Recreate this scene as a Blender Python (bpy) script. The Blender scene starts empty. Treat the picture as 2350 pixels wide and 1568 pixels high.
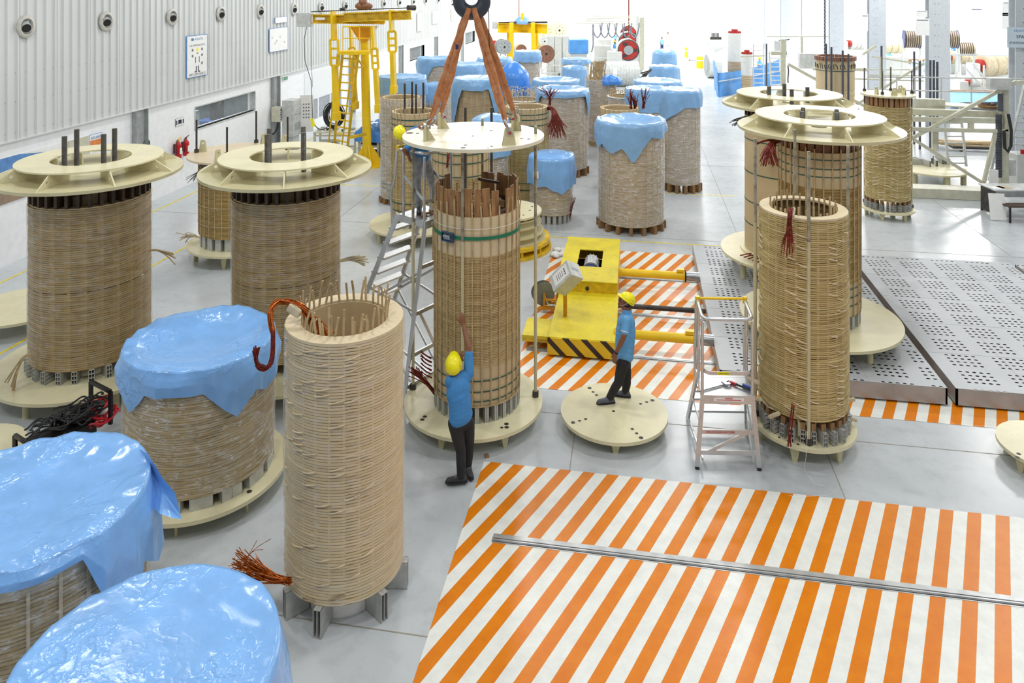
import bpy, math, random
from mathutils import Vector, Matrix, noise
SC = bpy.context.scene
COL = SC.collection
PI = math.pi
# ---------------------------------------------------------------- camera
F_PX, Y_H, X_C, CAM_H, YAW = 1725.0, -30.0, 1175.0, 6.7, math.radians(9.38)
cam_d = bpy.data.cameras.new('camera')
cam_d.sensor_fit = 'HORIZONTAL'; cam_d.sensor_width = 36.0
cam_d.lens = F_PX / 2350 * 36.0
cam_d.shift_x = 0.0
cam_d.shift_y = -(784.0 - Y_H) / 2350.0
cam_d.clip_end = 400
cam = bpy.data.objects.new('camera', cam_d); COL.objects.link(cam)
cam.location = (0, 0, CAM_H); cam.rotation_euler = (PI/2, 0, YAW)
SC.camera = cam
# ---------------------------------------------------------------- world, lamps, exposure
SC.view_settings.view_transform = 'Standard'
SC.view_settings.look = 'None'
SC.view_settings.gamma = 1.0
SC.view_settings.exposure = 0.0
SC.view_settings.use_curve_mapping = False
wd = bpy.data.worlds.new('daylight'); SC.world = wd; wd.use_nodes = True
wn = wd.node_tree.nodes; wl = wd.node_tree.links
bg = wn['Background']; bg.inputs[0].default_value = (0.93, 0.97, 1.0, 1); bg.inputs[1].default_value = 0.35
def area_lamp(x, y, z, w, h, power, col=(1, 0.995, 0.97)):
    l = bpy.data.lights.new('bay_or_fill_lamp', 'AREA'); l.shape = 'RECTANGLE'
    l.size = w; l.size_y = h; l.energy = power; l.color = col
    o = bpy.data.objects.new('bay_or_fill_lamp', l); COL.objects.link(o); o.location = (x, y, z)
    return o
for ly in (3, 13, 23):
    for lx in (-10.5, -3.5, 3.5, 10.5):
        area_lamp(lx, ly, 12.0, 0.9, 0.9, 262)
for ly, lpw in ((33, 600), (46, 1050), (60, 1700), (76, 2500), (94, 3400)):  # far rows enlarged and boosted to wash the far hall white
    for lx in (-9, 3, 15, 24):
        area_lamp(lx, ly, 12.0, 3, 3, lpw)

# ---------------------------------------------------------------- photo measurements -> places
def W(px, py, z=0.0):
    d = F_PX * (CAM_H - z) / (py - Y_H); u = (px - X_C) / F_PX * d
    return Vector((-math.sin(YAW)*d + math.cos(YAW)*u, math.cos(YAW)*d + math.sin(YAW)*u, z))
def WD(px, py, d):
    u = (px - X_C) / F_PX * d
    return Vector((-math.sin(YAW)*d + math.cos(YAW)*u, math.cos(YAW)*d + math.sin(YAW)*u, CAM_H - (py - Y_H)*d/F_PX))
def WX(px, py, X):
    u = (px - X_C) / F_PX
    d = X / (-math.sin(YAW) + math.cos(YAW)*u)
    return Vector((X, math.cos(YAW)*d + math.sin(YAW)*u*d, CAM_H - (py - Y_H)*d/F_PX))
def WY(px, py, Yw):
    u = (px - X_C) / F_PX
    d = Yw / (math.cos(YAW) + math.sin(YAW)*u)
    return Vector((-math.sin(YAW)*d + math.cos(YAW)*u*d, Yw, CAM_H - (py - Y_H)*d/F_PX))
def circ(xL, xR, yb, z):
    a = math.atan((xL-X_C)/F_PX); b = math.atan((xR-X_C)/F_PX); m = (a+b)/2; h = (b-a)/2
    dm = (CAM_H - z)*F_PX/(yb - Y_H); L = dm/(math.cos(m) - math.sin(h))
    D = L*math.cos(m); u = L*math.sin(m)
    return (-math.sin(YAW)*D + math.cos(YAW)*u, math.cos(YAW)*D + math.sin(YAW)*u), L*math.sin(h), D
def depth_of(x, y):
    return -math.sin(YAW)*x + math.cos(YAW)*y
def to_cam(x, y):           # bearing (angle in the xy plane) from a place towards the camera
    return math.atan2(-y, -x)

# ---------------------------------------------------------------- mesh builder
def frame_of(d):
    d = d.normalized()
    a = Vector((0, 0, 1)) if abs(d.z) < 0.9 else Vector((1, 0, 0))
    u = d.cross(a).normalized(); v = d.cross(u).normalized()
    return u, v
class MB:
    def __init__(s): s.v = []; s.f = []; s.m = []; s.cm = 0
    def mat(s, i): s.cm = i; return s
    def add(s, vs, fs):
        b = len(s.v); s.v += [tuple(v) for v in vs]
        s.f += [tuple(i + b for i in f) for f in fs]; s.m += [s.cm]*len(fs)
        return s
    def box(s, c, size, rz=0.0, M=None):
        hx, hy, hz = size[0]/2, size[1]/2, size[2]/2
        R = M if M is not None else Matrix.Rotation(rz, 3, 'Z')
        c = Vector(c)
        vs = [c + R @ Vector((x*hx, y*hy, z*hz)) for z in (-1, 1) for y in (-1, 1) for x in (-1, 1)]
        return s.add(vs, [(0,2,3,1),(4,5,7,6),(0,1,5,4),(2,6,7,3),(0,4,6,2),(1,3,7,5)])
    def bar(s, p, q, w, h=None, up=(0,0,1)):
        p = Vector(p); q = Vector(q); d = q - p; L = d.length
        if L < 1e-6: return s
        h = w if h is None else h
        z = d / L; u = Vector(up)
        if abs(z.dot(u)) > 0.98: u = Vector((1, 0, 0))
        x = z.cross(u).normalized(); y = x.cross(z).normalized()
        M = Matrix((x, z, y)).transposed()
        return s.box((p+q)/2, (w, L, h), M=M)
    def tube(s, p, q, r, n=10, r2=None, caps=True):
        p = Vector(p); q = Vector(q); r2 = r if r2 is None else r2
        u, v = frame_of(q - p); vs = []
        for c, rr in ((p, r), (q, r2)):
            for i in range(n):
                a = 2*PI*i/n; vs.append(c + (u*math.cos(a) + v*math.sin(a))*rr)
        fs = [(i, (i+1) % n, n+(i+1) % n, n+i) for i in range(n)]
        if caps: fs += [tuple(range(n))[::-1], tuple(range(n, 2*n))]
        return s.add(vs, fs)
    def path(s, pts, r, n=6, closed=False, taper=None):
        pts = [Vector(p) for p in pts]; N = len(pts)
        if N < 2: return s
        vs = []; fs = []; u = None
        for i, p in enumerate(pts):
            if closed: d = pts[(i+1) % N] - pts[i-1]
            else: d = pts[min(i+1, N-1)] - pts[max(i-1, 0)]
            if d.length < 1e-9: d = Vector((0, 0, 1))
            d.normalize()
            if u is None: u, _ = frame_of(d)
            else:
                u = u - d*u.dot(d)
                if u.length < 1e-6: u, _ = frame_of(d)
                u.normalize()
            w = d.cross(u)
            rr = r if taper is None else r + (taper - r)*i/(N-1)
            for k in range(n):
                a = 2*PI*k/n; vs.append(p + (u*math.cos(a) + w*math.sin(a))*rr)
        for i in range(N if closed else N-1):
            j = (i+1) % N
            for k in range(n):
                fs.append((i*n+k, i*n+(k+1) % n, j*n+(k+1) % n, j*n+k))
        if not closed: fs += [tuple(range(n))[::-1], tuple(range((N-1)*n, N*n))]
        return s.add(vs, fs)
    def lathe(s, prof, n=48, c=(0,0,0), closed=False, a0=0.0, a1=None):
        full = a1 is None; a1 = a0 + 2*PI if full else a1
        m = n if full else n+1; vs = []; P = len(prof)
        for r, z in prof:
            for i in range(m):
                a = a0 + (a1-a0)*i/n
                vs.append((c[0]+r*math.cos(a), c[1]+r*math.sin(a), c[2]+z))
        fs = []
        for j in range(P if closed else P-1):
            k = (j+1) % P
            for i in range(n):
                i2 = (i+1) % m if full else i+1
                fs.append((j*m+i, j*m+i2, k*m+i2, k*m+i))
        if not full and closed:
            fs += [tuple(j*m for j in range(P)), tuple(j*m+m-1 for j in range(P))[::-1]]
        return s.add(vs, fs)
    def ring(s, ri, ro, z0, z1, n=64, c=(0,0,0)):
        if ri <= 1e-4:
            return s.lathe([(0.0001, z0), (ro, z0), (ro, z1), (0.0001, z1)], n, c)
        return s.lathe([(ri, z0), (ro, z0), (ro, z1), (ri, z1)], n, c, closed=True)
    def sphere(s, c, r, n=10, m=8, sc=(1,1,1), M=None):
        vs = []; c = Vector(c); fs = []
        for j in range(m+1):
            t = PI*j/m
            for i in range(n):
                a = 2*PI*i/n
                p = Vector((math.sin(t)*math.cos(a)*r*sc[0], math.sin(t)*math.sin(a)*r*sc[1], math.cos(t)*r*sc[2]))
                if M is not None: p = M @ p
                vs.append(c + p)
        for j in range(m):
            for i in range(n):
                fs.append((j*n+i, (j+1)*n+i, (j+1)*n+(i+1) % n, j*n+(i+1) % n))
        return s.add(vs, fs)
    def prism(s, pts, ext):     # planar polygon extruded by a vector
        pts = [Vector(p) for p in pts]; e = Vector(ext); n = len(pts)
        fs = [tuple(range(n))[::-1], tuple(range(n, 2*n))] + [(i, (i+1) % n, n+(i+1) % n, n+i) for i in range(n)]
        return s.add(pts + [p+e for p in pts], fs)
    def plate_hole(s, pts, hc, hr, ext, nh=12):   # convex plate with one round hole (pts planar)
        pts = [Vector(p) for p in pts]; hc = Vector(hc); e = Vector(ext)
        c = hc; nrm = e.normalized(); u = (pts[0]-hc).normalized(); w = nrm.cross(u)
        n = len(pts); ring = []; outer = []
        for i in range(nh):
            a = 2*PI*i/nh; d = u*math.cos(a) + w*math.sin(a); ring.append(hc + d*hr)
            best = None
            for k in range(n):
                A, B = pts[k], pts[(k+1) % n]; ab = B - A
                den = d.cross(ab).dot(nrm)
                if abs(den) < 1e-9: continue
                t = (A-hc).cross(ab).dot(nrm)/den; q = (A-hc).cross(d).dot(nrm)/den
                if t > 0 and -1e-6 <= q <= 1+1e-6 and (best is None or t < best): best = t
            outer.append(hc + d*(best or hr*2))
        vs = ring + outer + [p+e for p in ring] + [p+e for p in outer]; fs = []
        for i in range(nh):
            j = (i+1) % nh
            fs += [(i, j, nh+j, nh+i), (2*nh+j, 2*nh+i, 3*nh+i, 3*nh+j), (i, 2*nh+i, 2*nh+j, j), (nh+j, 3*nh+j, 3*nh+i, nh+i)]
        # corners
        for p in pts:
            da = p - hc; a = math.atan2(da.dot(w), da.dot(u)) % (2*PI); i = int(a/(2*PI)*nh) % nh; j = (i+1) % nh
            s.add([outer[i], p, outer[j], outer[i]+e, p+e, outer[j]+e], [(0, 2, 1), (3, 4, 5), (0, 1, 4, 3), (1, 2, 5, 4)])
        return s.add(vs, fs)
    def build(s, name, mat, parent=None, smooth=False, world=False, bevel=0.0, auto=None):
        me = bpy.data.meshes.new(name)
        vs = s.v
        if world and parent is not None:
            o = Vector((0, 0, 0)); p = parent
            while p is not None: o += p.location; p = p.parent
            vs = [(v[0]-o.x, v[1]-o.y, v[2]-o.z) for v in vs]
        me.from_pydata(vs, [], s.f)
        mats = mat if isinstance(mat, (list, tuple)) else [mat]
        for m in mats: me.materials.append(m)
        if len(mats) > 1: me.polygons.foreach_set('material_index', s.m)
        if smooth: me.polygons.foreach_set('use_smooth', [True]*len(me.polygons))
        if auto is not None:
            me.polygons.foreach_set('use_smooth', [True]*len(me.polygons))
            try: me.set_sharp_from_angle(angle=math.radians(auto))
            except Exception: pass
        me.update()
        ob = bpy.data.objects.new(name, me); COL.objects.link(ob)
        if parent is not None: ob.parent = parent
        if bevel > 0:
            b = ob.modifiers.new('bevel', 'BEVEL'); b.width = bevel; b.segments = 2; b.limit_method = 'ANGLE'
        return ob
def tag(o, label=None, cat=None, group=None, kind=None):
    if label: o['label'] = label
    if cat: o['category'] = cat
    if group: o['group'] = group
    if kind: o['kind'] = kind
    return o
def empty(name, loc, label=None, cat=None, group=None, rz=0.0):
    e = bpy.data.objects.new(name, None); COL.objects.link(e); e.empty_display_size = 0.2
    e.location = loc; e.rotation_euler = (0, 0, rz)
    return tag(e, label, cat, group)
def children(o): return [c for c in COL.objects if c.parent == o]
def copy_tree(o, loc=None, rz=None, label=None, group=None, parent=None):
    c = o.copy(); COL.objects.link(c)
    if parent is not None: c.parent = parent
    if loc is not None: c.location = loc
    if rz is not None: c.rotation_euler = (0, 0, rz)
    if label: c['label'] = label
    if group: c['group'] = group
    for ch in list(o.children): copy_tree(ch, parent=c)
    return c
def struct(o): o['kind'] = 'structure'; return o

# ---------------------------------------------------------------- materials
def lin(c):
    return tuple((x/255/12.92 if x/255 <= 0.04045 else ((x/255+0.055)/1.055)**2.4) for x in c) + (1,)
class NT:
    def __init__(s, name):
        s.m = bpy.data.materials.new(name); s.m.use_nodes = True
        s.t = s.m.node_tree; s.b = s.t.nodes['Principled BSDF']; s.out = s.t.nodes['Material Output']
    def n(s, typ, **kw):
        nd = s.t.nodes.new(typ)
        for k, v in kw.items(): setattr(nd, k, v)
        return nd
    def l(s, a, b): s.t.links.new(a, b)
    def coord(s, scale=(1,1,1), which='Object'):
        tc = s.n('ShaderNodeTexCoord'); mp = s.n('ShaderNodeMapping')
        mp.inputs['Scale'].default_value = scale
        s.l(tc.outputs[which], mp.inputs['Vector']); return mp.outputs['Vector']
    def noise(s, vec, scale, detail=3, rough=0.55):
        nz = s.n('ShaderNodeTexNoise'); nz.inputs['Scale'].default_value = scale
        nz.inputs['Detail'].default_value = detail; nz.inputs['Roughness'].default_value = rough
        s.l(vec, nz.inputs['Vector']); return nz.outputs['Fac']
    def ramp(s, fac, stops, interp='LINEAR'):
        r = s.n('ShaderNodeValToRGB'); r.color_ramp.interpolation = interp
        el = r.color_ramp.elements
        while len(el) < len(stops): el.new(0.5)
        for e, (p, c) in zip(el, stops): e.position = p; e.color = c if len(c) == 4 else lin(c)
        s.l(fac, r.inputs['Fac']); return r.outputs['Color']
    def math(s, op, a, b=None, c=None):
        m = s.n('ShaderNodeMath', operation=op)
        for i, x in enumerate((a, b, c)):
            if x is None: continue
            if hasattr(x, 'links'): s.l(x, m.inputs[i])
            else: m.inputs[i].default_value = x
        return m.outputs[0]
    def mixc(s, fac, a, b):
        m = s.n('ShaderNodeMix', data_type='RGBA')
        for i, x in ((0, fac), (6, a), (7, b)):
            if hasattr(x, 'links'): s.l(x, m.inputs[i])
            else: m.inputs[i].default_value = x
        return m.outputs[2]
    def bump(s, h, strength=0.3, dist=0.01):
        b = s.n('ShaderNodeBump'); b.inputs['Strength'].default_value = strength; b.inputs['Distance'].default_value = dist
        s.l(h, b.inputs['Height']); s.l(b.outputs[0], s.b.inputs['Normal']); return b.outputs[0]
def simple(name, rgb, rough=0.5, metal=0.0, var=0.08, scale=6, bump=0.0, bscale=60, rgb2=None, spec=None, stretch=(1,1,1), coat=0):
    t = NT(name); v = t.coord(stretch)
    nz = t.noise(v, scale, 4)
    c2 = rgb2 or tuple(max(0, x*(1-var)) for x in rgb); c1 = rgb if rgb2 else tuple(min(255, x*(1+var*0.6)) for x in rgb)
    t.l(t.ramp(nz, [(0.32, c2), (0.68, c1)]), t.b.inputs['Base Color'])
    t.b.inputs['Roughness'].default_value = rough; t.b.inputs['Metallic'].default_value = metal
    if spec is not None: t.b.inputs['Specular IOR Level'].default_value = spec
    if coat: t.b.inputs['Coat Weight'].default_value = coat; t.b.inputs['Coat Roughness'].default_value = 0.15
    if bump: t.bump(t.noise(v, bscale, 3), bump)
    return t.m
M = {}
M['white_wall'] = simple('white_wall_paint', (238, 240, 242), 0.6, var=0.02)
M['wall_far'] = simple('far_wall_paint', (246, 248, 250), 0.6, var=0.01)
M['corr'] = simple('corrugated_sheet', (212, 215, 214), 0.42, var=0.012, scale=0.6)
M['vent'] = simple('vent_plastic', (196, 194, 186), 0.4)
M['dark'] = simple('cavity_shade', (40, 40, 40), 0.8)  # shade inside holes and grooves, put in as a flat dark colour
M['grey_paint'] = simple('grey_paint', (158, 163, 163), 0.5)
M['lgrey'] = simple('light_grey_paint', (196, 199, 196), 0.45)
M['cream'] = None
def cream(name, rgb, dirt=0.5):
    t = NT(name); v = t.coord()
    a = t.noise(v, 2.2, 5, 0.65); b = t.noise(v, 14, 5, 0.7)
    c = t.ramp(a, [(0.3, tuple(x*0.94 for x in rgb)), (0.6, rgb)])
    d = t.ramp(b, [(0.62, (255,255,255)), (0.78, (150,140,115))])
    m = t.n('ShaderNodeMix', data_type='RGBA', blend_type='MULTIPLY'); m.inputs[0].default_value = dirt
    t.l(c, m.inputs[6]); t.l(d, m.inputs[7]); t.l(m.outputs[2], t.b.inputs['Base Color'])
    t.b.inputs['Roughness'].default_value = 0.33
    return t.m
M['cream'] = cream('cream_paint', (226, 218, 180))
M['cream2'] = cream('worn_cream_paint', (206, 198, 158), 0.8)
M['rod_paint'] = cream('cream_rod_paint', (200, 192, 156), 0.9)
M['machine'] = simple('ivory_machine_paint', (200, 199, 178), 0.4, var=0.05)
M['machinew'] = simple('white_machine_paint', (206, 208, 204), 0.4, var=0.03)
def threaded(name, rgb):
    t = NT(name); v = t.coord()
    w = t.n('ShaderNodeTexWave', wave_type='BANDS', bands_direction='Z'); w.inputs['Scale'].default_value = 28
    t.l(v, w.inputs['Vector'])
    nz = t.noise(v, 9)
    t.l(t.ramp(nz, [(0.3, tuple(x*0.7 for x in rgb)), (0.7, rgb)]), t.b.inputs['Base Color'])
    t.b.inputs['Metallic'].default_value = 0.6; t.b.inputs['Roughness'].default_value = 0.5
    t.bump(w.outputs['Fac'], 0.8, 0.01); return t.m
M['thread'] = threaded('threaded_steel', (120, 118, 114))
M['threadlt'] = threaded('mottled_threaded_rod', (196, 190, 168))
M['threadlt'].node_tree.nodes['Principled BSDF'].inputs['Metallic'].default_value = 0.15
M['darksteel'] = simple('dark_steel', (74, 70, 66), 0.5, 0.5, var=0.2)
M['alu'] = simple('aluminium', (205, 207, 208), 0.34, 0.75, var=0.06, scale=3)
M['alublock'] = simple('aluminium_block', (196, 198, 194), 0.42, 0.3, var=0.1)
M['steel'] = simple('bright_steel', (170, 173, 176), 0.3, 0.85)
M['chrome'] = simple('galvanised_shackle', (176, 180, 184), 0.35, 0.8)
M['red'] = simple('red_paint', (190, 28, 34), 0.35)
M['redwax'] = simple('red_enamel', (176, 44, 36), 0.4)
M['orange'] = simple('orange_paint', (214, 150, 20), 0.4)
M['yellow'] = simple('yellow_paint', (242, 202, 16), 0.35, var=0.04, scale=3)
M['yellow2'] = simple('worn_yellow_paint', (224, 186, 34), 0.45, var=0.15, scale=5)
M['helmet'] = simple('yellow_helmet_plastic', (248, 238, 16), 0.3, var=0.01)
M['black'] = simple('black_plastic', (24, 24, 26), 0.35)
M['rubber'] = simple('black_rubber', (36, 36, 38), 0.6)
M['cable_red'] = simple('red_cable', (196, 24, 40), 0.35)
M['slate'] = simple('dark_slate_steel', (78, 82, 92), 0.5)
M['navy'] = simple('navy_motor_paint', (36, 52, 110), 0.4)
M['green'] = simple('green_strap', (22, 118, 84), 0.5)
M['dkgreen'] = simple('dark_green_strap', (26, 86, 78), 0.5)
M['blueblk'] = simple('blue_ratchet', (40, 74, 110), 0.35)
M['wood'] = simple('brown_laminate_wood', (178, 136, 88), 0.5, rgb2=(118, 82, 52), scale=2.2, stretch=(6,6,1.2))
M['woodlight'] = simple('tan_wood', (158, 122, 80), 0.55, rgb2=(116, 86, 56), scale=3, stretch=(5,5,1))
M['darkwood'] = simple('dark_brown_wood', (74, 56, 42), 0.6, var=0.3)
M['board'] = simple('pressboard', (200, 180, 142), 0.6, var=0.05, scale=1.2)
M['boardlt'] = simple('light_pressboard', (210, 194, 160), 0.6, var=0.05, scale=2)
M['boardin'] = simple('inner_pressboard', (190, 168, 130), 0.6, var=0.06, scale=2)
M['strip'] = simple('pressboard_strip', (186, 162, 122), 0.6, var=0.12, scale=8)
M['striplt'] = simple('light_pressboard_strip', (214, 196, 160), 0.6, var=0.1, scale=8)
M['paper'] = simple('white_paper', (238, 238, 236), 0.6, var=0.02)
M['copper'] = simple('enamelled_copper', (214, 112, 24), 0.22, 0.6, rgb2=(116, 50, 18), scale=30)
M['copperred'] = simple('red_brown_enamelled_wire', (150, 52, 34), 0.35, 0.3, rgb2=(78, 26, 22), scale=30)
M['papertape'] = simple('paper_taped_lead', (204, 190, 160), 0.6)
M['skin'] = simple('skin', (132, 86, 60), 0.5, var=0.05, scale=10)
M['shirt'] = simple('blue_polo_fabric', (104, 170, 224), 0.8, var=0.05, scale=5, bump=0.15, bscale=14)
M['shirtd'] = simple('mid_blue_shirt_fabric', (66, 136, 200), 0.8, var=0.05, scale=5, bump=0.15, bscale=14)
M['shirtf'] = simple('light_blue_shirt_fabric', (120, 190, 230), 0.8)
M['trouser'] = simple('black_trouser_fabric', (40, 40, 42), 0.85, var=0.15, scale=6, bump=0.2, bscale=12)
M['jeans'] = simple('grey_jeans_fabric', (160, 164, 170), 0.85, var=0.2, scale=8, bump=0.2, bscale=20)
M['navytr'] = simple('navy_trouser_fabric', (42, 56, 92), 0.85)
M['shoe'] = simple('dark_shoe_leather', (52, 52, 56), 0.45, var=0.2, scale=12)
M['shoegrey'] = simple('grey_shoe_fabric', (92, 96, 108), 0.6, var=0.3, scale=25)
M['hair'] = simple('black_hair', (22, 18, 16), 0.6)
M['hook'] = simple('dark_hook_paint', (52, 58, 70), 0.4, var=0.1)
M['tarp'] = simple('blue_tarpaulin', (84, 152, 218), 0.5, var=0.08, scale=2, bump=0.3, bscale=3)
M['glass'] = simple('office_glass', (120, 140, 146), 0.08, var=0.1, scale=1)
M['louver'] = simple('grey_louver', (178, 184, 190), 0.5)
M['brown_drum'] = simple('brown_drum_face', (134, 92, 72), 0.5)
M['teal'] = simple('sign_green', (20, 130, 92), 0.5)
M['blueprint'] = simple('blue_print', (92, 140, 200), 0.5, var=0.1)
M['greyink'] = simple('grey_ink', (120, 124, 136), 0.6)
M['dkink'] = simple('dark_ink', (50, 52, 70), 0.6)
M['orangeprint'] = simple('orange_print', (226, 134, 70), 0.5)
M['brownprint'] = simple('brown_print', (150, 128, 108), 0.5)

def sling_mat():
    t = NT('orange_sling_webbing'); v = t.coord((1,1,1))
    nz = t.noise(v, 9, 5, 0.7)
    t.l(t.ramp(nz, [(0.3, (156, 94, 54)), (0.55, (188, 124, 80)), (0.75, (190, 152, 112))]), t.b.inputs['Base Color'])
    t.b.inputs['Roughness'].default_value = 0.8; t.bump(t.noise(v, 26, 4), 0.6, 0.01); return t.m
M['sling'] = sling_mat()

def kraft(name, a, b, c, zs=45, bump=0.2):
    t = NT(name); v = t.coord((1.3, 1.3, zs)); nz = t.noise(v, 1.0, 2, 0.6)
    v2 = t.coord((0.8, 0.8, 0.5)); n2 = t.noise(v2, 1.3, 2)
    c1 = t.ramp(nz, [(0.25, a), (0.5, b), (0.75, c)])
    m = t.n('ShaderNodeMix', data_type='RGBA', blend_type='MULTIPLY'); m.inputs[0].default_value = 0.5
    t.l(c1, m.inputs[6]); t.l(t.ramp(n2, [(0.3, (222, 212, 200)), (0.7, (255, 255, 255))]), m.inputs[7])
    t.l(m.outputs[2], t.b.inputs['Base Color']); t.b.inputs['Roughness'].default_value = 0.6
    return t.m
M['kbrown'] = kraft('brown_kraft_winding', (146, 118, 62), (170, 142, 82), (194, 170, 116), 26)
M['ktan'] = kraft('tan_kraft_winding', (170, 146, 98), (192, 170, 120), (210, 190, 144), 26)
M['kbeige'] = kraft('beige_kraft_winding', (206, 186, 142), (220, 202, 160), (232, 216, 180), 26)
M['kolive'] = kraft('olive_tan_winding', (170, 150, 96), (198, 178, 122), (222, 206, 158), 30)
M['kgrey'] = kraft('greyish_kraft_winding', (168, 150, 120), (188, 170, 140), (208, 192, 164), 26)

def film_mat(name='clear_stretch_film', base=0.015, gain=0.9, dif=0.35, glint=0.3):
    t = NT(name); t.t.nodes.remove(t.b)
    v = t.coord((1.2, 1.2, 14)); a = t.noise(v, 2.4, 5, 0.7)
    v2 = t.coord((3, 3, 3)); b = t.noise(v2, 3.0, 4, 0.7)
    h = t.math('ADD', a, t.math('MULTIPLY', b, 0.6))
    bp = t.n('ShaderNodeBump'); bp.inputs['Strength'].default_value = 0.9; bp.inputs['Distance'].default_value = 0.02
    t.l(h, bp.inputs['Height'])
    g = t.n('ShaderNodeBsdfGlossy'); g.inputs['Roughness'].default_value = 0.16; g.inputs['Color'].default_value = (1, 1, 1, 1)
    t.l(bp.outputs[0], g.inputs['Normal'])
    tr = t.n('ShaderNodeBsdfTransparent')
    df = t.n('ShaderNodeBsdfDiffuse'); df.inputs['Color'].default_value = (0.9, 0.92, 0.95, 1)
    mx0 = t.n('ShaderNodeMixShader'); mx0.inputs[0].default_value = dif
    t.l(g.outputs[0], mx0.inputs[1]); t.l(df.outputs[0], mx0.inputs[2])
    v3 = t.coord((1.0, 1.0, 9.0)); cn = t.noise(v3, 3.0, 4, 0.6)
    cr = t.math('POWER', t.math('SUBTRACT', 1.0, t.math('ABSOLUTE', t.math('SUBTRACT', t.math('MULTIPLY', cn, 2.0), 1.0))), 22.0)
    cr = t.math('MULTIPLY', cr, t.math('MULTIPLY', t.math('MAXIMUM', t.math('SUBTRACT', b, 0.42), 0.0), 6.0))  # white streaks: wrinkle highlights painted into the film mix
    fac = t.math('ADD', t.math('ADD', t.math('MULTIPLY', t.math('POWER', a, 4.0), gain), base), t.math('MULTIPLY', cr, glint))
    lw = t.n('ShaderNodeLayerWeight'); lw.inputs[0].default_value = 0.35
    fac = t.math('ADD', fac, t.math('MULTIPLY', t.math('MULTIPLY', t.math('POWER', lw.outputs['Facing'], 3.0), 0.9), a))  # whitened towards the silhouette, edge highlights put into the mix
    mx = t.n('ShaderNodeMixShader'); t.l(fac, mx.inputs[0])
    t.l(tr.outputs[0], mx.inputs[1]); t.l(mx0.outputs[0], mx.inputs[2]); t.l(mx.outputs[0], t.out.inputs['Surface'])
    return t.m
M['film'] = film_mat()
M['filmw'] = film_mat('cloudy_stretch_film', 0.10, 1.6, 0.6, 0.6)
M['filmd'] = film_mat('wrinkled_stretch_film', 0.03, 1.2, 0.4, 0.8)

def sheet_mat(name, rgb, bs=1.0, rough=0.32):
    t = NT(name); v = t.coord()
    a = t.noise(v, 2.2*bs, 6, 0.62)
    def crease(sc, pw):
        n = t.noise(v, sc*bs, 3, 0.5); return t.math('POWER', t.math('SUBTRACT', 1.0, t.math('ABSOLUTE', t.math('SUBTRACT', t.math('MULTIPLY', n, 2.0), 1.0))), pw)
    e = t.math('ADD', t.math('MULTIPLY', crease(3.2, 14.0), 0.6), t.math('MULTIPLY', crease(7.5, 10.0), 0.25))
    msk = t.math('MULTIPLY', t.math('MAXIMUM', t.math('SUBTRACT', t.noise(v, 1.1*bs, 2), 0.50), 0.0), 6.0)
    h = t.math('ADD', t.math('MULTIPLY', a, 0.25), t.math('MULTIPLY', e, t.math('ADD', msk, 0.09)))
    c = t.ramp(a, [(0.3, tuple(x*0.93 for x in rgb)), (0.7, tuple(min(255, x*1.04) for x in rgb))])
    t.l(c, t.b.inputs['Base Color']); t.b.inputs['Roughness'].default_value = rough
    t.b.inputs['Specular IOR Level'].default_value = 0.6
    t.bump(h, 0.58, 0.028/bs); return t.m
M['sheet'] = sheet_mat('blue_plastic_sheet', (128, 180, 238), rough=0.22)
M['sheetfar'] = sheet_mat('pale_blue_plastic_sheet', (132, 178, 224), 1.3, 0.25)
M['sheetdeep'] = sheet_mat('deep_blue_plastic_sheet', (74, 144, 232), 1.2, 0.25)

def floor_mat():
    t = NT('polished_concrete'); v = t.coord()
    a = t.noise(v, 0.35, 4, 0.6); b = t.noise(v, 4.0, 6, 0.7); d = t.noise(v, 30, 3, 0.6)
    c = t.ramp(a, [(0.3, (180, 186, 190)), (0.7, (199, 204, 207))])
    s1 = t.ramp(b, [(0.30, (226, 226, 224)), (0.5, (255, 255, 255))])
    m = t.n('ShaderNodeMix', data_type='RGBA', blend_type='MULTIPLY'); m.inputs[0].default_value = 0.5
    t.l(c, m.inputs[6]); t.l(s1, m.inputs[7])
    s2 = t.ramp(d, [(0.70, (255, 255, 255)), (0.80, (150, 150, 148))])
    m2 = t.n('ShaderNodeMix', data_type='RGBA', blend_type='MULTIPLY'); m2.inputs[0].default_value = 0.5
    t.l(m.outputs[2], m2.inputs[6]); t.l(s2, m2.inputs[7])
    t.l(m2.outputs[2], t.b.inputs['Base Color'])
    t.l(t.math('ADD', t.math('MULTIPLY', b, 0.18), 0.14), t.b.inputs['Roughness'])
    t.b.inputs['Specular IOR Level'].default_value = 0.5
    t.bump(b, 0.05, 0.01)
    return t.m
M['floor'] = floor_mat()
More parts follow.
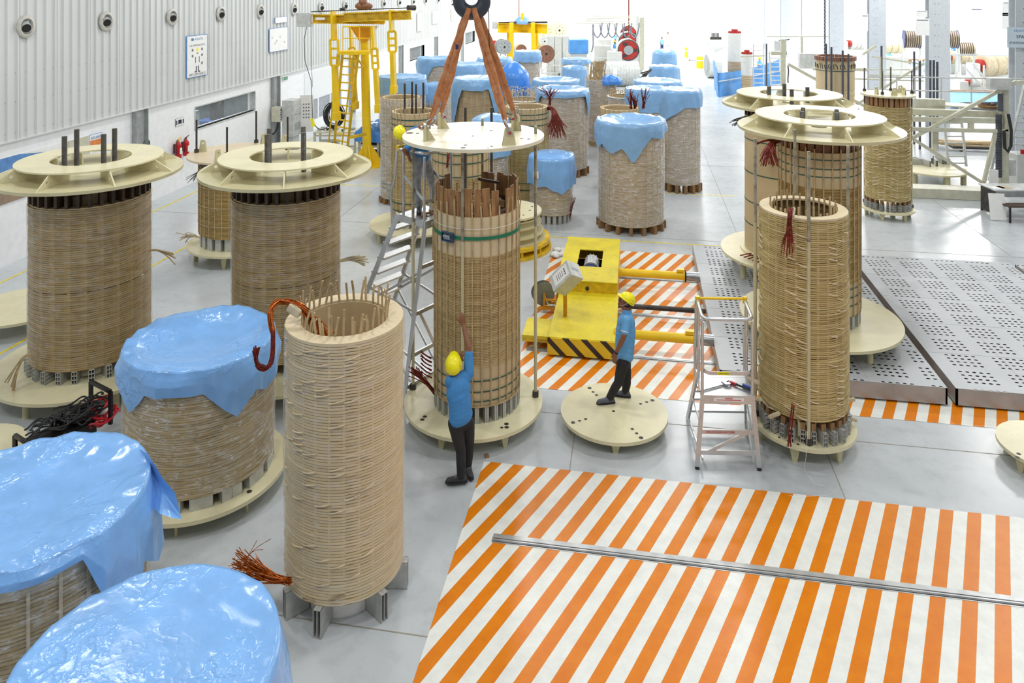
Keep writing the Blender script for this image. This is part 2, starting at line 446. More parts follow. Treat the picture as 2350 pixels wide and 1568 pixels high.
def stripe_mat():
    t = NT('orange_and_white_floor_paint')
    tc = t.n('ShaderNodeTexCoord'); sp = t.n('ShaderNodeSeparateXYZ'); t.l(tc.outputs['Object'], sp.inputs[0])
    s = t.math('ADD', t.math('MULTIPLY', sp.outputs[0], 0.91622), t.math('MULTIPLY', sp.outputs[1], -0.40067))
    s = t.math('DIVIDE', t.math('ADD', s, 6.018+300*0.2985*1.0), 0.2985)
    fr = t.math('FRACT', s)
    isor = t.math('LESS_THAN', fr, 0.493)
    v = t.coord(); b = t.noise(v, 5, 6, 0.7); d = t.noise(v, 16, 5, 0.75)
    org = t.ramp(b, [(0.3, (214, 116, 4)), (0.7, (224, 132, 12))])
    wh = t.ramp(b, [(0.3, (218, 220, 214)), (0.6, (232, 234, 228))])
    c = t.mixc(isor, wh, org)
    m2 = t.n('ShaderNodeMix', data_type='RGBA', blend_type='MULTIPLY'); m2.inputs[0].default_value = 0.7
    t.l(c, m2.inputs[6]); t.l(t.ramp(d, [(0.72, (255, 255, 255)), (0.80, (130, 128, 122))]), m2.inputs[7])
    t.l(m2.outputs[2], t.b.inputs['Base Color']); t.b.inputs['Roughness'].default_value = 0.3; t.b.inputs['Specular IOR Level'].default_value = 0.35
    t.bump(b, 0.08, 0.01)
    return t.m
M['stripe'] = stripe_mat()
def diamond_mat():
    t = NT('yellow_chequer_plate'); v = t.coord((1, 1, 1))
    tc = t.n('ShaderNodeTexCoord'); sp = t.n('ShaderNodeSeparateXYZ'); t.l(tc.outputs['Object'], sp.inputs[0])
    X, Y = sp.outputs[0], sp.outputs[1]
    a = t.math('SINE', t.math('MULTIPLY', t.math('ADD', X, Y), 130.0)); b = t.math('SINE', t.math('MULTIPLY', t.math('SUBTRACT', X, Y), 130.0))
    p = t.math('MAXIMUM', t.math('MULTIPLY', a, b), 0.0)
    nz = t.noise(v, 1.6, 6, 0.7); n2 = t.noise(v, 12, 5, 0.7)
    c = t.ramp(nz, [(0.3, (196, 180, 44)), (0.5, (224, 204, 36)), (0.7, (236, 218, 30))])
    m2 = t.n('ShaderNodeMix', data_type='RGBA', blend_type='MULTIPLY'); m2.inputs[0].default_value = 0.8
    t.l(c, m2.inputs[6]); t.l(t.ramp(n2, [(0.6, (255, 255, 255)), (0.78, (120, 110, 70))]), m2.inputs[7])
    t.l(m2.outputs[2], t.b.inputs['Base Color']); t.b.inputs['Roughness'].default_value = 0.35
    t.bump(p, 0.6, 0.006); return t.m
M['diamond'] = diamond_mat()
def hazard_mat():
    t = NT('black_and_yellow_hazard_paint')
    tc = t.n('ShaderNodeTexCoord'); sp = t.n('ShaderNodeSeparateXYZ'); t.l(tc.outputs['Object'], sp.inputs[0])
    s = t.math('FRACT', t.math('DIVIDE', t.math('ADD', sp.outputs[0], t.math('MULTIPLY', sp.outputs[2], 1.0)), 0.34))
    k = t.math('LESS_THAN', s, 0.36)
    c = t.mixc(k, lin((232, 196, 30)), lin((48, 36, 30)))
    t.l(c, t.b.inputs['Base Color']); t.b.inputs['Roughness'].default_value = 0.4; return t.m
M['hazard'] = hazard_mat()
def perf_mat():
    # aluminium deck sheet, punched through with groups of small oval holes
    t = NT('perforated_aluminium_sheet')
    tc = t.n('ShaderNodeTexCoord'); sp = t.n('ShaderNodeSeparateXYZ'); t.l(tc.outputs['Object'], sp.inputs[0])
    X, Y = sp.outputs[0], sp.outputs[1]
    px, py = 0.108, 0.115
    row = t.math('FLOOR', t.math('DIVIDE', Y, py))
    xs = t.math('ADD', t.math('DIVIDE', X, px), t.math('MULTIPLY', row, 0.0))
    fx = t.math('SUBTRACT', t.math('FRACT', xs), 0.5); fy = t.math('SUBTRACT', t.math('FRACT', t.math('DIVIDE', Y, py)), 0.5)
    dx = t.math('MULTIPLY', fx, px); dy = t.math('MULTIPLY', fy, py*1.5)
    r = t.math('SQRT', t.math('ADD', t.math('MULTIPLY', dx, dx), t.math('MULTIPLY', dy, dy)))
    hole = t.math('LESS_THAN', r, 0.031)
    gx = t.math('FRACT', t.math('DIVIDE', X, 0.756)); gy = t.math('FRACT', t.math('DIVIDE', Y, 0.575))
    g = t.math('MULTIPLY', t.math('LESS_THAN', gx, 0.7143), t.math('LESS_THAN', gy, 0.80))
    fac = t.math('MULTIPLY', hole, g)
    v = t.coord(); nz = t.noise(v, 1.5, 5, 0.65)
    t.l(t.ramp(nz, [(0.3, (166, 170, 173)), (0.7, (186, 190, 193))]), t.b.inputs['Base Color'])
    t.b.inputs['Metallic'].default_value = 0.12
    t.l(t.math('ADD', t.math('MULTIPLY', nz, 0.25), 0.32), t.b.inputs['Roughness'])
    tr = t.n('ShaderNodeBsdfTransparent'); mx = t.n('ShaderNodeMixShader')
    t.l(fac, mx.inputs[0]); t.l(t.b.outputs[0], mx.inputs[1]); t.l(tr.outputs[0], mx.inputs[2]); t.l(mx.outputs[0], t.out.inputs['Surface'])
    return t.m
M['perf'] = perf_mat()
M['deckside'] = simple('deck_edge_aluminium', (176, 172, 168), 0.4, 0.3, var=0.08, scale=3)
# ================================================================ the setting
WALLX = -14.95
fl = MB(); fl.add([(-40, -5, 0), (60, -5, 0), (60, 130, 0), (-40, 130, 0)], [(0, 1, 2, 3)])
struct(fl.build('floor', M['floor']))
# floor joints and painted lines
jm = simple('floor_joint_sealant', (150, 146, 132), 0.7); ym = simple('yellow_line_paint', (230, 208, 50), 0.5, var=0.15, scale=10)
j = MB()
for x in (-0.91, 2.7): j.box((x, 11.4, 0.0015), (0.012, 2.0, 0.002))
j.box((-7, 11.76, 0.0015), (30, 0.012, 0.002))
j.box((-5.5, 7.5, 0.0015), (6.8, 0.014, 0.002))
for y in (20.4, 29, 38, 47): j.box((0, y, 0.0015), (29, 0.014, 0.002))
for x in (-8.5, -4.9, 2.7, 9.2): j.box((x, 40, 0.0015), (0.014, 39, 0.002))
struct(j.build('trim_1', jm))
y = MB()
y.box((-11.45, 25, 0.002), (0.06, 38, 0.002)); y.box((-14.2, 25, 0.002), (0.06, 38, 0.002))
y.box((0.4, 20.04, 0.002), (5.6, 0.05, 0.002)); y.box((-8, 24.2, 0.002), (6.5, 0.05, 0.002))
y.box((1.8, 24.9, 0.002), (2.6, 0.05, 0.002))
struct(y.build('trim_2', ym))
a1 = MB(); a1.box((3.9, 6.2, 0.003), (12.04, 8.4, 0.003)); struct(a1.build('trim_3', M['stripe']))
a2 = MB(); a2.box((3.4, 15.85, 0.003), (10.96, 6.8, 0.003)); struct(a2.build('trim_4', M['stripe']))
# floor rails set flush in the striped areas
rm = simple('worn_floor_rail_steel', (196, 198, 198), 0.35, 0.5, var=0.12, scale=4)
def rail(x0, x1, y, name):
    r = MB(); r.box(((x0+x1)/2, y, 0.006), (x1-x0, 0.15, 0.004))
    r.box(((x0+x1)/2, y-0.03, 0.012), (x1-x0, 0.02, 0.012)); r.box(((x0+x1)/2, y+0.0, 0.012), (x1-x0, 0.012, 0.012))
    r.mat(1); r.box(((x0+x1)/2, y-0.014, 0.0085), (x1-x0, 0.014, 0.002)); r.box(((x0+x1)/2, y-0.055, 0.0085), (x1-x0, 0.01, 0.002))
    struct(r.build(name, [rm, M['dark']]))
rail(-1.72, 9.5, 8.97, 'trim_5'); rail(-2.0, 8.5, 13.77, 'trim_6'); rail(-0.9, 8.5, 15.56, 'trim_7'); rail(-0.9, 8.5, 17.5, 'trim_8')

# left wall: plaster below, corrugated sheet above
wl_ = MB()
def wall_seg(y0, y1, z0=0.0, z1=3.0): wl_.box((WALLX-0.15, (y0+y1)/2, (z0+z1)/2), (0.3, y1-y0, z1-z0))
# openings: (y0, y1, z0, z1)
win = [(23.7, 27.8, 1.8, 2.55), (32.4, 36.7, 0.45, 1.4), (48.5, 52.0, 1.72, 2.57), (65, 69, 1.6, 2.6)]
yy = 0.0
for (a, b, c, d) in win:
    wall_seg(yy, a); wall_seg(a, b, 0, c); wall_seg(a, b, d, 3.0); yy = b
wall_seg(yy, 112)
struct(wl_.build('wall_left', M['white_wall']))
cr = MB(); prof = []; yv = 2.0; k = 0
while yv < 112:
    prof += [(yv, 0.0), (yv+0.025, 0.045), (yv+0.075, 0.045), (yv+0.10, 0.0)]
    if k % 4 == 3: prof += [(yv+0.115, 0.0), (yv+0.125, 0.030), (yv+0.150, 0.030), (yv+0.160, 0.0)]
    yv += 0.30; k += 1
vs = []; fs = []
for (yy, dx) in prof: vs += [(WALLX+0.02+dx, yy, 2.98), (WALLX+0.02+dx, yy, 9.0)]
for i in range(len(prof)-1): fs.append((2*i, 2*i+2, 2*i+3, 2*i+1))
cr.add(vs, fs); cr.box((WALLX-0.1, 57, 6.0), (0.2, 110, 6.0)); cr.box((WALLX+0.05, 57, 2.97), (0.1, 110, 0.03))
struct(cr.build('wall_left_sheeting', M['corr']))
sc = MB()
for zz in (3.15, 4.6, 3.9):
    for i in range(0, 160):
        sc.box((WALLX+0.024, 12+i*0.30+0.2, zz), (0.012, 0.018, 0.018))
struct(sc.build('trim_9', M['grey_paint']))
# grey structural posts in the left wall
for i, yq in enumerate((20.7, 29.4, 38.0, 46.4, 55.0, 63.6)):
    p = MB(); p.box((WALLX+0.02, yq, 1.48), (0.05, 0.55, 2.96)); p.box((WALLX+0.09, yq-0.27, 1.48), (0.14, 0.02, 2.96)); p.box((WALLX+0.09, yq+0.27, 1.48), (0.14, 0.02, 2.96))
    struct(p.build('trim_%d' % (20+i), M['grey_paint']))
# office windows with rooms behind
def office(n, a, b, c, d):
    w = MB(); X = WALLX
    for (y0, y1, z0, z1) in ((a, b, c-0.04, c), (a, b, d, d+0.04), (a-0.04, a, c, d), (b, b+0.04, c, d)):
        w.box((X-0.1, (y0+y1)/2, (z0+z1)/2), (0.24, y1-y0, z1-z0))
    o = struct(w.build('window_%d' % n, M['lgrey']))
    g = MB(); g.box((X-0.12, (a+b)/2, (c+d)/2), (0.01, b-a, d-c))
    gm = NT('window_glass_%d' % n); gm.b.inputs['Base Color'].default_value = (0.75, 0.82, 0.84, 1); gm.b.inputs['Roughness'].default_value = 0.03
    gm.b.inputs['Alpha'].default_value = 0.12; g.build('pane', gm.m, o)
    return o
o1 = office(1, *win[0])
area_lamp(WALLX-1.4, 25.7, 2.9, 0.6, 2.5, 50)  # unseen fill lamp added to brighten the room behind the window
room = MB(); a, b, c, d = win[0]; X = WALLX
for nm_, c_, s_ in (('wall_office', (X-2.6, (a+b)/2, 1.5), (0.05, b-a+3, 3.0)), ('wall_office', (X-1.45, b+1.5, 1.5), (2.3, 0.05, 3.0)), ('wall_office', (X-1.45, a-1.5, 1.5), (2.3, 0.05, 3.0)), ('floor_office', (X-1.45, (a+b)/2, 0.0), (2.3, b-a+3, 0.02))):
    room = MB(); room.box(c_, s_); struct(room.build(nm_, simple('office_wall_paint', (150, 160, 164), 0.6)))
cb = empty('office_cabinet', (X-1.3, a+1.0, 0.02), 'grey steel cabinet row seen through the wall window', 'cabinet')
m_ = MB(); m_.box((0, 0, 1.05), (0.5, 1.9, 2.1)); m_.build('body', simple('grey_green_cabinet', (136, 152, 156), 0.4), cb)
m_ = MB(); m_.box((0.255, -0.47, 1.05), (0.02, 0.9, 2.0)); m_.box((0.255, 0.47, 1.05), (0.02, 0.9, 2.0)); m_.build('door', simple('cabinet_door_paint', (146, 162, 166), 0.4), cb)
eq = empty('office_machine', (X-1.1, a+3.0, 0.02), 'blue and black machine behind the office window', 'machine')
m_ = MB(); m_.box((0, 0, 0.8), (0.8, 1.2, 1.6)); m_.build('base', simple('machine_blue', (58, 92, 160), 0.4), eq)
m_ = MB(); m_.box((0, 0.3, 2.0), (0.3, 0.3, 0.9)); m_.box((0.1, -0.2, 1.9), (0.2, 0.16, 0.7)); m_.path([(0.2, -0.5, 2.3), (0.25, -0.2, 1.8), (0.25, 0.1, 2.3)], 0.04); m_.build('column', M['rubber'], eq)
# second opening: three louvred panels
for i in range(3):
    a, b = 32.45 + i*1.42, 33.8 + i*1.42
    w = MB(); w.box((WALLX-0.06, (a+b)/2, 0.925), (0.03, b-a, 0.95))
    for q in range(16): w.box((WALLX-0.035, (a+b)/2, 0.49+q*0.058), (0.02, b-a-0.1, 0.012))
    struct(w.build('window_%d' % (2+i), M['louver']))
    if i: q = MB(); q.box((WALLX-0.05, a-0.04, 0.925), (0.12, 0.1, 0.95)); struct(q.build('trim_%d' % (30+i), M['white_wall']))
office(5, *win[2]); office(6, *win[3])
m_ = MB(); m_.box((WALLX-1.0, 59, 2.0), (0.05, 24, 2.2)); struct(m_.build('wall_office_far', M['white_wall']))
fp = MB(); fp.box((WALLX+0.01, 34.6, 2.1), (0.02, 4.6, 1.3)); struct(fp.build('trim_33', simple('frosted_panel', (226, 230, 234), 0.2, var=0.01)))

# far end and right-hand bay
bw = MB(); bw.box((10, 112, 4.5), (70, 0.3, 9)); struct(bw.build('wall_back', M['wall_far']))
for i, yq in enumerate((30.4, 38.6, 47.8, 57.0, 66.2, 75.4, 84.6, 93.8)):
    c = MB(); X = 14.15
    c.box((X, yq-0.24, 4.9), (0.92, 0.05, 9.8)); c.box((X, yq+0.24, 4.9), (0.92, 0.05, 9.8)); c.box((X, yq, 4.9), (0.06, 0.44, 9.8))
    for zz in range(12):
        c.mat(1); c.box((X-0.2, yq-0.27, 0.9+zz*0.5), (0.03, 0.01, 0.03)); c.box((X-0.05, yq-0.27, 0.9+zz*0.5), (0.03, 0.01, 0.03)); c.mat(0)
    struct(c.build('wall_column_%d' % (i+1), [simple('blue_grey_column_paint', (200, 206, 211), 0.45, var=0.03), M['greyink']]))
wr = MB(); XR = 30.0; prof = []; yv = 30.0
while yv < 112:
    prof += [(yv, 0.0), (yv+0.05, -0.05), (yv+0.12, -0.05), (yv+0.17, 0.0)]; yv += 0.5
vs = []; fs = []
for (yy, dx) in prof: vs += [(XR+dx, yy, 3.4), (XR+dx, yy, 10.0)]
for i in range(len(prof)-1): fs.append((2*i, 2*i+1, 2*i+3, 2*i+2))
wr.add(vs, fs); wr.box((XR+0.2, 71, 1.7), (0.2, 82, 3.4)); struct(wr.build('wall_right', M['wall_far']))

# round air vents on the sheeting
vent0 = None
vy = [16.36, 19.22, 22.3, 25.2, 28.1, 31.1, 34.0, 37.0, 40.0, 43.0, 46.0, 49.0, 52.0, 55.5, 60.0]
for i, q in enumerate(vy):
    if vent0 is None:
        t = empty('air_vent', (WALLX+0.04, q, 5.72), 'round grey air nozzle on the corrugated wall, nearest the left photo edge', 'air vent', 'air nozzles along the corrugated wall')
        t.rotation_euler = (0, PI/2, 0)
        m_ = MB(); m_.lathe([(0.185, 0.0), (0.265, 0.0), (0.285, 0.03), (0.285, 0.05), (0.255, 0.08), (0.20, 0.085), (0.185, 0.06)], 36, closed=True); m_.build('outer_ring', M['vent'], t, auto=50)
        m_ = MB(); m_.lathe([(0.19, 0.06), (0.17, 0.02), (0.12, -0.01), (0.0001, -0.01)], 30); m_.build('recess', M['grey_paint'], t, smooth=True)
        dn = Vector((0.30, -0.45, 0.84)).normalized(); m_ = MB(); m_.tube(dn*-0.02, dn*0.13, 0.135, 28, 0.125); m_.build('inner_nozzle', M['lgrey'], t, auto=50)
        m_ = MB(); m_.tube(dn*0.131, dn*0.134, 0.108, 28); m_.build('opening', M['dark'], t)
        vent0 = t
    else:
        copy_tree(vent0, (WALLX+0.04, q, 5.72), label='round grey air nozzle on the corrugated wall, number %s from the left' % ('zero one two three four five six seven eight nine ten eleven twelve thirteen fourteen fifteen'.split()[i+1]))
# ================================================================ coil kit
RND = random.Random(7)
def winding_mesh(R, z0, z1, pitch, ncol, seg_per=6, gap=0.022, gfrac=0.24, cross=(), wob=0.0, seed=1, Rin=None, brk=(), jit=0.003, lay=None):
    """Stacked wound discs: every turn a rounded band, dark slots between, spacer keys at ncol angles.
    cross: columns where each turn steps over to the next one. brk: heights with a wider slot."""
    rnd = random.Random(seed); N = ncol*seg_per; n = max(2, int(round((z1-z0)/pitch))); p = (z1-z0)/n
    rows = []; mb = MB(); vs = []
    ca = [math.cos(2*PI*i/N) for i in range(N)]; sa = [math.sin(2*PI*i/N) for i in range(N)]
    nrow = 0
    for k in range(n):
        zb = z0 + k*p; zt = zb + p*(1-gfrac); j = rnd.uniform(-jit, jit)
        wide = any(abs(zb - b) < p*0.5 for b in brk)
        if wide: zt = zb + p*0.3
        cr = {}
        for c in cross:
            cc = (c + rnd.choice((0, 0, 0, 1, -1)) ) % ncol
            cr[cc] = rnd.uniform(0.6, 1.1)
        joff = [rnd.uniform(-jit*wob, jit*wob) for _ in range(ncol)]
        for (kind, z) in ((0, zb), (0, zt), (1, zt+0.0005), (1, zb+p-0.0005)):
            for i in range(N):
                c = i//seg_per; f = (i % seg_per)/seg_per
                iscol = (i % seg_per) == 0
                if kind == 0:
                    r = R + j + joff[c]
                    zz = z
                    if c in cr and not wide:
                        t = math.sin(PI*min(1, f*1.2))
                        zz = z + cr[c]*p*0.42*t*(1 if z == zb else 0.8); r += 0.010*t
                else:
                    r = (R - 0.004) if (iscol and not wide) else R - gap*(3.5 if wide else 1)
                    zz = z
                    if c in cr and not wide and z < zb + p*0.99: zz = z
                vs.append((r*ca[i], r*sa[i], zz))
            nrow += 1
    fs = []
    for jx in range(nrow-1):
        a = jx*N; b = a+N
        for i in range(N):
            k = i+1 if i+1 < N else 0
            fs.append((a+i, a+k, b+k, b+i))
    mb.add(vs, fs)
    # close the top and the bottom down to the inner radius
    ri = Rin if Rin else R*0.72
    mb.lathe([(ri, z0), (R, z0)], N//2); mb.lathe([(R-0.01, z1), (ri, z1)], N//2)
    return mb
def strips_mesh(R, n, z0, z1, w=0.014, t=0.012, zj=0.0, lean=0.0, a0=0.0, seed=3):
    rnd = random.Random(seed); m = MB()
    for i in range(n):
        a = a0 + 2*PI*i/n + rnd.uniform(-0.006, 0.006); zt = z1 + rnd.uniform(-zj, zj)
        u = Vector((math.cos(a), math.sin(a), 0))
        p = u*(R+t/2); q = u*(R+t/2 + rnd.uniform(-lean, lean))
        m.bar((p.x, p.y, z0), (q.x, q.y, zt), w, t, up=(u.x, u.y, 0))
    return m
def crossovers(m, R, z0, z1, ncol, cols, pitch, seed=0, t=0.015, dens=0.75):
    """taped turns that step over from one disc to the next, every second disc"""
    rnd = random.Random(seed); m.mat(1); n = int((z1-z0)/pitch)
    for c in cols:
        for k in range(1, n-2, 3):
            if rnd.random() > dens: continue
            cc = c + rnd.choice((0, 0, 0, 0, -1, 1)); sg = 1 if (c % 2) else -1; pts = []
            zb = z0 + k*pitch + pitch*0.35; w = 2*PI/ncol
            for i in range(7):
                f = i/6; a = (cc + f*1.05)*w; s_ = f*f*(3-2*f); r = R + 0.004 + 0.010*math.sin(PI*f)
                pts.append((r*math.cos(a), r*math.sin(a), zb + sg*pitch*1.3*(s_-0.5)))
            m.path(pts, t*0.72, 5)
    return m
def band(parent, name, mat, R, z, h=0.012, t=0.006, tilt=0.0, dirn=0.0, n=64):
    m = MB(); m.ring(R, R+t, z-h/2, z+h/2, n)
    if tilt:
        m.v = [(x, y, zz + tilt*(x*math.cos(dirn)+y*math.sin(dirn))) for x, y, zz in m.v]
    return m.build(name, mat, parent)
def film_shell(parent, R, z0, z1, n=72, rows=16, amp=0.012, seed=0, name='stretch_film', mat='film'):
    m = MB(); pr = [(1, z0 + (z1-z0)*k/rows) for k in range(rows+1)]
    vs = []; 
    for r, z in pr:
        for i in range(n):
            a = 2*PI*i/n
            rr = R + amp*(0.4 + noise.noise(Vector((math.cos(a)*2.2+seed*3.1, math.sin(a)*2.2, z*4.0))))
            vs.append((rr*math.cos(a), rr*math.sin(a), z))
    fs = [(j*n+i, j*n+(i+1) % n, (j+1)*n+(i+1) % n, (j+1)*n+i) for j in range(rows) for i in range(n)]
    m.add(vs, fs); return m.build(name, M[mat], parent, smooth=True)
def cover_mesh(R, ztop, skirt, sag=0.0, n=120, nr=14, ns=16, seed=0, crumple=0.02, dome=0.0, fold=0.02, flare=0.0, rot=0.0, tiltx=0.0, tilty=0.0):
    """A limp plastic sheet laid over a round top; skirt(angle) -> how far it hangs."""
    vs = []; S = Vector((seed*7.3, seed*3.7, seed*1.9))
    def nz(p, k=1.0): return noise.noise(p*k + S)
    def ridged(p): return 1 - abs(noise.noise(p + S))*2
    for j in range(nr):
        f = j/(nr-1); r = R*(1.008)*f
        for i in range(n):
            a = 2*PI*i/n; x = r*math.cos(a); y = r*math.sin(a)
            z = ztop - sag*max(0, 1-(f/0.82)**3) + dome*(1-f*f) + (x*tiltx + y*tilty)
            pn = Vector((x, y, 0))
            z += crumple*(0.35*nz(pn, 2.2) + 0.6*ridged(pn*3.1)*f*f + 0.35*nz(pn, 7)*f)*(0.3+f)
            vs.append((x, y, max(z, ztop - sag - 0.01) if dome == 0 else z))
    for j in range(1, ns+1):
        t = j/ns
        for i in range(n):
            a = 2*PI*i/n; L = skirt((a+rot) % (2*PI)); d = L*t
            px, py = math.cos(a), math.sin(a)
            w = fold*min(1, t*2.0)*(0.45 + 1.15*ridged(Vector((px*2.6, py*2.6, d*0.5))) + 0.4*nz(Vector((px*6, py*6, d*2.2))))
            lob = min(1, d/0.06)
            rr = R*1.008 + 0.012*lob + max(w, -0.004) + flare*d
            z = ztop + (px*R*tiltx + py*R*tilty) - d - 0.015*(1-(1-lob)**2) + crumple*0.5*nz(Vector((px*4, py*4, d*3)))
            vs.append((rr*px, rr*py, z))
    rows = nr + ns; fs = []
    for j in range(rows-1):
        for i in range(n):
            fs.append((j*n+i, (j+1)*n+i, (j+1)*n+(i+1) % n, j*n+(i+1) % n))
    m = MB(); m.add(vs, fs); return m
def jag(base, pts, rough=0.03, seed=0):
    """skirt length: base plus pointed lobes [(angle, halfwidth, extra)]"""
    def f(a):
        L = base
        for (c, w, e) in pts:
            d = abs((a - c + PI) % (2*PI) - PI)
            if d < w: L = max(L, base + e*(1-d/w))
        return L + rough*noise.noise(Vector((math.cos(a)*3+seed*5, math.sin(a)*3, seed)))
    return f
def hollow_block(w=0.075, h=0.22, L=0.28, cols=2, rows=3, t=0.008):
    """extruded aluminium section, cells open at both ends; origin at bottom, outer end at +x"""
    m = MB()
    for i in range(cols+1): m.box((-L/2, -w/2 + t/2 + i*(w-t)/cols, h/2), (L, t, h))
    for k in range(rows+1): m.box((-L/2, 0, t/2 + k*(h-t)/rows), (L, w, t))
    m.mat(1); m.box((-L*0.6, 0, h/2), (0.004, w-t, h-t)); m.mat(0)  # dark plate across the cells stands in for their inner shade
    return m
BLK = {}
def block_ring(cx, cy, R, z, n, label, group, kind='cell', w=0.075, h=0.22, L=0.28, proud=0.0, a_mid=None, span=PI*1.3, jitter=0.0, name='spacer_block', mat=None, wood=None, cat='spacer block', seed=5):
    """separate blocks set radially round a circle; only the side that faces the camera is filled"""
    rnd = random.Random(seed)
    if a_mid is None: a_mid = to_cam(cx, cy)
    key = (kind, w, h, L)
    for i in range(n):
        a = a_mid - span/2 + span*(i+0.5)/n
        pr = proud + rnd.uniform(0, jitter)
        if key not in BLK:
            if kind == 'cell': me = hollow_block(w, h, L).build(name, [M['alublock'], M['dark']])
            elif kind == 'channel':
                m = MB(); t = 0.006
                m.box((-L/2, -w/2+t/2, h/2), (L, t, h)); m.box((-L/2, w/2-t/2, h/2), (L, t, h)); m.box((-t/2, 0, h/2), (t, w, h)); m.box((-L/2, 0, h/2), (L, t, h*0.98))
                me = m.build(name, M['alublock'])
            else:
                m = MB(); m.box((-L/2, 0, h/2), (L, w, h)); me = m.build(name, mat or M['woodlight'], bevel=0.004)
            BLK[key] = me; o = me
        else:
            o = BLK[key].copy(); COL.objects.link(o)
        o.name = name
        o.location = (cx + (R+pr)*math.cos(a), cy + (R+pr)*math.sin(a), z); o.rotation_euler = (0, 0, a + rnd.uniform(-0.05, 0.05)*(1 if jitter else 0))
        tag(o, label, cat, group)
        if wood:
            wh, ww, wl = wood; k2 = ('w',)+wood
            if k2 not in BLK:
                m = MB(); m.box((-wl/2, 0, wh/2), (wl, ww, wh)); w_ = m.build('wooden_spacer', M['woodlight'], bevel=0.004); BLK[k2] = w_
            else: w_ = BLK[k2].copy(); COL.objects.link(w_)
            w_.location = (cx + (R+pr*0.2-0.01)*math.cos(a), cy + (R+pr*0.2-0.01)*math.sin(a), z+h); w_.rotation_euler = (0, 0, a)
            tag(w_, label.replace('grey hollow aluminium', 'small tan wooden').replace('standing', 'lying'), 'wooden spacer', group.replace('aluminium', 'wooden'))
def support_disc(cx, cy, R, z, label, t=0.05, legs=6, leg_r=0.045, holes=(), a0=None, bearing=0.0, leg_kind='round', z_floor=0.0, group=None, inner=0.0):
    e = empty('support_disc', (cx, cy, z_floor), label, 'support disc', group)
    m = MB(); m.ring(inner, R, z-t-z_floor, z-z_floor, 96); m.build('disc_plate', M['cream'], e, auto=40)
    a0 = to_cam(cx, cy) if a0 is None else a0
    for i in range(legs):
        a = a0 + 2*PI*(i+0.5)/legs; r = R*0.86; x, y = r*math.cos(a), r*math.sin(a); m = MB()
        if leg_kind == 'round': m.tube((x, y, 0), (x, y, z-t-z_floor), leg_r, 16)
        else:
            u = Vector((math.cos(a), math.sin(a), 0)); w = Vector((-u.y, u.x, 0)); zt = z-t-z_floor; P = Vector((x, y, 0))
            m.prism([P-w*0.03-u*0.02, P+w*0.03-u*0.02, P+w*0.075-u*0.02+Vector((0,0,zt)), P-w*0.075-u*0.02+Vector((0,0,zt))], u*0.03)
            m.box((x-u.x*0.05, y-u.y*0.05, zt/2), (0.02, 0.09, zt), rz=a+PI/2)
        m.build('leg', M['cream2'], e)
    for (r, a, hr) in holes:
        m = MB(); m.lathe([(0.0001, 0.0015), (hr, 0.0015), (hr+0.008, 0.003), (hr+0.012, 0.0012)], 18, (r*math.cos(a), r*math.sin(a), z-z_floor))
        m.build('bolt_hole', M['darksteel'], e)  # dark disc for each hole, its inner shade put into the colour
    return e
def press_ring(cx, cy, z, label, group=None, R1=1.45, R2=1.13, ri=0.62, gap=0.2, n=8, rot=0.0):
    """lower flange, upper ring, triangular gussets between"""
    e = empty('pressing_ring', (cx, cy, z), label, 'pressing ring', group)
    m = MB(); m.ring(0.14, R1, 0, 0.05, 96); m.build('lower_flange', M['cream2'], e, auto=40)
    m = MB(); m.ring(ri, R2, gap+0.05, gap+0.075, 96); m.build('upper_ring', M['cream'], e, auto=40)
    for i in range(n):
        a = rot + 2*PI*i/n; u = Vector((math.cos(a), math.sin(a), 0)); w = Vector((-u.y, u.x, 0)); z0 = Vector((0, 0, 0.05)); z1 = Vector((0, 0, 0.05+gap))
        m = MB()
        m.plate_hole([u*(ri-0.03)+z0-w*0.01, u*(R1-0.03)+z0-w*0.01, u*(R2-0.02)+z1-w*0.01, u*(ri-0.03)+z1-w*0.01], u*(R2+0.03)+z0-w*0.01+Vector((0,0,gap*0.42)), 0.028, w*0.02)
        m.build('gusset', M['cream'], e)
    return e
def rod(x, y, z0, z1, label, group=None, r=0.02, paint=None, nut0=True, nut1=False, mat=None, nutz=None):
    """threaded tie rod standing on z0; paint = height up to which it is cream"""
    e = empty('tie_rod', (x, y, z0), label, 'tie rod', group)
    zp = (paint - z0) if paint else 0
    if paint: m = MB(); m.tube((0, 0, 0), (0, 0, zp), r*1.08, 12); m.build('painted_sleeve', M['rod_paint'], e, auto=60)
    m = MB(); m.tube((0, 0, zp), (0, 0, z1-z0), r, 12); m.build('threaded_end', mat or M['thread'], e, auto=60)
    if nut0: m = MB(); m.tube((0, 0, 0), (0, 0, 0.085), r*2.3, 6); m.build('hex_nut', M['darksteel'], e)
    if nutz: m = MB(); m.tube((0, 0, nutz-z0), (0, 0, nutz-z0+0.07), r*2.2, 6); m.build('hex_nut', M['darksteel'], e)
    return e
def lead_bundle(name, paths, r, mat, label=None, cat='wire bundle', group=None, parent=None, loc=None):
    m = MB()
    for p in paths: m.path(p, r, 5)
    o = m.build(name, mat, parent)
    if label: tag(o, label, cat, group)
    return o
def bez(p0, p1, p2, p3, n=10):
    p0, p1, p2, p3 = map(Vector, (p0, p1, p2, p3)); out = []
    for i in range(n+1):
        t = i/n; s = 1-t
        out.append(p0*s**3 + p1*3*s*s*t + p2*3*s*t*t + p3*t**3)
    return out
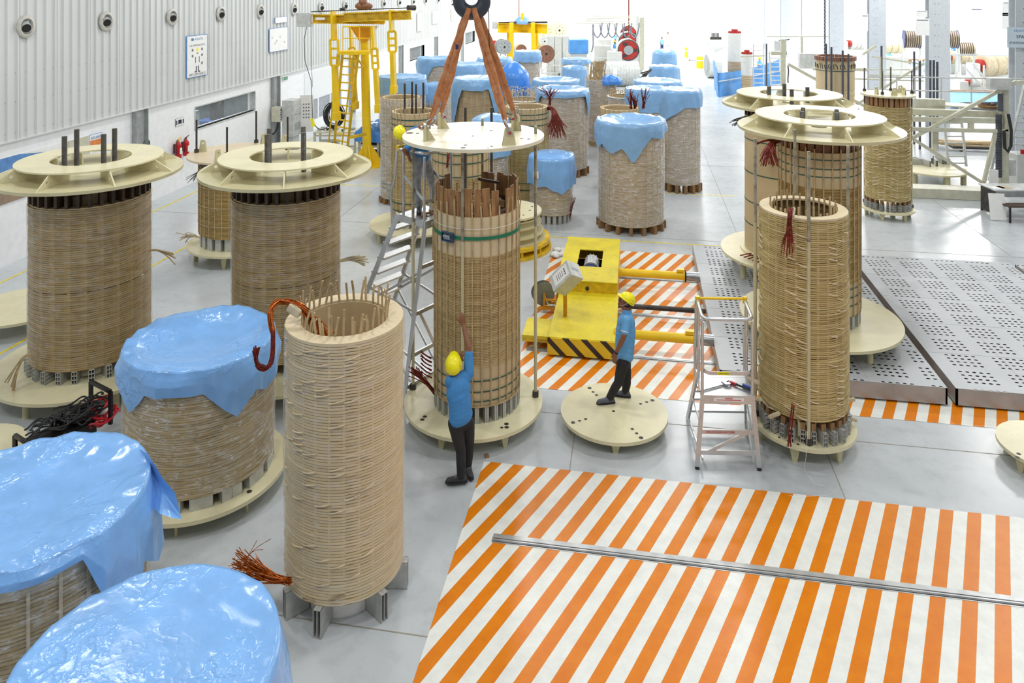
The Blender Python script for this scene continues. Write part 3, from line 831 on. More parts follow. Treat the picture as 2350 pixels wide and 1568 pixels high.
def spray(origin, ctrl, end, spread, n, seed=0, start_spread=0.02, npts=9):
    """n wires leaving ORIGIN, bending through CTRL and splaying to END"""
    rnd = random.Random(seed); out = []
    def rv(s): return Vector((rnd.uniform(-s, s), rnd.uniform(-s, s), rnd.uniform(-s, s)))
    for i in range(n):
        e = Vector(end) + rv(spread); c = Vector(ctrl) + rv(spread*0.45)
        out.append(bez(Vector(origin)+rv(start_spread), Vector(origin)*0.4+c*0.6+rv(start_spread), c*0.5+e*0.5+rv(spread*0.3), e, npts))
    return out
# ================================================================ coils near the camera
def coil_root(name, cx, cy, z, label, cat='winding coil', group=None):
    return empty(name, (cx, cy, z), label, cat, group)
N0 = 'nobody'
# ---- A and B: tall brown coils clamped under cream pressing rings, left
def clamped_coil(xL, xR, yb, label, disc_label, ring_label, rods_px, seed, side, plateR=1.48, rot=0.2):
    (cx, cy), R, D = circ(xL, xR, yb, 0.57); R = 0.5*(R+0.915); front = D - R
    support_disc(cx, cy, plateR, 0.35, disc_label, legs=6, leg_r=0.05, a0=to_cam(cx, cy)-0.25, inner=0.0)
    block_ring(cx, cy, R+0.015, 0.35, 15, 'grey hollow aluminium spacer block standing under the %s' % side, 'aluminium spacer blocks under the %s' % side, w=0.085, h=0.2, L=0.26, span=PI*1.25, jitter=0.04, seed=seed)
    e = coil_root('winding_coil', cx, cy, 0.55, label)
    H_ = 3.28 - 0.55
    m = winding_mesh(R, 0.0, H_-0.15, 0.034, 24, 5, gap=0.018, gfrac=0.30, cross=(), wob=1.0, seed=seed, brk=(H_*0.445,))
    m.build('winding', M['kbrown'], e)
    m = strips_mesh(R-0.016, 24, 0.0, H_-0.15, w=0.05, t=0.013, a0=0.05); m.build('spacer_columns', M['kbrown'], e)
    m = MB(); m.ring(R*0.7, R*0.73, 0, H_, 48); m.build('inner_cylinder', M['boardin'], e)
    m = MB(); m.ring(R*0.73, R-0.01, H_-0.15, H_-0.13, 64); m.build('top_ring', M['board'], e)
    for i in range(34):
        a = 2*PI*i/34; m = MB(); m.box(((R-0.09)*math.cos(a), (R-0.09)*math.sin(a), H_+0.045), (0.18, 0.05, 0.35), rz=a); m.build('wooden_wedge', M['darkwood'], e)
    film_shell(e, R+0.012, 0.02, H_-0.15, seed=seed)
    press_ring(cx, cy, 3.50, ring_label, rot=rot)
    for i, (px, py, dd, h) in enumerate(rods_px):
        p = WD(px, py, D+dd)
        rod(p.x, p.y, 3.56, p.z, 'thick threaded steel rod sticking up inside the pressing ring of the %s' % side, 'threaded rods inside the pressing ring of the %s' % side, r=0.042, nut0=False)
    return cx, cy, R, D
A = clamped_coil(62, 348, 853, 'tall brown wound coil standing nearest the corrugated wall', 'large cream support disc under the leftmost tall brown coil', 'cream pressing ring with gussets on the leftmost tall brown coil', [(148, 313, -0.42, 0), (176, 297, 0.1, 0), (238, 308, -0.35, 0), (263, 295, 0.28, 0)], 11, 'leftmost tall coil', rot=0.12)
B = clamped_coil(533, 779, 836, 'tall brown wound coil behind the blue covered coil, second from the left', 'large cream support disc under the second tall brown coil', 'cream pressing ring with gussets on the second tall brown coil', [(613, 309, -0.3, 0), (618, 295, 0.2, 0), (697, 304, -0.3, 0), (696, 291, 0.25, 0)], 12, 'second tall coil', rot=0.42)
# ---- C: slim coil behind B, flat lifting disc on top
(cx, cy), pR, D = circ(427, 663, 590, 0.35)
support_disc(cx, cy, pR, 0.35, 'cream support disc under the slim coil by the office window', legs=6, leg_kind='plate', a0=to_cam(cx, cy)+0.2)
R = 0.98
block_ring(cx, cy, R-0.08, 0.35, 15, 'plain grey aluminium spacer block standing under the slim coil by the office window', 'aluminium spacer blocks under the slim coil by the office window', kind='channel', w=0.16, h=0.3, L=0.3, span=PI*1.3, seed=4)
e = coil_root('winding_coil', cx, cy, 0.65, 'slim brown coil with vertical strips half hidden behind the second tall coil')
winding_mesh(R-0.05, 0.0, 1.62, 0.03, 24, 4, gap=0.016, seed=21).build('winding', M['kbrown'], e)
strips_mesh(R-0.05, 34, 0.0, 1.7, w=0.022, t=0.014).build('spacer_strips', M['strip'], e)
MB().ring(R*0.8, R-0.07, 0, 1.8, 48).build('inner_cylinder', M['darkwood'], e)
for zz in (0.3, 0.75, 1.2, 1.5): band(e, 'binding_band', M['strip'], R-0.034, zz, 0.02)
def lifting_lug(parent, x, y, z, a, h=0.24, w=0.17, rot=0.0):
    u = Vector((math.cos(a), math.sin(a), 0)); m = MB(); P = Vector((x, y, z)); n = Vector((-u.y, u.x, 0))
    pts = [P-u*w/2, P+u*w/2, P+u*w*0.3+Vector((0,0,h*0.93)), P+u*w*0.16+Vector((0,0,h)), P-u*w*0.16+Vector((0,0,h)), P-u*w*0.3+Vector((0,0,h*0.93))]
    m.plate_hole([p-n*0.02 for p in pts], P-n*0.02+Vector((0,0,h*0.72)), 0.028, n*0.04); return m.build('lifting_lug', M['cream2'], parent)
d = empty('clamping_disc', (cx, cy, 2.5), 'flat cream clamping disc with lugs on the slim coil by the office window', 'clamping disc')
MB().ring(0, pR, 0, 0.045, 80).build('disc_plate', cream('tan_dusty_paint', (222, 204, 172), 0.6), d, auto=40)
for px, py, aa in ((466, 348, 0.1), (500, 372, 1.35), (605, 332, 1.25), (653, 336, 0.15)):
    p = W(px, py, 2.545) - Vector((cx, cy, 2.5)); lifting_lug(d, p.x, p.y, 0.045, aa, 0.3, 0.2)
for px, py, top in ((451, 350, 275), (521, 358, 292), (588, 328, 255), (660, 345, 268)):
    p = W(px, py, 2.545); zt = CAM_H - (top-Y_H)*depth_of(p.x, p.y)/F_PX
    rod(p.x, p.y, 2.545, zt, 'thin dark threaded rod rising from the flat disc by the office window', 'thin rods on the flat disc by the office window', r=0.024, nut0=True, mat=M['darksteel'])
p = W(521, 597, 0.35)
rod(W(522, 570, 0.35).x, W(522, 570, 0.35).y, 0.35, 2.5, 'cream painted tie rod beside the slim coil by the office window', r=0.03, paint=2.45)
# ---- D: wide coil wrapped in film with a blue sheet over it
(cx, cy), R, D = circ(283, 628, 1152, 0.40); DC = (cx, cy, R)
support_disc(cx, cy, 1.11, 0.25, 'cream support disc under the blue covered wide coil', legs=7, leg_r=0.02, a0=to_cam(cx, cy)+0.15, holes=((0.98, to_cam(cx, cy)+0.62, 0.022),))
block_ring(cx, cy, R-0.005, 0.25, 9, 'long grey aluminium spacer block lying under the blue covered wide coil', 'aluminium spacer blocks under the blue covered wide coil', kind='channel', w=0.27, h=0.15, L=0.1, span=PI*1.15, seed=9)
e = coil_root('wrapped_coil', cx, cy, 0.40, 'wide film-wrapped brown coil under a blue sheet, centre left')
winding_mesh(R, 0.0, 1.5, 0.030, 26, 5, gap=0.016, wob=1.6, seed=31, jit=0.004).build('winding', M['ktan'], e)
MB().ring(R*0.75, R-0.02, 0, 1.43, 48).build('inner_cylinder', M['boardin'], e)
film_shell(e, R+0.016, 0.02, 1.50, amp=0.02, seed=3, mat='filmd')
rw = [bez((R*math.cos(a0_), R*math.sin(a0_), z_), ((R+.05)*math.cos(a0_+.06), (R+.05)*math.sin(a0_+.06), z_-.02), ((R+.04)*math.cos(a0_+.2), (R+.04)*math.sin(a0_+.2), z_+.02), ((R+.02)*math.cos(a0_+.3), (R+.02)*math.sin(a0_+.3), z_+.01)) for a0_, z_ in ((to_cam(cx, cy)-.12, .78), (to_cam(cx, cy)-.05, .80), (to_cam(cx, cy)-.1, .74))]
lead_bundle('twine', rw, 0.006, M['strip'], parent=e)
tc = to_cam(cx, cy)
c = cover_mesh(R+0.02, 1.985, jag(0.26, [(tc-0.95, 0.25, 0.28), (tc+0.42, 0.40, 0.42), (tc+0.9, 0.5, 0.3), (tc-2.4, 0.8, 0.2), (tc+2.2, 0.8, 0.3)], 0.05, 2), sag=0.12, n=220, nr=30, ns=26, seed=4, crumple=0.035, fold=0.045).build('plastic_sheet', M['sheet'], smooth=True)
c.location = (cx, cy, 0); tag(c, 'blue plastic sheet sagging over the wide wrapped coil, centre left', 'plastic sheet')
# ---- E: big beige coil in the foreground
(cx, cy), R, D = circ(655, 925, 1392, 0.30); EC = (cx, cy, R)
tc = to_cam(cx, cy)
for i, aa in enumerate((-1.12, -0.42, 0.62, 1.35, 2.6, -2.3)):
    a = tc + aa; L_ = 0.26
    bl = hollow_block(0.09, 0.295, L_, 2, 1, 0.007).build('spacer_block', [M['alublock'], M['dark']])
    bl.location = (cx + (R+0.06)*math.cos(a), cy + (R+0.06)*math.sin(a), 0); bl.rotation_euler = (0, 0, a)
    tag(bl, 'tall grey aluminium block standing on the floor under the big beige coil', 'spacer block', 'blocks under the big beige coil')
m = MB(); m.ring(R*0.62, R*0.66, 0.0, 0.28, 64); cp = m.build('cylinder_foot', M['paper']); cp.location = (cx, cy, 0.0); tag(cp, 'low white cylinder standing on the floor under the big beige coil', 'cylinder')
e = coil_root('winding_coil', cx, cy, 0.30, 'big beige paper-wound coil standing open in the foreground')
HE = 3.01 - 0.30
crossovers(winding_mesh(R, 0.0, HE-0.03, 0.0315, 26, 8, gap=0.02, gfrac=0.27, cross=(4, 13, 21), wob=1.0, seed=41, Rin=R*0.74), R, 0.0, HE-0.03, 26, (4, 13, 15, 17, 19, 21), 0.021, 6, .012, .35).build('winding', [M['kbeige'], M['striplt']], e)
strips_mesh(R-0.017, 26, 0.0, HE-0.03, w=0.022, t=0.012, a0=0.0).build('spacer_columns', M['striplt'], e)
MB().ring(R*0.74, R+0.004, HE-0.03, HE, 104).build('top_ring', M['boardlt'], e, auto=40)
MB().ring(R*0.70, R*0.72, 0.0, HE-0.02, 64).build('inner_cylinder', M['boardin'], e, smooth=False)
rnd = random.Random(5)
for i in range(36):
    a = 2*PI*(i+rnd.uniform(-.15, .15))/36; u = Vector((math.cos(a), math.sin(a), 0)); r0 = R*0.735; hh = rnd.uniform(0.16, 0.30); k = rnd.uniform(-0.05, 0.05); k2 = rnd.uniform(-0.04, 0.04); t = Vector((-u.y, u.x, 0))
    for q in range(rnd.choice((1, 1, 2))):
        b = u*(r0 - q*0.012) + t*q*0.02; m = MB()
        pts = [b+Vector((0, 0, HE-0.25)), b+Vector((0, 0, HE)), b+u*k*0.3+t*k2*0.4+Vector((0, 0, HE+hh*0.5)), b+u*k+t*k2+Vector((0, 0, HE+hh*(1-q*0.3)))]
        for p_, q_ in zip(pts[:-1], pts[1:]): m.bar(p_, q_, 0.024, 0.012, up=u)
        m.build('spacer_strip', M['strip'], e)
film_shell(e, R+0.014, 0.02, HE-0.02, rows=22, amp=0.016, seed=7)
# wire bundle coming out of E and drooping over towards D
o_in = WD(745, 770, D-0.28); o_top = WD(640, 692, D-0.15); o_dn = WD(626, 760, D-0.35); o_end = WD(597, 842, D-0.45); o_tip = WD(588, 800, D-0.5)
m = MB(); rnd = random.Random(8)
for i in range(38):
    rv = lambda s: Vector((rnd.uniform(-s, s), rnd.uniform(-s, s), rnd.uniform(-s, s)))
    g = rv(0.05)
    m.path(bez(o_in + Vector((rnd.uniform(-.2, .12), rnd.uniform(-.05, .05), -0.05))+g, WD(735, 740, D-0.28)+rv(.05), WD(690, 690, D-0.2)+rv(.05), o_top + g*0.5, 8) + bez(o_top+g*.5, WD(610, 705, D-.25)+g*.4, WD(622, 735, D-.3)+g*.4, o_dn+g*.4, 6)[1:], 0.006, 5)
m.build('copper_leads', M['copper'], e, world=True)
m = MB()
for i in range(20):
    g = rv(0.018); m.path(bez(o_dn+g, WD(626, 800, D-.4)+g, WD(630, 862, D-.45)+g, o_end+g*1.6, 8) + bez(o_end+g*1.6, WD(590, 845, D-.47)+rv(.03), WD(584, 830, D-.5)+rv(.03), o_tip + rv(0.05), 5)[1:], 0.006, 5)
m.build('hanging_leads', M['copperred'], e, world=True)
MB().box(WD(676, 712, D-0.22), (0.16, 0.07, 0.10), M=Matrix.Rotation(0.5, 3, 'Y')).build('paper_wrap', M['papertape'], e, world=True, bevel=0.02)
# loose copper ends on the floor at its foot
m = MB()
for pth in spray(WD(663, 1335, D-0.55), WD(610, 1330, D-0.4), WD(556, 1290, D-0.3), 0.13, 46, 3, 0.03): m.path(pth, 0.005, 5)
for pth in spray(WD(600, 1320, D-0.4), WD(570, 1290, D-0.3), WD(545, 1300, D-0.3), 0.10, 26, 5, 0.05): m.path(pth, 0.004, 4)
for q in ((590, 1240), (622, 1237), (604, 1262)): m.path(bez(WD(560, 1300, D-.3), WD(570, 1270, D-.3), WD(580, 1260, D-.28), WD(q[0], q[1], D-.25)), 0.003, 4)
m.build('floor_leads', M['copper'], e, world=True)
# ---- F and G: blue covered coils at the bottom left
(fx, fy), FR, D = circ(-232, 335, 1334, 1.9)
e = coil_root('wrapped_coil', fx, fy, 0.0, 'wide film-wrapped coil with vertical strips in the bottom left corner')
winding_mesh(FR-0.02, 0.05, 1.68, 0.034, 26, 5, gap=0.02, seed=51, wob=1.0).build('winding', M['ktan'], e)
MB().ring(FR*0.7, FR-0.005, 1.68, 1.88, 72).build('top_cylinder', M['boardlt'], e, auto=40)
strips_mesh(FR-0.015, 26, 0.05, 1.86, w=0.026, t=0.022, a0=0.1).build('spacer_strips', M['striplt'], e)
film_shell(e, FR+0.03, 0.1, 1.86, amp=0.02, seed=9, mat='filmd')
tc = to_cam(fx, fy)
c = cover_mesh(FR+0.03, 1.93, jag(0.10, [(tc+0.56, 0.20, 0.58), (tc+0.78, 0.34, 0.66), (tc+1.15, 0.7, 0.62), (tc+2.1, 0.5, 0.35), (tc-1.5, 0.8, 0.2)], 0.03, 4), sag=0.04, n=260, nr=30, ns=26, seed=7, crumple=0.035, fold=0.045, flare=0.10).build('plastic_sheet', M['sheet'], smooth=True)
c.location = (fx, fy, 0); tag(c, 'blue plastic sheet over the coil at the left photo edge, folded over at its right', 'plastic sheet')
# the folded-over corner of that sheet
fc = MB(); P = [WD(318, 1030, 7.75), WD(340, 1042, 7.55), WD(372, 1095, 7.3), WD(402, 1132, 7.2), WD(417, 1192, 7.1), WD(398, 1190, 7.05), WD(368, 1180, 7.1), WD(352, 1165, 7.25), WD(345, 1110, 7.45)]
cen = WD(365, 1130, 7.35); vs = [cen+Vector((0.03, 0, 0.02))]+P; fs = [(0, i+1, (i+1) % len(P)+1) for i in range(len(P))]
fc.add(vs, fs); ff = fc.build('folded_corner', M['sheet'], c, smooth=True, world=True); sb = ff.modifiers.new('s', 'SUBSURF'); sb.levels = 2; sb.render_levels = 2; sb.subdivision_type = 'SIMPLE'
(gx, gy), GR, D = circ(-18, 640, 1840, 1.9)
e = coil_root('wrapped_coil', gx, gy, 0.0, 'wide coil hidden under the blue sheet at the bottom edge of the photo')
winding_mesh(GR-0.05, 0.05, 1.8, 0.05, 20, 4, gap=0.02, seed=52).build('winding', M['ktan'], e)
tc = to_cam(gx, gy)
c = cover_mesh(GR, 1.90, jag(0.7, [(tc+1.0, 0.8, 0.5)], 0.05, 6), sag=-0.02, n=240, nr=30, ns=24, seed=11, crumple=0.03, fold=0.05, flare=0.05).build('plastic_sheet', M['sheet'], smooth=True)
c.location = (gx, gy, 0); tag(c, 'blue plastic sheet draped right over the coil at the bottom photo edge', 'plastic sheet')
# ================================================================ coil H under the lifted disc, the lifting gear, right-hand coils
# ---- H
(px_, py_), PR, D_ = circ(927, 1245, 1010, .28)
(cx, cy), R, D = circ(997, 1192, 935, .52); HC = (cx, cy, R, D); tc = to_cam(cx, cy)
hh = [(0.93, tc+0.55, 0.022), (0.86, tc+0.60, 0.022), (0.90, tc+0.48, 0.012), (0.93, tc-0.95, 0.02), (0.86, tc-1.0, 0.02)]
support_disc(px_, py_, PR, 0.28, 'round cream support disc under the centre coil beside the reaching worker', legs=6, leg_kind='plate', a0=tc, holes=hh)
block_ring(cx, cy, R+0.005, 0.28, 17, 'upright grey aluminium block standing under the centre coil', 'aluminium spacer blocks under the centre coil', kind='channel', w=0.07, h=0.24, L=0.14, span=PI*1.2, name='spacer_block')
e = coil_root('winding_coil', cx, cy, 0.52, 'tall centre coil with brown wooden slats round its open top')
zb = lambda z: z - 0.52
MB().ring(R*0.8, R-0.012, 0.0, zb(1.12), 96).build('lower_board', M['board'], e, auto=40)
winding_mesh(R-0.004, zb(1.10), zb(2.73), 0.0235, 28, 4, gap=0.016, gfrac=0.33, seed=61, wob=1.0, Rin=R*0.8).build('winding', M['ktan'], e)
m = MB(); m.ring(R*0.8, R-0.008, zb(2.72), zb(3.30), 96)
m.build('upper_board', M['boardlt'], e, auto=40)
MB().ring(R*0.80, R-0.06, 0.0, zb(3.34), 64).build('inner_cylinder', M['darkwood'], e)
MB().ring(R+0.0, R+0.014, -0.005, 0.015, 96).build('bottom_ring', M['strip'], e)
n_st = 30
rnd = random.Random(4)
for i in range(n_st):
    a = tc + 2*PI*(i+0.5)/n_st
    u = Vector((math.cos(a), math.sin(a), 0)); zt = zb(3.50 + rnd.uniform(-0.05, 0.06)); m = MB()
    k = rnd.uniform(-0.02, 0.03)
    m.bar(u*(R+0.006), u*(R+0.006)+Vector((0, 0, zb(3.25))), 0.02, 0.014, up=u); m.bar(u*(R+0.006)+Vector((0, 0, zb(3.25))), u*(R+0.006+k)+Vector((-u.y*k, u.x*k, zt)), 0.02, 0.014, up=u)
    m.build('spacer_strip', M['strip'], e)
for i in range(30):
    a = tc + 2*PI*(i+0.1)/30; da = (a - tc + PI) % (2*PI) - PI
    if abs(da) > 2.35 and da < 0: continue
    if i in (3,): continue
    u = Vector((math.cos(a), math.sin(a), 0)); r0 = R - 0.045; ln = rnd.uniform(-0.01, 0.03); dz = rnd.uniform(-0.05, 0.03); tl = rnd.uniform(-0.02, 0.02)
    m = MB(); m.bar(u*r0+Vector((0, 0, zb(3.25+dz*0.5))), u*(r0+ln)+Vector((-u.y*tl, u.x*tl, zb(3.70+dz))), 0.116, 0.02, up=u)
    m.build('wooden_slat', M['wood'], e)
m = MB(); m.bar((-0.05, 0.35, zb(3.62)), (0.30, 0.25, zb(3.60)), 0.04); m.build('dark_batten', M['darkwood'], e)
m = MB(); rr_ = random.Random(3)
for i in range(60):
    m = MB()
    a = rr_.uniform(0, 2*PI); r = R*0.62*math.sqrt(rr_.random()); m.box((r*math.cos(a), r*math.sin(a), zb(3.33)), (0.07, 0.02, rr_.uniform(0.06, 0.14)), rz=rr_.uniform(0, 3)); m.build('packing_piece', M['strip'], e)
MB().ring(0, R*0.79, zb(3.26), zb(3.29), 48).build('top_infill', M['darkwood'], e)
for zz, mm in ((0.60, 'dkgreen'), (0.74, 'dkgreen'), (0.90, 'dkgreen')): band(e, 'binding_strap', M[mm], R+0.001, zb(zz), 0.016, 0.004)
band(e, 'ratchet_strap', M['green'], R+0.016, zb(3.0), 0.05, 0.005)
ab = tc - 0.66; u = Vector((math.cos(ab), math.sin(ab), 0)); w = Vector((-u.y, u.x, 0)); pz = u*(R+0.05)+Vector((0, 0, zb(3.0)))
Mr = Matrix((w, u, Vector((0, 0, 1)))).transposed()
m = MB()
for s_ in (-1, 1): m.box(pz + w*0.10*s_, (0.02, 0.05, 0.13), M=Mr); m.box(pz + Vector((0, 0, 0.062*s_)), (0.22, 0.05, 0.018), M=Mr)
m.build('ratchet_buckle', M['blueblk'], e, bevel=0.006)
m = MB(); m.tube(pz-w*0.07+u*0.0, pz+w*0.02, 0.03, 12); m.box(pz+w*0.0+u*0.01, (0.12, 0.03, 0.06), M=Mr); m.build('ratchet_handle', M['steel'], e)
m = MB(); aq = tc + 0.52; u2 = Vector((math.cos(aq), math.sin(aq), 0)); m.bar(u2*(R+0.004)+Vector((0, 0, 0.0)), u2*(R+0.004)+Vector((0, 0, zb(3.28))), 0.014, 0.006, up=u2); m.build('vertical_strap', M['dkgreen'], e)
band(e, 'thin_tie', M['paper'], R+0.02, zb(3.14), 0.005, 0.003)
# red-brown leads at its left foot
m = MB()
for pth in spray(WD(1000, 905, D-0.1), WD(975, 870, D-0.25), WD(948, 850, D-0.3), 0.07, 26, 2, 0.02, 7): m.path(pth, 0.007, 5)
m.build('lower_leads', M['copperred'], e, world=True)
m = MB()
for k in range(6):
    b_ = WD(990, 868-k*9, D+0.15); 
    for q in range(4): m.path(bez(b_+rv(.01), b_+Vector((-.08, 0, .03))+rv(.01), b_+Vector((-.12, 0, .05))+rv(.01), b_+Vector((-.17, 0, .1))+rv(.015), 5), 0.007, 5)
m.build('taped_lead_ends', M['copperred'], e, world=True)
m = MB(); 
for k in range(8): m.path(bez(WD(1003, 350, D)+rv(.02)+Vector((0,0,-1.0)), WD(995, 520, D-.2)+rv(.02), WD(990, 580, D-.2)+rv(.02), WD(968, 570, D-.1)+rv(.03), 6), 0.007, 5)
# ---- tie rods of H (they pass up to the lifted disc)
dz_top = 4.35
rl = 'long tie rod of the lifted disc, cream below and grey threaded above'
gr = 'tie rods standing round the centre coil'
m = None
c0 = (W(948, 893, .28) + W(1229, 910, .28))/2
RODS = []
v_ = W(1229, 910, .28) - W(948, 893, .28); v_.z = 0; hv = v_/2; pv = Vector((-hv.y, hv.x, 0))
for k, (o_, up_, nm) in enumerate(((hv*-1, -0.02, 'left of the centre coil'), (hv, 0.12, 'right of the centre coil'), (pv*-1*0.86+Vector((-0.03,0,0)), -0.02, 'in front of the centre coil, at the worker hand'), (pv*0.6+Vector((0.05,0,0)), 0.12, 'behind the centre coil'))):
    p = c0 + o_
    RODS.append(rod(p.x, p.y, 0.28, 4.35 if up_ < 0 else 4.40+up_, 'long tie rod ' + nm, gr, r=0.023, paint=2.95, mat=M['threadlt']))
# ---- lifted disc with its four lugs, shackles, slings and hook
(dx_, dy_), DR, D2 = circ(920, 1246, 343, 4.40)
dx_, dy_ = px_, py_
d = empty('lifting_disc', (dx_, dy_, 4.35), 'flat cream lifting disc hanging from orange slings above the centre coil', 'lifting disc')
MB().ring(0, 1.10, 0, 0.05, 96).build('disc_plate', cream('pale_cream_disc_paint', (232, 226, 200), 0.5), d, auto=40)
lugs = []
for k, (qx, qy, aa) in enumerate(((975, 322, 0.9), (1012, 294, 0.9), (1168, 333, -0.65), (1184, 299, -0.65))):
    p = W(qx, qy, 4.40); ctr = Vector((dx_, dy_, 4.40)); a = math.atan2(p.y-dy_, p.x-dx_)
    lp = p - Vector((dx_, dy_, 4.35)); n_ = a + PI/2 + (0.4 if k % 2 else -0.4)
    lifting_lug(d, lp.x, lp.y, 0.05, n_, 0.26, 0.20); lugs.append((p, n_))
    u = Vector((math.cos(n_), math.sin(n_), 0)); w = Vector((-u.y, u.x, 0)); m = MB()
    m.prism([lp+w*0.02, lp+w*0.16+Vector((0,0,0)), lp+w*0.02+Vector((0, 0, 0.22))], u*0.02); m.build('lug_stiffener', M['cream2'], d)
for (qx, qy, L_) in ((1085, 312, .04), (1068, 333, .05), (1063, 339, .08), (1127, 300, .06), (1197, 318, .05), (1213, 319, .05), (940, 305, .12), (958, 306, .05), (1128, 336, .04), (1120, 340, .03)):
    p = W(qx, qy, 4.402) - Vector((dx_, dy_, 4.35)); m = MB(); m.lathe([(0.0001, 0.0015), (L_*0.42, 0.0015), (L_*0.5, 0.001)], 14, (p.x, p.y, p.z)); m.build('bolt_hole', M['darksteel'], d)  # dark discs for the holes, their shade put into the colour
hk = WD(1083, 28, D2)
hook = empty('crane_hook', (hk.x, hk.y, hk.z), 'big dark forged crane hook at the top edge of the photo, holding orange slings', 'crane hook')
ur = Vector((math.cos(YAW), math.sin(YAW), 0)); uf = Vector((-math.sin(YAW), math.cos(YAW), 0)); uz = Vector((0, 0, 1))
def arcpts(c, r, a0, a1, n, sx=1.0): return [c + ur*r*math.cos(a0+(a1-a0)*i/n)*sx + uz*r*math.sin(a0+(a1-a0)*i/n) for i in range(n+1)]
def fat(m, pts, rad, n=14, flat=0.75):
    N_ = len(pts); vs = []
    for i, p in enumerate(pts):
        dd = (pts[min(i+1, N_-1)] - pts[max(i-1, 0)]).normalized(); s_ = uf; t_ = dd.cross(s_).normalized(); r_ = rad(i/(N_-1))
        for k in range(n):
            a = 2*PI*k/n; vs.append(p + t_*math.cos(a)*r_ + s_*math.sin(a)*r_*flat)
    fs = [(i*n+k, i*n+(k+1) % n, (i+1)*n+(k+1) % n, (i+1)*n+k) for i in range(N_-1) for k in range(n)] + [tuple(range(n))[::-1], tuple(range((N_-1)*n, N_*n))]
    m.add(vs, fs)
s_px = D2/F_PX
hc = Vector((0, 0, 28*s_px)) + ur*(-0.5*s_px)          # centre of the eye of the hook
m = MB(); 
pts = arcpts(hc, 29*s_px, 2.35, 2*PI+0.95, 34); fat(m, pts, lambda t: s_px*(9 + 8.5*math.sin(PI*t)**0.7))
m.build('hook_body', M['hook'], hook, smooth=True)
m = MB(); m.tube(hc + ur*(-24*s_px) + uz*(18*s_px), hc + uz*(62*s_px), 13*s_px, 18, 16*s_px); m.build('hook_shank', M['hook'], hook, smooth=False, auto=40)
m = MB(); m.path([hc + ur*(-46*s_px)+uz*(-12*s_px), hc + ur*(-30*s_px)+uz*(0*s_px), hc+ur*(-16*s_px)+uz*(20*s_px)], 1.6*s_px, 8); m.build('safety_latch', M['darksteel'], hook)
m = MB(); m.path([hc + uz*60*s_px + ur*(38*s_px), hc + uz*10*s_px + ur*38*s_px, WD(1122, 60, D2+.05)-hk, WD(1123, 128, D2+.05)-hk], 1.1*s_px, 6)
m.build('pendant_rope', M['darksteel'], hook)
hb = hk + hc - uz*(26*s_px)
for k, (p, n_) in enumerate(lugs):
    tops = [(-14, 0.05), (-4, -0.06), (6, -0.05), (15, 0.07)]
    side = (-1 if k < 2 else 1)
    lx = WD((985, 1010, 1163, 1184)[k], (283, 268, 290, 272)[k], depth_of(p.x, p.y))
    tp = hb + ur*(side*(5 if k in (0, 2) else 12)*s_px) + uf*(0.06 if k in (1, 3) else -0.08) + uz*0.05
    s = empty('lifting_sling', tuple(lx), 'orange round sling from the hook to the %s lug of the lifted disc' % ('near left', 'far left', 'near right', 'far right')[k], 'sling', 'orange slings on the crane hook')
    m = MB(); dd = (tp - lx); L_ = dd.length; dn = dd.normalized(); ax = dn.cross(uf).normalized()
    for q in (-1, 1):
        vs = []; N_ = 26; rows_ = 8
        for i in range(N_+1):
            t = i/N_; c = lx.lerp(tp, t) + ax*q*(0.026*math.sin(PI*min(1, t*1.05))**0.6+0.004) + uf*q*0.012 + uf*0.02*math.sin(t*9+q)
            wd_ = 0.052*(0.45+0.55*min(1, t*4)) + 0.005*math.sin(t*23+q*2)
            for kk in range(rows_):
                a = 2*PI*kk/rows_; vs.append(c + ax*math.cos(a)*wd_*0.75 + dn.cross(ax)*math.sin(a)*0.022 + ax*0.004*math.sin(t*40+kk*2))
        fs = [(i*rows_+kk, i*rows_+(kk+1) % rows_, (i+1)*rows_+(kk+1) % rows_, (i+1)*rows_+kk) for i in range(N_) for kk in range(rows_)] + [tuple(range(rows_))[::-1], tuple(range(N_*rows_, (N_+1)*rows_))]
        m.add(vs, fs)
    m.build('webbing', M['sling'], s, smooth=True, world=True)
    m = MB(); 
    if k == 0: m.box(lx.lerp(tp, 0.66) + ur*0.02 - uf*0.06, (0.045, 0.01, 0.07)); m.build('blue_label', M['navy'], s, world=True)
    sh = empty('bow_shackle', tuple(p + Vector((0, 0, 0.18))), 'galvanised bow shackle with a red pin on the %s lug of the lifted disc' % ('near left', 'far left', 'near right', 'far right')[k], 'shackle', 'shackles on the lifted disc')
    c_ = p + Vector((0, 0, 0.187)); u = Vector((math.cos(n_), math.sin(n_), 0)); w = Vector((-u.y, u.x, 0)); dr = (lx - c_).normalized(); m = MB()
    bow = [c_ + w*0.05, c_ + w*0.05 + dr*0.06, c_ + w*0.065 + dr*0.12, c_ + w*0.04 + dr*0.175, c_ + dr*0.19, c_ - w*0.04 + dr*0.175, c_ - w*0.065 + dr*0.12, c_ - w*0.05 + dr*0.06, c_ - w*0.05]
    m.path(bow, 0.016, 8)
    for q in (-1, 1): m.tube(c_ + w*(0.05*q-0.014), c_ + w*(0.05*q+0.014), 0.034, 14)
    m.build('bow', M['chrome'], sh, world=True, auto=50)
    m = MB(); m.tube(c_ - w*0.085, c_ + w*0.085, 0.019, 12); m.build('pin', M['redwax'], sh, world=True)
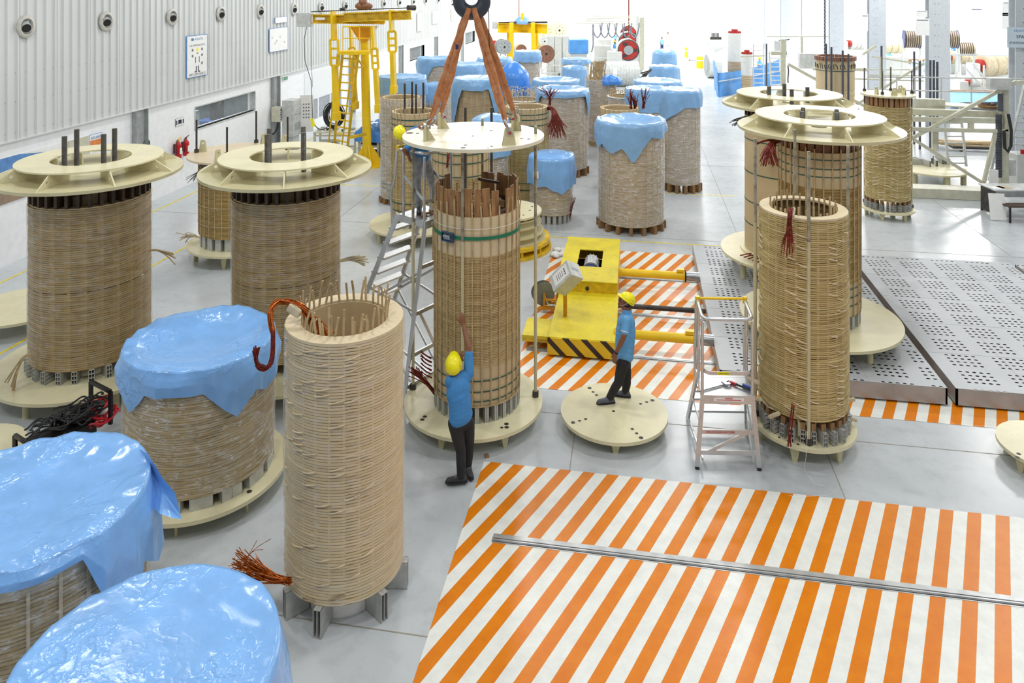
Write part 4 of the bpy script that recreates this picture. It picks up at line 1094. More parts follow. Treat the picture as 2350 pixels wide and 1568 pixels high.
# ---- disc Q with the standing worker
(qx_, qy_), QR, DQ = circ(1287, 1533, 1017, .22); tq = to_cam(qx_, qy_)
hq = []
for px, py in ((1353, 891), (1361, 900), (1369, 907), (1497, 919), (1484, 923), (1470, 927), (1315, 970), (1330, 966), (1344, 962), (1451, 985), (1461, 995), (1471, 1005), (1408, 944)):
    p = W(px, py, .22); dxx, dyy = p.x-qx_, p.y-qy_; hq.append((math.hypot(dxx, dyy), math.atan2(dyy, dxx), 0.021 if px in (1353, 1497, 1315, 1471) else 0.013))
support_disc(qx_, qy_, QR, 0.22, 'small round cream disc on the floor with a worker standing on it', legs=4, leg_kind='plate', a0=tq-0.75, holes=hq)
(vx_, vy_), VR, _ = circ(2284, 2540, 1092, .25)
hv2 = []
for px, py in ((2335, 1050), (2338, 1042)):
    p = W(px, py, .25); hv2.append((math.hypot(p.x-vx_, p.y-vy_), math.atan2(p.y-vy_, p.x-vx_), 0.016))
support_disc(vx_, vy_, VR, 0.25, 'cream disc cut off by the right photo edge, beside the striped floor', legs=5, leg_kind='plate', holes=hv2)
p = W(-150, 540, 0.6); support_disc(-12.1, 13.2, 0.95, 0.35, 'cream disc cut off by the left photo edge beside the wall', legs=5)
p = W(-60, 1040, 0.25); support_disc(p.x, p.y, 0.62, 0.30, 'cream disc at the left photo edge beside the black cable pile', legs=5)

# ---- M3: foreground right coil
(cx, cy), R, D = circ(1743, 1947, 970, .60); tc = to_cam(cx, cy)
hp = [(0.66, tc-0.5+0.1*i, 0.008) for i in range(0, 6, 2)]
support_disc(cx, cy, 0.73, 0.28, 'round cream support disc under the foreground coil on the right', legs=6, leg_kind='plate', a0=tc+0.35, holes=hp)
block_ring(cx, cy, R+0.0, 0.28, 17, 'grey hollow aluminium spacer block standing under the foreground coil on the right', 'aluminium spacer blocks under the foreground coil on the right', w=0.068, h=0.19, L=0.24, jitter=0.07, span=PI*1.25, seed=13, wood=(0.10, 0.062, 0.16))
e = coil_root('winding_coil', cx, cy, 0.60, 'tall open coil of woven paper-wrapped turns, foreground right')
HM = 3.44 - 0.60
wm_ = winding_mesh(R, 0.0, HM-0.03, 0.0275, 26, 7, gap=0.026, gfrac=0.30, cross=(3, 6, 9, 18, 22), wob=1.6, seed=71, jit=0.005, Rin=R*0.77)
strips_mesh(R-0.017, 26, 0.0, HM-0.03, w=0.035, t=0.012).build('spacer_columns', M['strip'], e)
crossovers(wm_, R, 0.0, HM-0.03, 26, (3, 6, 9, 12, 18, 22), 0.0275, 5).build('winding', [M['kolive'], M['striplt']], e)
MB().ring(R*0.77, R+0.002, HM-0.03, HM, 104).build('top_ring', M['boardlt'], e, auto=40)
MB().ring(R*0.70, R*0.72, 0.0, HM-0.25, 64).build('inner_cylinder', M['boardin'], e)
rnd = random.Random(15)
for i in range(30):
    a = 2*PI*(i+rnd.uniform(-.1, .1))/30; u = Vector((math.cos(a), math.sin(a), 0)); r0 = R*0.755; m = MB()
    m.bar(u*r0+Vector((0, 0, HM-0.3)), u*(r0+rnd.uniform(-.01, .01))+Vector((0, 0, HM+rnd.uniform(0.02, 0.14))), 0.026, 0.014, up=u); m.build('spacer_strip', M['strip'], e)
m = MB(); o_ = WD(1817, 470, D-R*0.75)
for i in range(30): 
    g = Vector((rnd.uniform(-.03, .03), rnd.uniform(-.02, .02), rnd.uniform(-.03, .03))); en = WD(1808 + rnd.uniform(-16, 14), 560 + rnd.uniform(-5, 32), D-R-0.09)
    m.path(bez(o_+g*0.6+Vector((0, 0, -0.2)), o_+g, WD(1812, 475, D-R-.05)+g, WD(1812, 500, D-R-.07)+g, 5)[:-1] + bez(WD(1812, 500, D-R-.07)+g, WD(1811, 520, D-R-.08)+g, en+Vector((0, 0, .12)), en, 5), 0.005, 5)
m.build('hanging_leads', M['copperred'], e, world=True)
m = MB(); m.tube(WD(1822, 478, D-R*.78), WD(1819, 497, D-R+.02), 0.025, 8); m.build('paper_wrap', M['papertape'], e, world=True)
m = MB()
for i in range(10):
    g = Vector((rnd.uniform(-.02, .02), rnd.uniform(-.01, .01), rnd.uniform(-.02, .02))); m.path(bez(WD(1820, 930, D-R+.0)+g, WD(1819, 945, D-R-.05)+g, WD(1815, 975, D-R-.08)+g, WD(1812, 1000, D-R-.08)+g*1.5, 6) + [WD(1812+rnd.uniform(-8, 8), 1025, D-R-.08)], 0.006 if i < 7 else 0.003, 5)
m.build('lower_leads', M['copperred'], e, world=True)
for i, (qa, qb) in enumerate((((1712, 866), (1742, 880)), ((1726, 912), (1748, 918)), ((1764, 958), (1790, 948)), ((1832, 955), (1852, 988)), ((1930, 953), (1966, 965)), ((1925, 922), (1962, 916)))):
    m = MB(); m.bar(WD(qa[0], qa[1], D-0.38 if i in (2, 3) else D-0.15), WD(qb[0], qb[1], D-0.45 if i in (2, 3) else D-0.15), 0.05, 0.05); m.build('taped_lead', M['papertape'], e, world=True, bevel=0.012)
m = MB(); m.path([WD(1742, 905, D-.2), WD(1750, 920, D-.4), WD(1762, 934, D-.5), WD(1775, 940, D-.6)], 0.003); 
for q in range(1): m.path([WD(1853, 990, D-.75), WD(1852, 1010, D-.78), WD(1850, 1048, D-.8), W(1845, 1075, .003), W(1850, 1085, .004), W(1862, 1100, .004), W(1870, 1112, .004), W(1890, 1115, .004), W(1905, 1125, .004), W(1918, 1131, .004), W(1900, 1137, .004), W(1865, 1139, .004), W(1820, 1140, .006), W(1812, 1137, .006)], 0.0028, 5)
m.build('white_thread', M['paper'], e, world=True)
gr3 = 'tie rods standing round the foreground coil on the right'
for (bx, by, top, pt, nm) in ((1856, 1020, 348, 555, 'in front of'), (1946, 965, 335, 640, 'right of'), (1723, 905, 318, 510, 'left of'), (1810, 880, 297, 470, 'behind')):
    p = W(bx, by, .28); 
    if nm == 'behind': p = Vector((cx+0.02, cy+0.69, .28))
    if nm == 'left of': p = Vector((cx-0.68, cy+0.02, .28))
    dpt = depth_of(p.x, p.y); zt = CAM_H-(top-Y_H)*dpt/F_PX; zp = CAM_H-(pt-Y_H)*dpt/F_PX
    rod(p.x, p.y, .28, zt, 'long cream tie rod ' + nm + ' the foreground coil on the right', gr3, r=0.024, paint=zp, mat=M['threadlt'])

# ---- M2: flange coil on the platform
(cx, cy), PR2, _ = circ(1697, 2077, 808, .62); tc = to_cam(cx, cy); D = depth_of(cx, cy)
support_disc(cx, cy, PR2, 0.62, 'large cream support disc standing on the perforated deck', legs=6, leg_r=0.05, a0=tc+0.2, z_floor=0.304)
R = 0.70; e = coil_root('winding_coil', cx, cy, 0.85, 'coil with red-brown slats under the near right pressing ring'); zb = lambda z: z-0.85
block_ring(cx, cy, R, 0.62, 14, 'grey aluminium block standing under the coil with the near right pressing ring', 'aluminium blocks under the coil with the near right pressing ring', kind='channel', w=0.08, h=0.23, L=0.2, span=PI*1.2)
MB().ring(R*.8, R-0.012, 0, zb(1.45), 80).build('lower_board', M['board'], e, auto=40)
winding_mesh(R, zb(1.44), zb(3.14), 0.026, 26, 4, gap=0.016, gfrac=0.33, seed=81, Rin=R*.8).build('winding', M['kbrown'], e)
MB().ring(R*.8, R-0.004, zb(3.13), zb(3.76), 80).build('upper_board', M['board'], e, auto=40)
MB().ring(R*.7, R-0.08, 0, zb(3.98), 60).build('inner_cylinder', M['darkwood'], e)
n_ = 30; rnd = random.Random(2)
for i in range(n_):
    a = tc + 2*PI*(i+.5)/n_; u = Vector((math.cos(a), math.sin(a), 0)); m = MB(); m.bar(u*(R+.01), u*(R+.012)+Vector((0, 0, zb(3.88+rnd.uniform(-.05, .04)))), 0.02, 0.014, up=u); m.build('spacer_strip', M['strip'], e)
for i in range(30):
    a = tc + 2*PI*i/30; u = Vector((math.cos(a), math.sin(a), 0)); m = MB(); m.bar(u*(R-.05)+Vector((0, 0, zb(3.72))), u*(R-.05)+Vector((0, 0, zb(4.06))), 0.11, 0.02, up=u); m.build('wooden_slat', simple('red_brown_slat_wood', (138, 92, 60), 0.5, rgb2=(96, 60, 40), scale=3) if i == 0 else bpy.data.materials['red_brown_slat_wood'], e)
for zz in (3.64, 3.48, 3.34, 1.05, 1.2, 1.35): band(e, 'binding_strap', M['dkgreen'], R+.001, zb(zz), 0.016, 0.005)
m = MB(); rnd = random.Random(5); b0 = WD(1790, 322, D-0.3)
for i in range(46):
    en = WD(1765+rnd.uniform(-22, 22), 362+rnd.uniform(-10, 22), D-0.95); g = Vector((rnd.uniform(-.04, .04), 0, rnd.uniform(-.03, .03)))
    m.path(bez(b0+g, WD(1775, 322, D-.8)+g, WD(1765, 330, D-.95)+g*1.5, en, 6), 0.007, 5)
for i in range(8):
    g = Vector((0, 0, rnd.uniform(-.02, .02))); m.path(bez(WD(1775, 322, D-.7)+g, WD(1760, 320, D-.8)+g, WD(1745, 325, D-.8)+g, WD(1731, 334, D-.8)+g, 6), 0.006, 5)
m.build('hanging_leads', M['copperred'], e, world=True)
press_ring(cx, cy, 4.06, 'cream pressing ring with gussets, the nearer of the two on the right', rot=tc+0.38)
for i, (px, py, dd) in enumerate(((1843, 247, 0.3), (1841, 256, -.3), (1920, 251, 0.3), (1921, 259, -.3))):
    p = WD(px, py, D+dd); rod(p.x, p.y, 4.12, p.z, 'short threaded rod end inside the nearer right pressing ring', 'rod ends inside the nearer right pressing ring', r=0.04, nut0=False)
# ---- M1: plain board cylinder behind it
cx, cy = 3.40, 17.79; tc = to_cam(cx, cy); D = depth_of(cx, cy)
support_disc(cx, cy, 1.48, 0.74, 'large cream disc with taped lead ends on the far left of the perforated deck', legs=6, leg_r=0.06, a0=tc-0.3, z_floor=0.304)
R = 0.95; e = coil_root('board_cylinder_coil', cx, cy, 0.74, 'smooth tan board-wrapped coil with green straps on the right'); zb = lambda z: z-0.74
MB().ring(R*.9, R+.10, 0, 0.05, 80).build('base_ring', M['cream'], e, auto=40)
MB().ring(R*.9, R, 0.05, zb(3.80), 80).build('board_wrap', M['board'], e, auto=40)
MB().ring(R*.7, R-.1, 0.05, zb(4.0), 50).build('inner_cylinder', M['darkwood'], e)
for zz in (3.62, 3.28, 2.55, 1.9, 1.4): band(e, 'binding_strap', M['dkgreen'], R+.001, zb(zz), 0.022, 0.005)
lds = MB()
for k in range(12):
    a = tc - 0.35 - 0.5 + k*0.09; u = Vector((math.cos(a), math.sin(a), 0)); P = Vector((cx, cy, 0.76))
    for q in range(3): lds.path([P+u*(R+.08)+Vector((0, 0, .02+q*.012)), P+u*(R+.2)+Vector((0.01*q, 0, .05)), P+u*(R+.34+.02*q)+Vector((0, 0.01*q, .03))], 0.012, 5)
lds.build('taped_lead_ends', M['copperred'], e, world=True)
m = MB(); rnd = random.Random(9)
for i in range(26): m.path(bez(WD(1745, 262, D-.6)+rv(.02), WD(1730, 262, D-.9)+rv(.03), WD(1710, 268, D-1)+rv(.03), WD(1690+rnd.uniform(-18, 16), 276+rnd.uniform(-4, 14), D-1.1), 5), 0.007, 5)
m.build('grey_leads', M['darksteel'], e, world=True)
press_ring(cx, cy, 4.03, 'cream pressing ring with gussets, the farther of the two on the right', rot=tc+0.2)
for i in range(30):
    a = 2*PI*i/30; m = MB(); m.box(((R-.06)*math.cos(a), (R-.06)*math.sin(a), zb(3.91)), (0.12, 0.06, 0.24), rz=a); m.build('wooden_wedge', M['darkwood'], e)
for i, (px, py, dd) in enumerate(((1765, 198, -.3), (1800, 192, 0.2), (1817, 205, -.3), (1853, 200, 0.0))):
    p = WD(px, py, D+dd); rod(p.x, p.y, 4.09, p.z, 'short threaded rod end inside the farther right pressing ring', 'rod ends inside the farther right pressing ring', r=0.045, nut0=False)
# ---- M4: disc-topped coil on the right
(cx, cy), PR4, _ = circ(1975, 2101, 492, .25); tc = to_cam(cx, cy); D = depth_of(cx, cy)
support_disc(cx, cy, PR4, 0.25, 'small cream disc under the disc-topped coil near the ivory frame', legs=6, leg_kind='plate', a0=tc+.3)
R = 0.60; e = coil_root('winding_coil', cx, cy, 0.55, 'slim woven coil under a small flat disc, near the ivory frame on the right')
block_ring(cx, cy, R+.01, 0.25, 13, 'grey hollow aluminium spacer block standing under the disc-topped coil', 'aluminium spacer blocks under the disc-topped coil', w=0.07, h=0.2, L=0.2, span=PI*1.2, jitter=.03, wood=(0.10, 0.06, 0.16))
wm_ = winding_mesh(R, 0.0, 2.70, 0.0335, 22, 4, gap=0.024, gfrac=0.34, cross=(1, 4, 7, 15, 19), wob=1.6, jit=.006, seed=91)
crossovers(wm_, R, 0.0, 2.70, 22, (1, 4, 7, 10, 13, 16, 19), 0.0335, 8, 0.018).build('winding', [M['kolive'], M['striplt']], e)
for i in range(26):
    a = 2*PI*i/26; m = MB(); m.box(((R-.03)*math.cos(a), (R-.03)*math.sin(a), 2.84), (0.05, 0.10, 0.28), rz=a); m.build('wooden_slat', M['wood'], e)
MB().ring(R*.8, R-.06, 0, 2.97, 48).build('inner_cylinder', M['darkwood'], e)
d = empty('clamping_disc', (cx, cy, 3.53), 'small flat cream disc with lugs on top of the slim woven coil on the right', 'clamping disc')
MB().ring(0, 0.74, 0, .05, 64).build('disc_plate', M['cream'], d, auto=40)
for (a, n_) in ((2.3, .3), (1.2, 1.8), (-.7, 1.8), (0.4, .3)): lifting_lug(d, .45*math.cos(a+tc), .45*math.sin(a+tc), .05, n_, .22, .18)
for (px, py, top, nm) in ((1978, 208, 155, 'left'), (2050, 203, 150, 'back'), (2025, 217, 163, 'front'), (2102, 215, 163, 'right')):
    p = W(px, py, 3.58); zt = CAM_H-(top-Y_H)*depth_of(p.x, p.y)/F_PX; q = Vector((cx, cy, 0)); dv = Vector((p.x-cx, p.y-cy, 0)); dv = dv.normalized()*min(dv.length, 0.68)
    rod(cx+dv.x, cy+dv.y, .25, zt, 'long tie rod through the small flat disc, %s side' % nm, 'tie rods of the disc-topped coil', r=0.022, paint=3.2, nutz=3.58)
# ================================================================ perforated decks, yellow trolley, platform ladders
def deck(x0, x1, y0, y1, label):
    e = empty('perforated_deck', ((x0+x1)/2, (y0+y1)/2, 0), label, 'deck'); hx, hy = (x1-x0)/2, (y1-y0)/2
    m = MB(); m.add([(-hx, -hy, .30), (hx, -hy, .30), (hx, hy, .30), (-hx, hy, .30)], [(0, 1, 2, 3)]); m.build('deck_sheet', M['perf'], e)
    m = MB()
    for (c, s) in (((0, -hy+.015, .165), (2*hx, .03, .262)), ((0, hy-.015, .165), (2*hx, .03, .262)), ((-hx+.015, 0, .165), (.03, 2*hy, .262)), ((hx-.015, 0, .165), (.03, 2*hy, .262))): m.box(c, s)
    m.build('edge_beam', M['deckside'], e)
    m = MB(); m.box((0, 0, .07), (2*hx-.07, 2*hy-.07, .02)); m.build('under_shade_sheet', M['darksteel'], e)  # added dark sheet standing in for the shade under the deck
    m = MB()
    for i in range(1, 4): m.box((-hx+2*hx*i/4, 0, .2), (.05, 2*hy-.06, .12))
    for k in range(1, 6): m.box((0, -hy+2*hy*k/6, .2), (2*hx-.06, .05, .12))
    m.build('cross_beam', M['deckside'], e)
    m = MB()
    for k in range(1, 5): m.box((0, -hy+2*hy*k/5, .3008), (2*hx, .006, .0015))
    for i in range(1, 3): m.box((-hx+2*hx*i/3, 0, .3008), (.005, 2*hy, .0015))
    m.build('panel_joint', M['grey_paint'], e)
    for (sx, sy) in ((-1, -1), (1, -1), (-1, 1), (1, 1)):
        m = MB(); m.tube((sx*(hx-.3), sy*(hy-.3), 0), (sx*(hx-.3), sy*(hy-.3), .15), .07, 14); m.build('roller', M['darksteel'], e)
    return e
deck(1.38, 4.90, 12.96, 19.12, 'perforated aluminium deck beside the yellow trolley, carrying two coils')
deck(5.03, 8.52, 12.97, 19.08, 'wide empty perforated aluminium deck at the right photo edge')
deck(8.62, 11.6, 13.0, 19.0, 'perforated aluminium deck behind, just showing at the right photo edge')
# ---- yellow trolley
T = empty('yellow_trolley', (-0.97, 15.9, 0), 'yellow chequer-plate trolley on the striped floor with two push tubes', 'trolley')
def tb(name, x0, x1, y0, y1, z0, z1, mat, bev=0.006):
    m = MB(); m.box(((x0+x1)/2, (y0+y1)/2, (z0+z1)/2), (x1-x0, y1-y0, z1-z0)); return m.build(name, mat, T, world=True, bevel=bev)
tb('lower_deck', -1.58, -0.36, 13.55, 15.66, .10, .36, M['diamond'])
tb('front_skirt', -1.585, -0.355, 13.525, 13.548, .05, .35, M['hazard'], 0)
m = MB(); zt = .60; x0, x1, y0, y1 = -1.64, -.38, 15.62, 18.35; hx0, hx1, hy0, hy1 = -1.28, -.75, 16.45, 17.5
for (a, b, c_, d_) in ((x0, x1, y0, hy0), (x0, x1, hy1, y1), (x0, hx0, hy0, hy1), (hx1, x1, hy0, hy1)): m.box(((a+b)/2, (c_+d_)/2, zt-.01), (b-a-.004, d_-c_-.004, .02))
m.build('upper_deck', M['diamond'], T, world=True)
m = MB()
for (c, s) in ((((x0+x1)/2, y0+.02, .34), (x1-x0, .02, .48)), (((x0+x1)/2, y1-.02, .34), (x1-x0, .02, .48)), ((x0+.01, (y0+y1)/2, .34), (.02, y1-y0, .48)), ((x1-.01, (y0+y1)/2, .34), (.02, y1-y0, .48))): m.box(c, s)
m.build('upper_frame', M['yellow2'], T, world=True)
tb('housing_floor', x0+.03, x1-.03, y0+.05, y1-.05, .08, .1, M['darksteel'], 0)
m = MB(); m.box((-1.2, 15.632, .5), (.02, .01, .02)); m.tube((-1.0, 15.6, .45), (-1.0, 15.64, .45), .04, 14); m.build('frame_hole', M['darksteel'], T, world=True)
m = MB()
m.tube((-1.0, 17.0, .36), (-1.0, 17.32, .42), .15, 20); m.tube((-1.0, 16.94, .35), (-1.0, 17.0, .36), .18, 20); mo = m.build('motor', M['lgrey'], T, world=True, auto=40)
m = MB()
for i in range(14):
    a = 2*PI*i/14; u = Vector((math.cos(a), 0, math.sin(a))); m.bar(Vector((-1.0, 17.02, .36))+u*.155, Vector((-1.0, 17.3, .42))+u*.155, .012, .02, up=u)
m.build('cooling_fin', M['steel'], mo, world=True)
m = MB(); m.tube((-1.0, 16.72, .3), (-1.0, 16.95, .3), .17, 20, .19); m.sphere((-1.0, 16.72, .3), .16, 16, 10); m.build('gearbox', M['navy'], T, world=True, auto=40)
tb('side_step', -2.09, -1.60, 13.78, 14.52, .19, .25, M['diamond']); tb('side_step_skirt', -2.09, -1.60, 13.80, 14.50, .12, .19, M['yellow2'])
for i, yp in enumerate((16.95, 13.95)):
    m = MB(); m.tube((-.36, yp, .33), (1.02, yp, .33), .085, 24); m.tube((-.40, yp, .33), (-.30, yp, .33), .12, 24, .085); m.box((.96, yp, .45), (.16, .10, .06)); m.tube((1.02, yp, .33), (1.05, yp, .33), .13, 24)
    m.build('push_tube', M['yellow'], T, world=True, auto=40)
    m = MB(); m.tube((1.055, yp, .33), (1.085, yp, .33), .13, 24); m.build('flange_seal', M['rubber'], T, world=True, auto=40)
    m = MB(); m.tube((1.085, yp, .33), (1.375, yp, .33), .10, 24); m.build('piston_sleeve', M['steel'], T, world=True, auto=40)
m = MB(); m.tube((-.36, 15.58, .16), (1.375, 15.58, .16), .045, 16); 
for i in range(60): m.tube((-.3+i*.027, 15.58, .16), (-.285+i*.027, 15.58, .16), .052, 12)
m.build('drive_screw', M['darksteel'], T, world=True)
m = MB(); m.box((-1.35, 14.46, .58), (.07, .07, .44)); m.build('box_post', M['orange'], T, world=True)
# tilted control box on the post
cbx = WD(1299, 638, depth_of(-1.35, 14.46)-.05)
Rm = Matrix.Rotation(YAW+0.25, 3, 'Z') @ Matrix.Rotation(0.55, 3, 'X') @ Matrix.Rotation(0.55, 3, 'Y')
m = MB(); m.box(cbx, (.32, .34, .54), M=Rm); b = m.build('control_box', M['lgrey'], T, world=True, bevel=.008)
m = MB(); m.box(cbx + Rm @ Vector((-.162, 0, .02)), (.004, .24, .40), M=Rm); lb = m.build('control_panel_label', M['paper'], b, world=True)
m = MB()
for k in range(4): m.box(cbx + Rm @ Vector((-.166, 0, -.08+k*.05)), (.004, .12, .008), M=Rm)
for k in range(3): m.box(cbx + Rm @ Vector((-.166, -.05+.05*k, .14)), (.004, .025, .03), M=Rm)
m.build('panel_marking', M['dkink'], b, world=True)
m = MB(); m.box(cbx + Rm @ Vector((.0, 0, .272)), (.17, .05, .004), M=Rm); m.build('vent_grille', M['grey_paint'], b, world=True)
m = MB(); m.bar((-1.35, 14.46, .78), tuple(cbx - Vector((0, 0, .18))), .06); m.build('box_bracket', M['orange'], T, world=True)
# cable reel at the trolley's left
rc = WD(1246, 672, 15.55); rr = .235
m = MB(); ax_ = Vector((.35, -.93, 0)).normalized(); 
m.tube(rc-ax_*.07, rc-ax_*.06, rr, 40); m.tube(rc+ax_*.06, rc+ax_*.07, rr, 40); rl_ = m.build('reel_flange', simple('grey_green_reel_paint', (128, 132, 122), .4), T, world=True, auto=40)
m = MB(); m.tube(rc-ax_*.06, rc+ax_*.06, rr*.82, 32); m.build('wound_cable', M['rubber'], T, world=True)
m = MB(); m.tube(rc+ax_*.07, rc+ax_*.1, .035, 14)
for k in range(6):
    a = 2*PI*k/6; s_ = ax_.cross(Vector((0, 0, 1))); m.tube(rc+ax_*.07+s_*math.cos(a)*.16+Vector((0, 0, 1))*math.sin(a)*.16, rc+ax_*.075+s_*math.cos(a)*.16+Vector((0, 0, 1))*math.sin(a)*.16, .009, 8)
m.build('reel_bolt', M['steel'], rl_, world=True)
m = MB(); fz = rc+ax_*.12
m.bar((fz.x, fz.y, rc.z+.03), (fz.x, fz.y, .10), .04); m.bar((fz.x-.08, fz.y, .10), (-1.62, fz.y, .12), .05); m.bar((fz.x, fz.y, .28), (-1.62, fz.y, .28), .035); m.bar((fz.x-.1, fz.y+.3, .10), (-1.62, fz.y+.3, .10), .05); m.bar((fz.x-.05, fz.y-.02, .10), (fz.x-.05, fz.y+.3, .10), .05)
m.build('reel_bracket', M['orange'], T, world=True)
m = MB(); m.path(bez(rc+ax_*.1+Vector((.02, 0, -.02)), rc+ax_*.14+Vector((.05, 0, -.22)), rc+ax_*.15+Vector((.14, 0, -.28)), rc+ax_*.1+Vector((.3, 0, -.1))), .014, 8); m.build('reel_cable', M['lgrey'], T, world=True)

# ---- platform ladders
def tubes(name, segs, r, mat, parent, n=8, world=True):
    m = MB()
    for s in segs:
        if len(s) > 2: m.path(s, r, n)
        else: m.tube(s[0], s[1], r, n)
    return m.build(name, mat, parent, world=world, auto=50)
def round_pts(pts, r=0.1, n=4):
    out = [Vector(pts[0])]
    for i in range(1, len(pts)-1):
        a, b, c = map(Vector, (pts[i-1], pts[i], pts[i+1])); u = (a-b).normalized()*min(r, (a-b).length*.45); v = (c-b).normalized()*min(r, (c-b).length*.45)
        for k in range(n+1):
            t = k/n; out.append((b+u)*(1-t)**2 + b*2*t*(1-t) + (b+v)*t*t)
    out.append(Vector(pts[-1])); return out
def platform_ladder(label, FL, FR, back, zp, depth, foot_back, rail_h, nsteps, fan=0.03, writing=None, gate=True, lean=0.0, foot_z=0.0):
    """FL, FR: front top corners of the platform (xy); back: unit vector to the stair side"""
    FL = Vector(FL); FR = Vector(FR); bk = Vector(back).normalized(); sd = (FR-FL).normalized(); wd = (FR-FL).length
    e = empty('platform_ladder', tuple((FL+FR)/2+bk*depth/2), label, 'platform ladder'); Z = Vector((0, 0, 1))
    def P(s, b, z): return FL + sd*(wd*s) + bk*b + Z*z
    m = MB()
    for k in range(4): m.box(P(.5, depth*(k+.5)/4, zp-.015), (wd, depth/4-.006, .03), M=Matrix((sd, bk, Z)).transposed())
    m.build('platform_deck', M['alu'], e, world=True)
    m = MB(); m.box(P(.5, -.012, zp-.06), (wd+.05, .024, .12), M=Matrix((sd, bk, Z)).transposed()); m.box(P(0, depth/2, zp-.06), (.025, depth, .1), M=Matrix((sd, bk, Z)).transposed()); m.box(P(1, depth/2, zp-.06), (.025, depth, .1), M=Matrix((sd, bk, Z)).transposed())
    fb = m.build('platform_frame', M['alu'], e, world=True)
    m = MB(); m.box(P(.52, -.027, zp-.055), (wd*.6, .004, .05), M=Matrix((sd, bk, Z)).transposed()); m.build('warning_label', M['paper'], fb, world=True)
    m = MB(); m.box(P(.52, -.030, zp-.042), (wd*.15, .002, .010), M=Matrix((sd, bk, Z)).transposed()); m.box(P(.52, -.030, zp-.062), (wd*.5, .002, .008), M=Matrix((sd, bk, Z)).transposed()); m.build('warning_text', M['cable_red'], fb, world=True)
    # front A-frame
    for s in (0, 1):
        o = -fan if s == 0 else fan
        m = MB(); m.bar(P(s, 0, zp-.05), P(s, -.06+lean, 0.03)+sd*o*1.6, .045, .06); m.build('front_leg', M['alu'], e, world=True)
        m = MB(); m.box(P(s, -.06+lean, .015)+sd*o*1.6, (.055, .07, .03)); m.build('rubber_foot', M['rubber'], e, world=True)
    for f in ((.22, .50) if zp < 1.5 else (.75, .27, .1, .5)):
        m = MB(); m.bar(P(0, (lean-.06)*(1-f), zp*f)-sd*fan*(1-f), P(1, (lean-.06)*(1-f), zp*f)+sd*fan*(1-f), .03, .06)
        cbar = m.build('cross_bar', M['alu'], e, world=True)
    m = MB(); m.bar(P(.08, -.05+lean*.78, zp*.22), P(.92, -.03+lean*.5, zp*.50), .02, .045)
    m.build('diagonal_brace', M['alu'], e, world=True)
    # stair side
    run = foot_back; tp = [P(0, depth, zp), P(1, depth, zp)]; ft = [P(0, depth+run, foot_z)-sd*fan*2, P(1, depth+run, foot_z)+sd*fan*2]
    for s in (0, 1): m = MB(); m.bar(tp[s], ft[s], .03, .08); m.build('stringer', M['alu'], e, world=True)
    for k in range(1, nsteps+1):
        t = k/(nsteps+1); a = tp[0].lerp(ft[0], t); b = tp[1].lerp(ft[1], t)
        m = MB(); m.bar(a, b, .17, .03); m.build('step', M['alu'], e, world=True)
    for s in (0, 1):
        m = MB(); m.bar(P(s, -.05+lean*.95, .12), ft[s]+Z*.06-bk*.02, .02, .045); m.build('side_strut', M['alu'], e, world=True)
        m = MB(); m.bar(P(s, -.03+lean*.5, zp*.5), tp[s].lerp(ft[s], .5), .02, .04); m.build('side_strut', M['alu'], e, world=True)
    if zp > 1.5:
        m = MB()
        for s in (0, 1): m.bar(P(s, lean*.28, zp*.72), tp[s].lerp(ft[s], .62), .02, .04); m.bar(P(s, -.03+lean*.85, zp*.12), tp[s].lerp(ft[s], .62), .02, .04)
        m.build('side_brace', M['alu'], e, world=True)
    # guard rail
    r = .022
    for s in (0, 1): tubes('guard_post', [(P(s, 0.02, zp-.1), P(s, 0.02, zp+rail_h-.05)), (P(s, depth*.8, zp-.1), P(s, depth*.8, zp+rail_h-.02))], r, M['alu'], e)
    loop = round_pts([P(0, depth, zp+rail_h), P(0, depth*.8, zp+rail_h), P(0, -.02, zp+rail_h), P(1, -.02, zp+rail_h), P(1, depth*.8, zp+rail_h), P(1, depth, zp+rail_h)], .12)
    tubes('guard_rail', [loop], .026, M['alu'], e)
    for s in (0, 1):
        o = sd*(-.02 if s == 0 else .02)
        tubes('hand_rail', [round_pts([P(s, depth, zp+rail_h)+o, P(s, depth+.06, zp+rail_h*.5)+o, P(s, depth+.16, zp+.35)+o, P(s, depth+.12, zp-.12)+o], .15)], r, M['alu'], e)
    knee = round_pts([P(0, depth*.8, zp+rail_h*.62), P(0, 0.0, zp+rail_h*.28), P(1, 0.0, zp+rail_h*.28), P(1, depth*.8, zp+rail_h*.62)], .12)
    m = MB()
    for a, b in zip(knee[:-1], knee[1:]): m.bar(a, b, .008, .05)
    kr = m.build('knee_rail', M['alu'], e, world=True)
    m = MB(); m.box(P(.42, -.008, zp+rail_h*.28), (wd*.25, .004, .04), M=Matrix((sd, bk, Z)).transposed()); m.build('caution_label', M['helmet'], kr, world=True)
    txt('CAUTION', P(.42, -.012, zp+rail_h*.28), .032, sd, Z, M['dkink'], kr, 'caution_text')
    if gate: 
        tubes('gate_bar', [(P(-.02, depth, zp+rail_h+.03), P(1.02, depth, zp+rail_h+.03))], .02, M['yellow'], e)
        for s in (0, 1): m = MB(); m.tube(P(s, depth, zp+rail_h-.03), P(s, depth, zp+rail_h+.06), .035, 12); m.build('gate_clamp', M['yellow'], e, world=True)
    if writing:
        txt(writing, P(.35, -.075*(1-.5)-.014, zp*.5), .04, sd, Z, M['cable_red'], cbar, 'ladder_number')
    return e, P
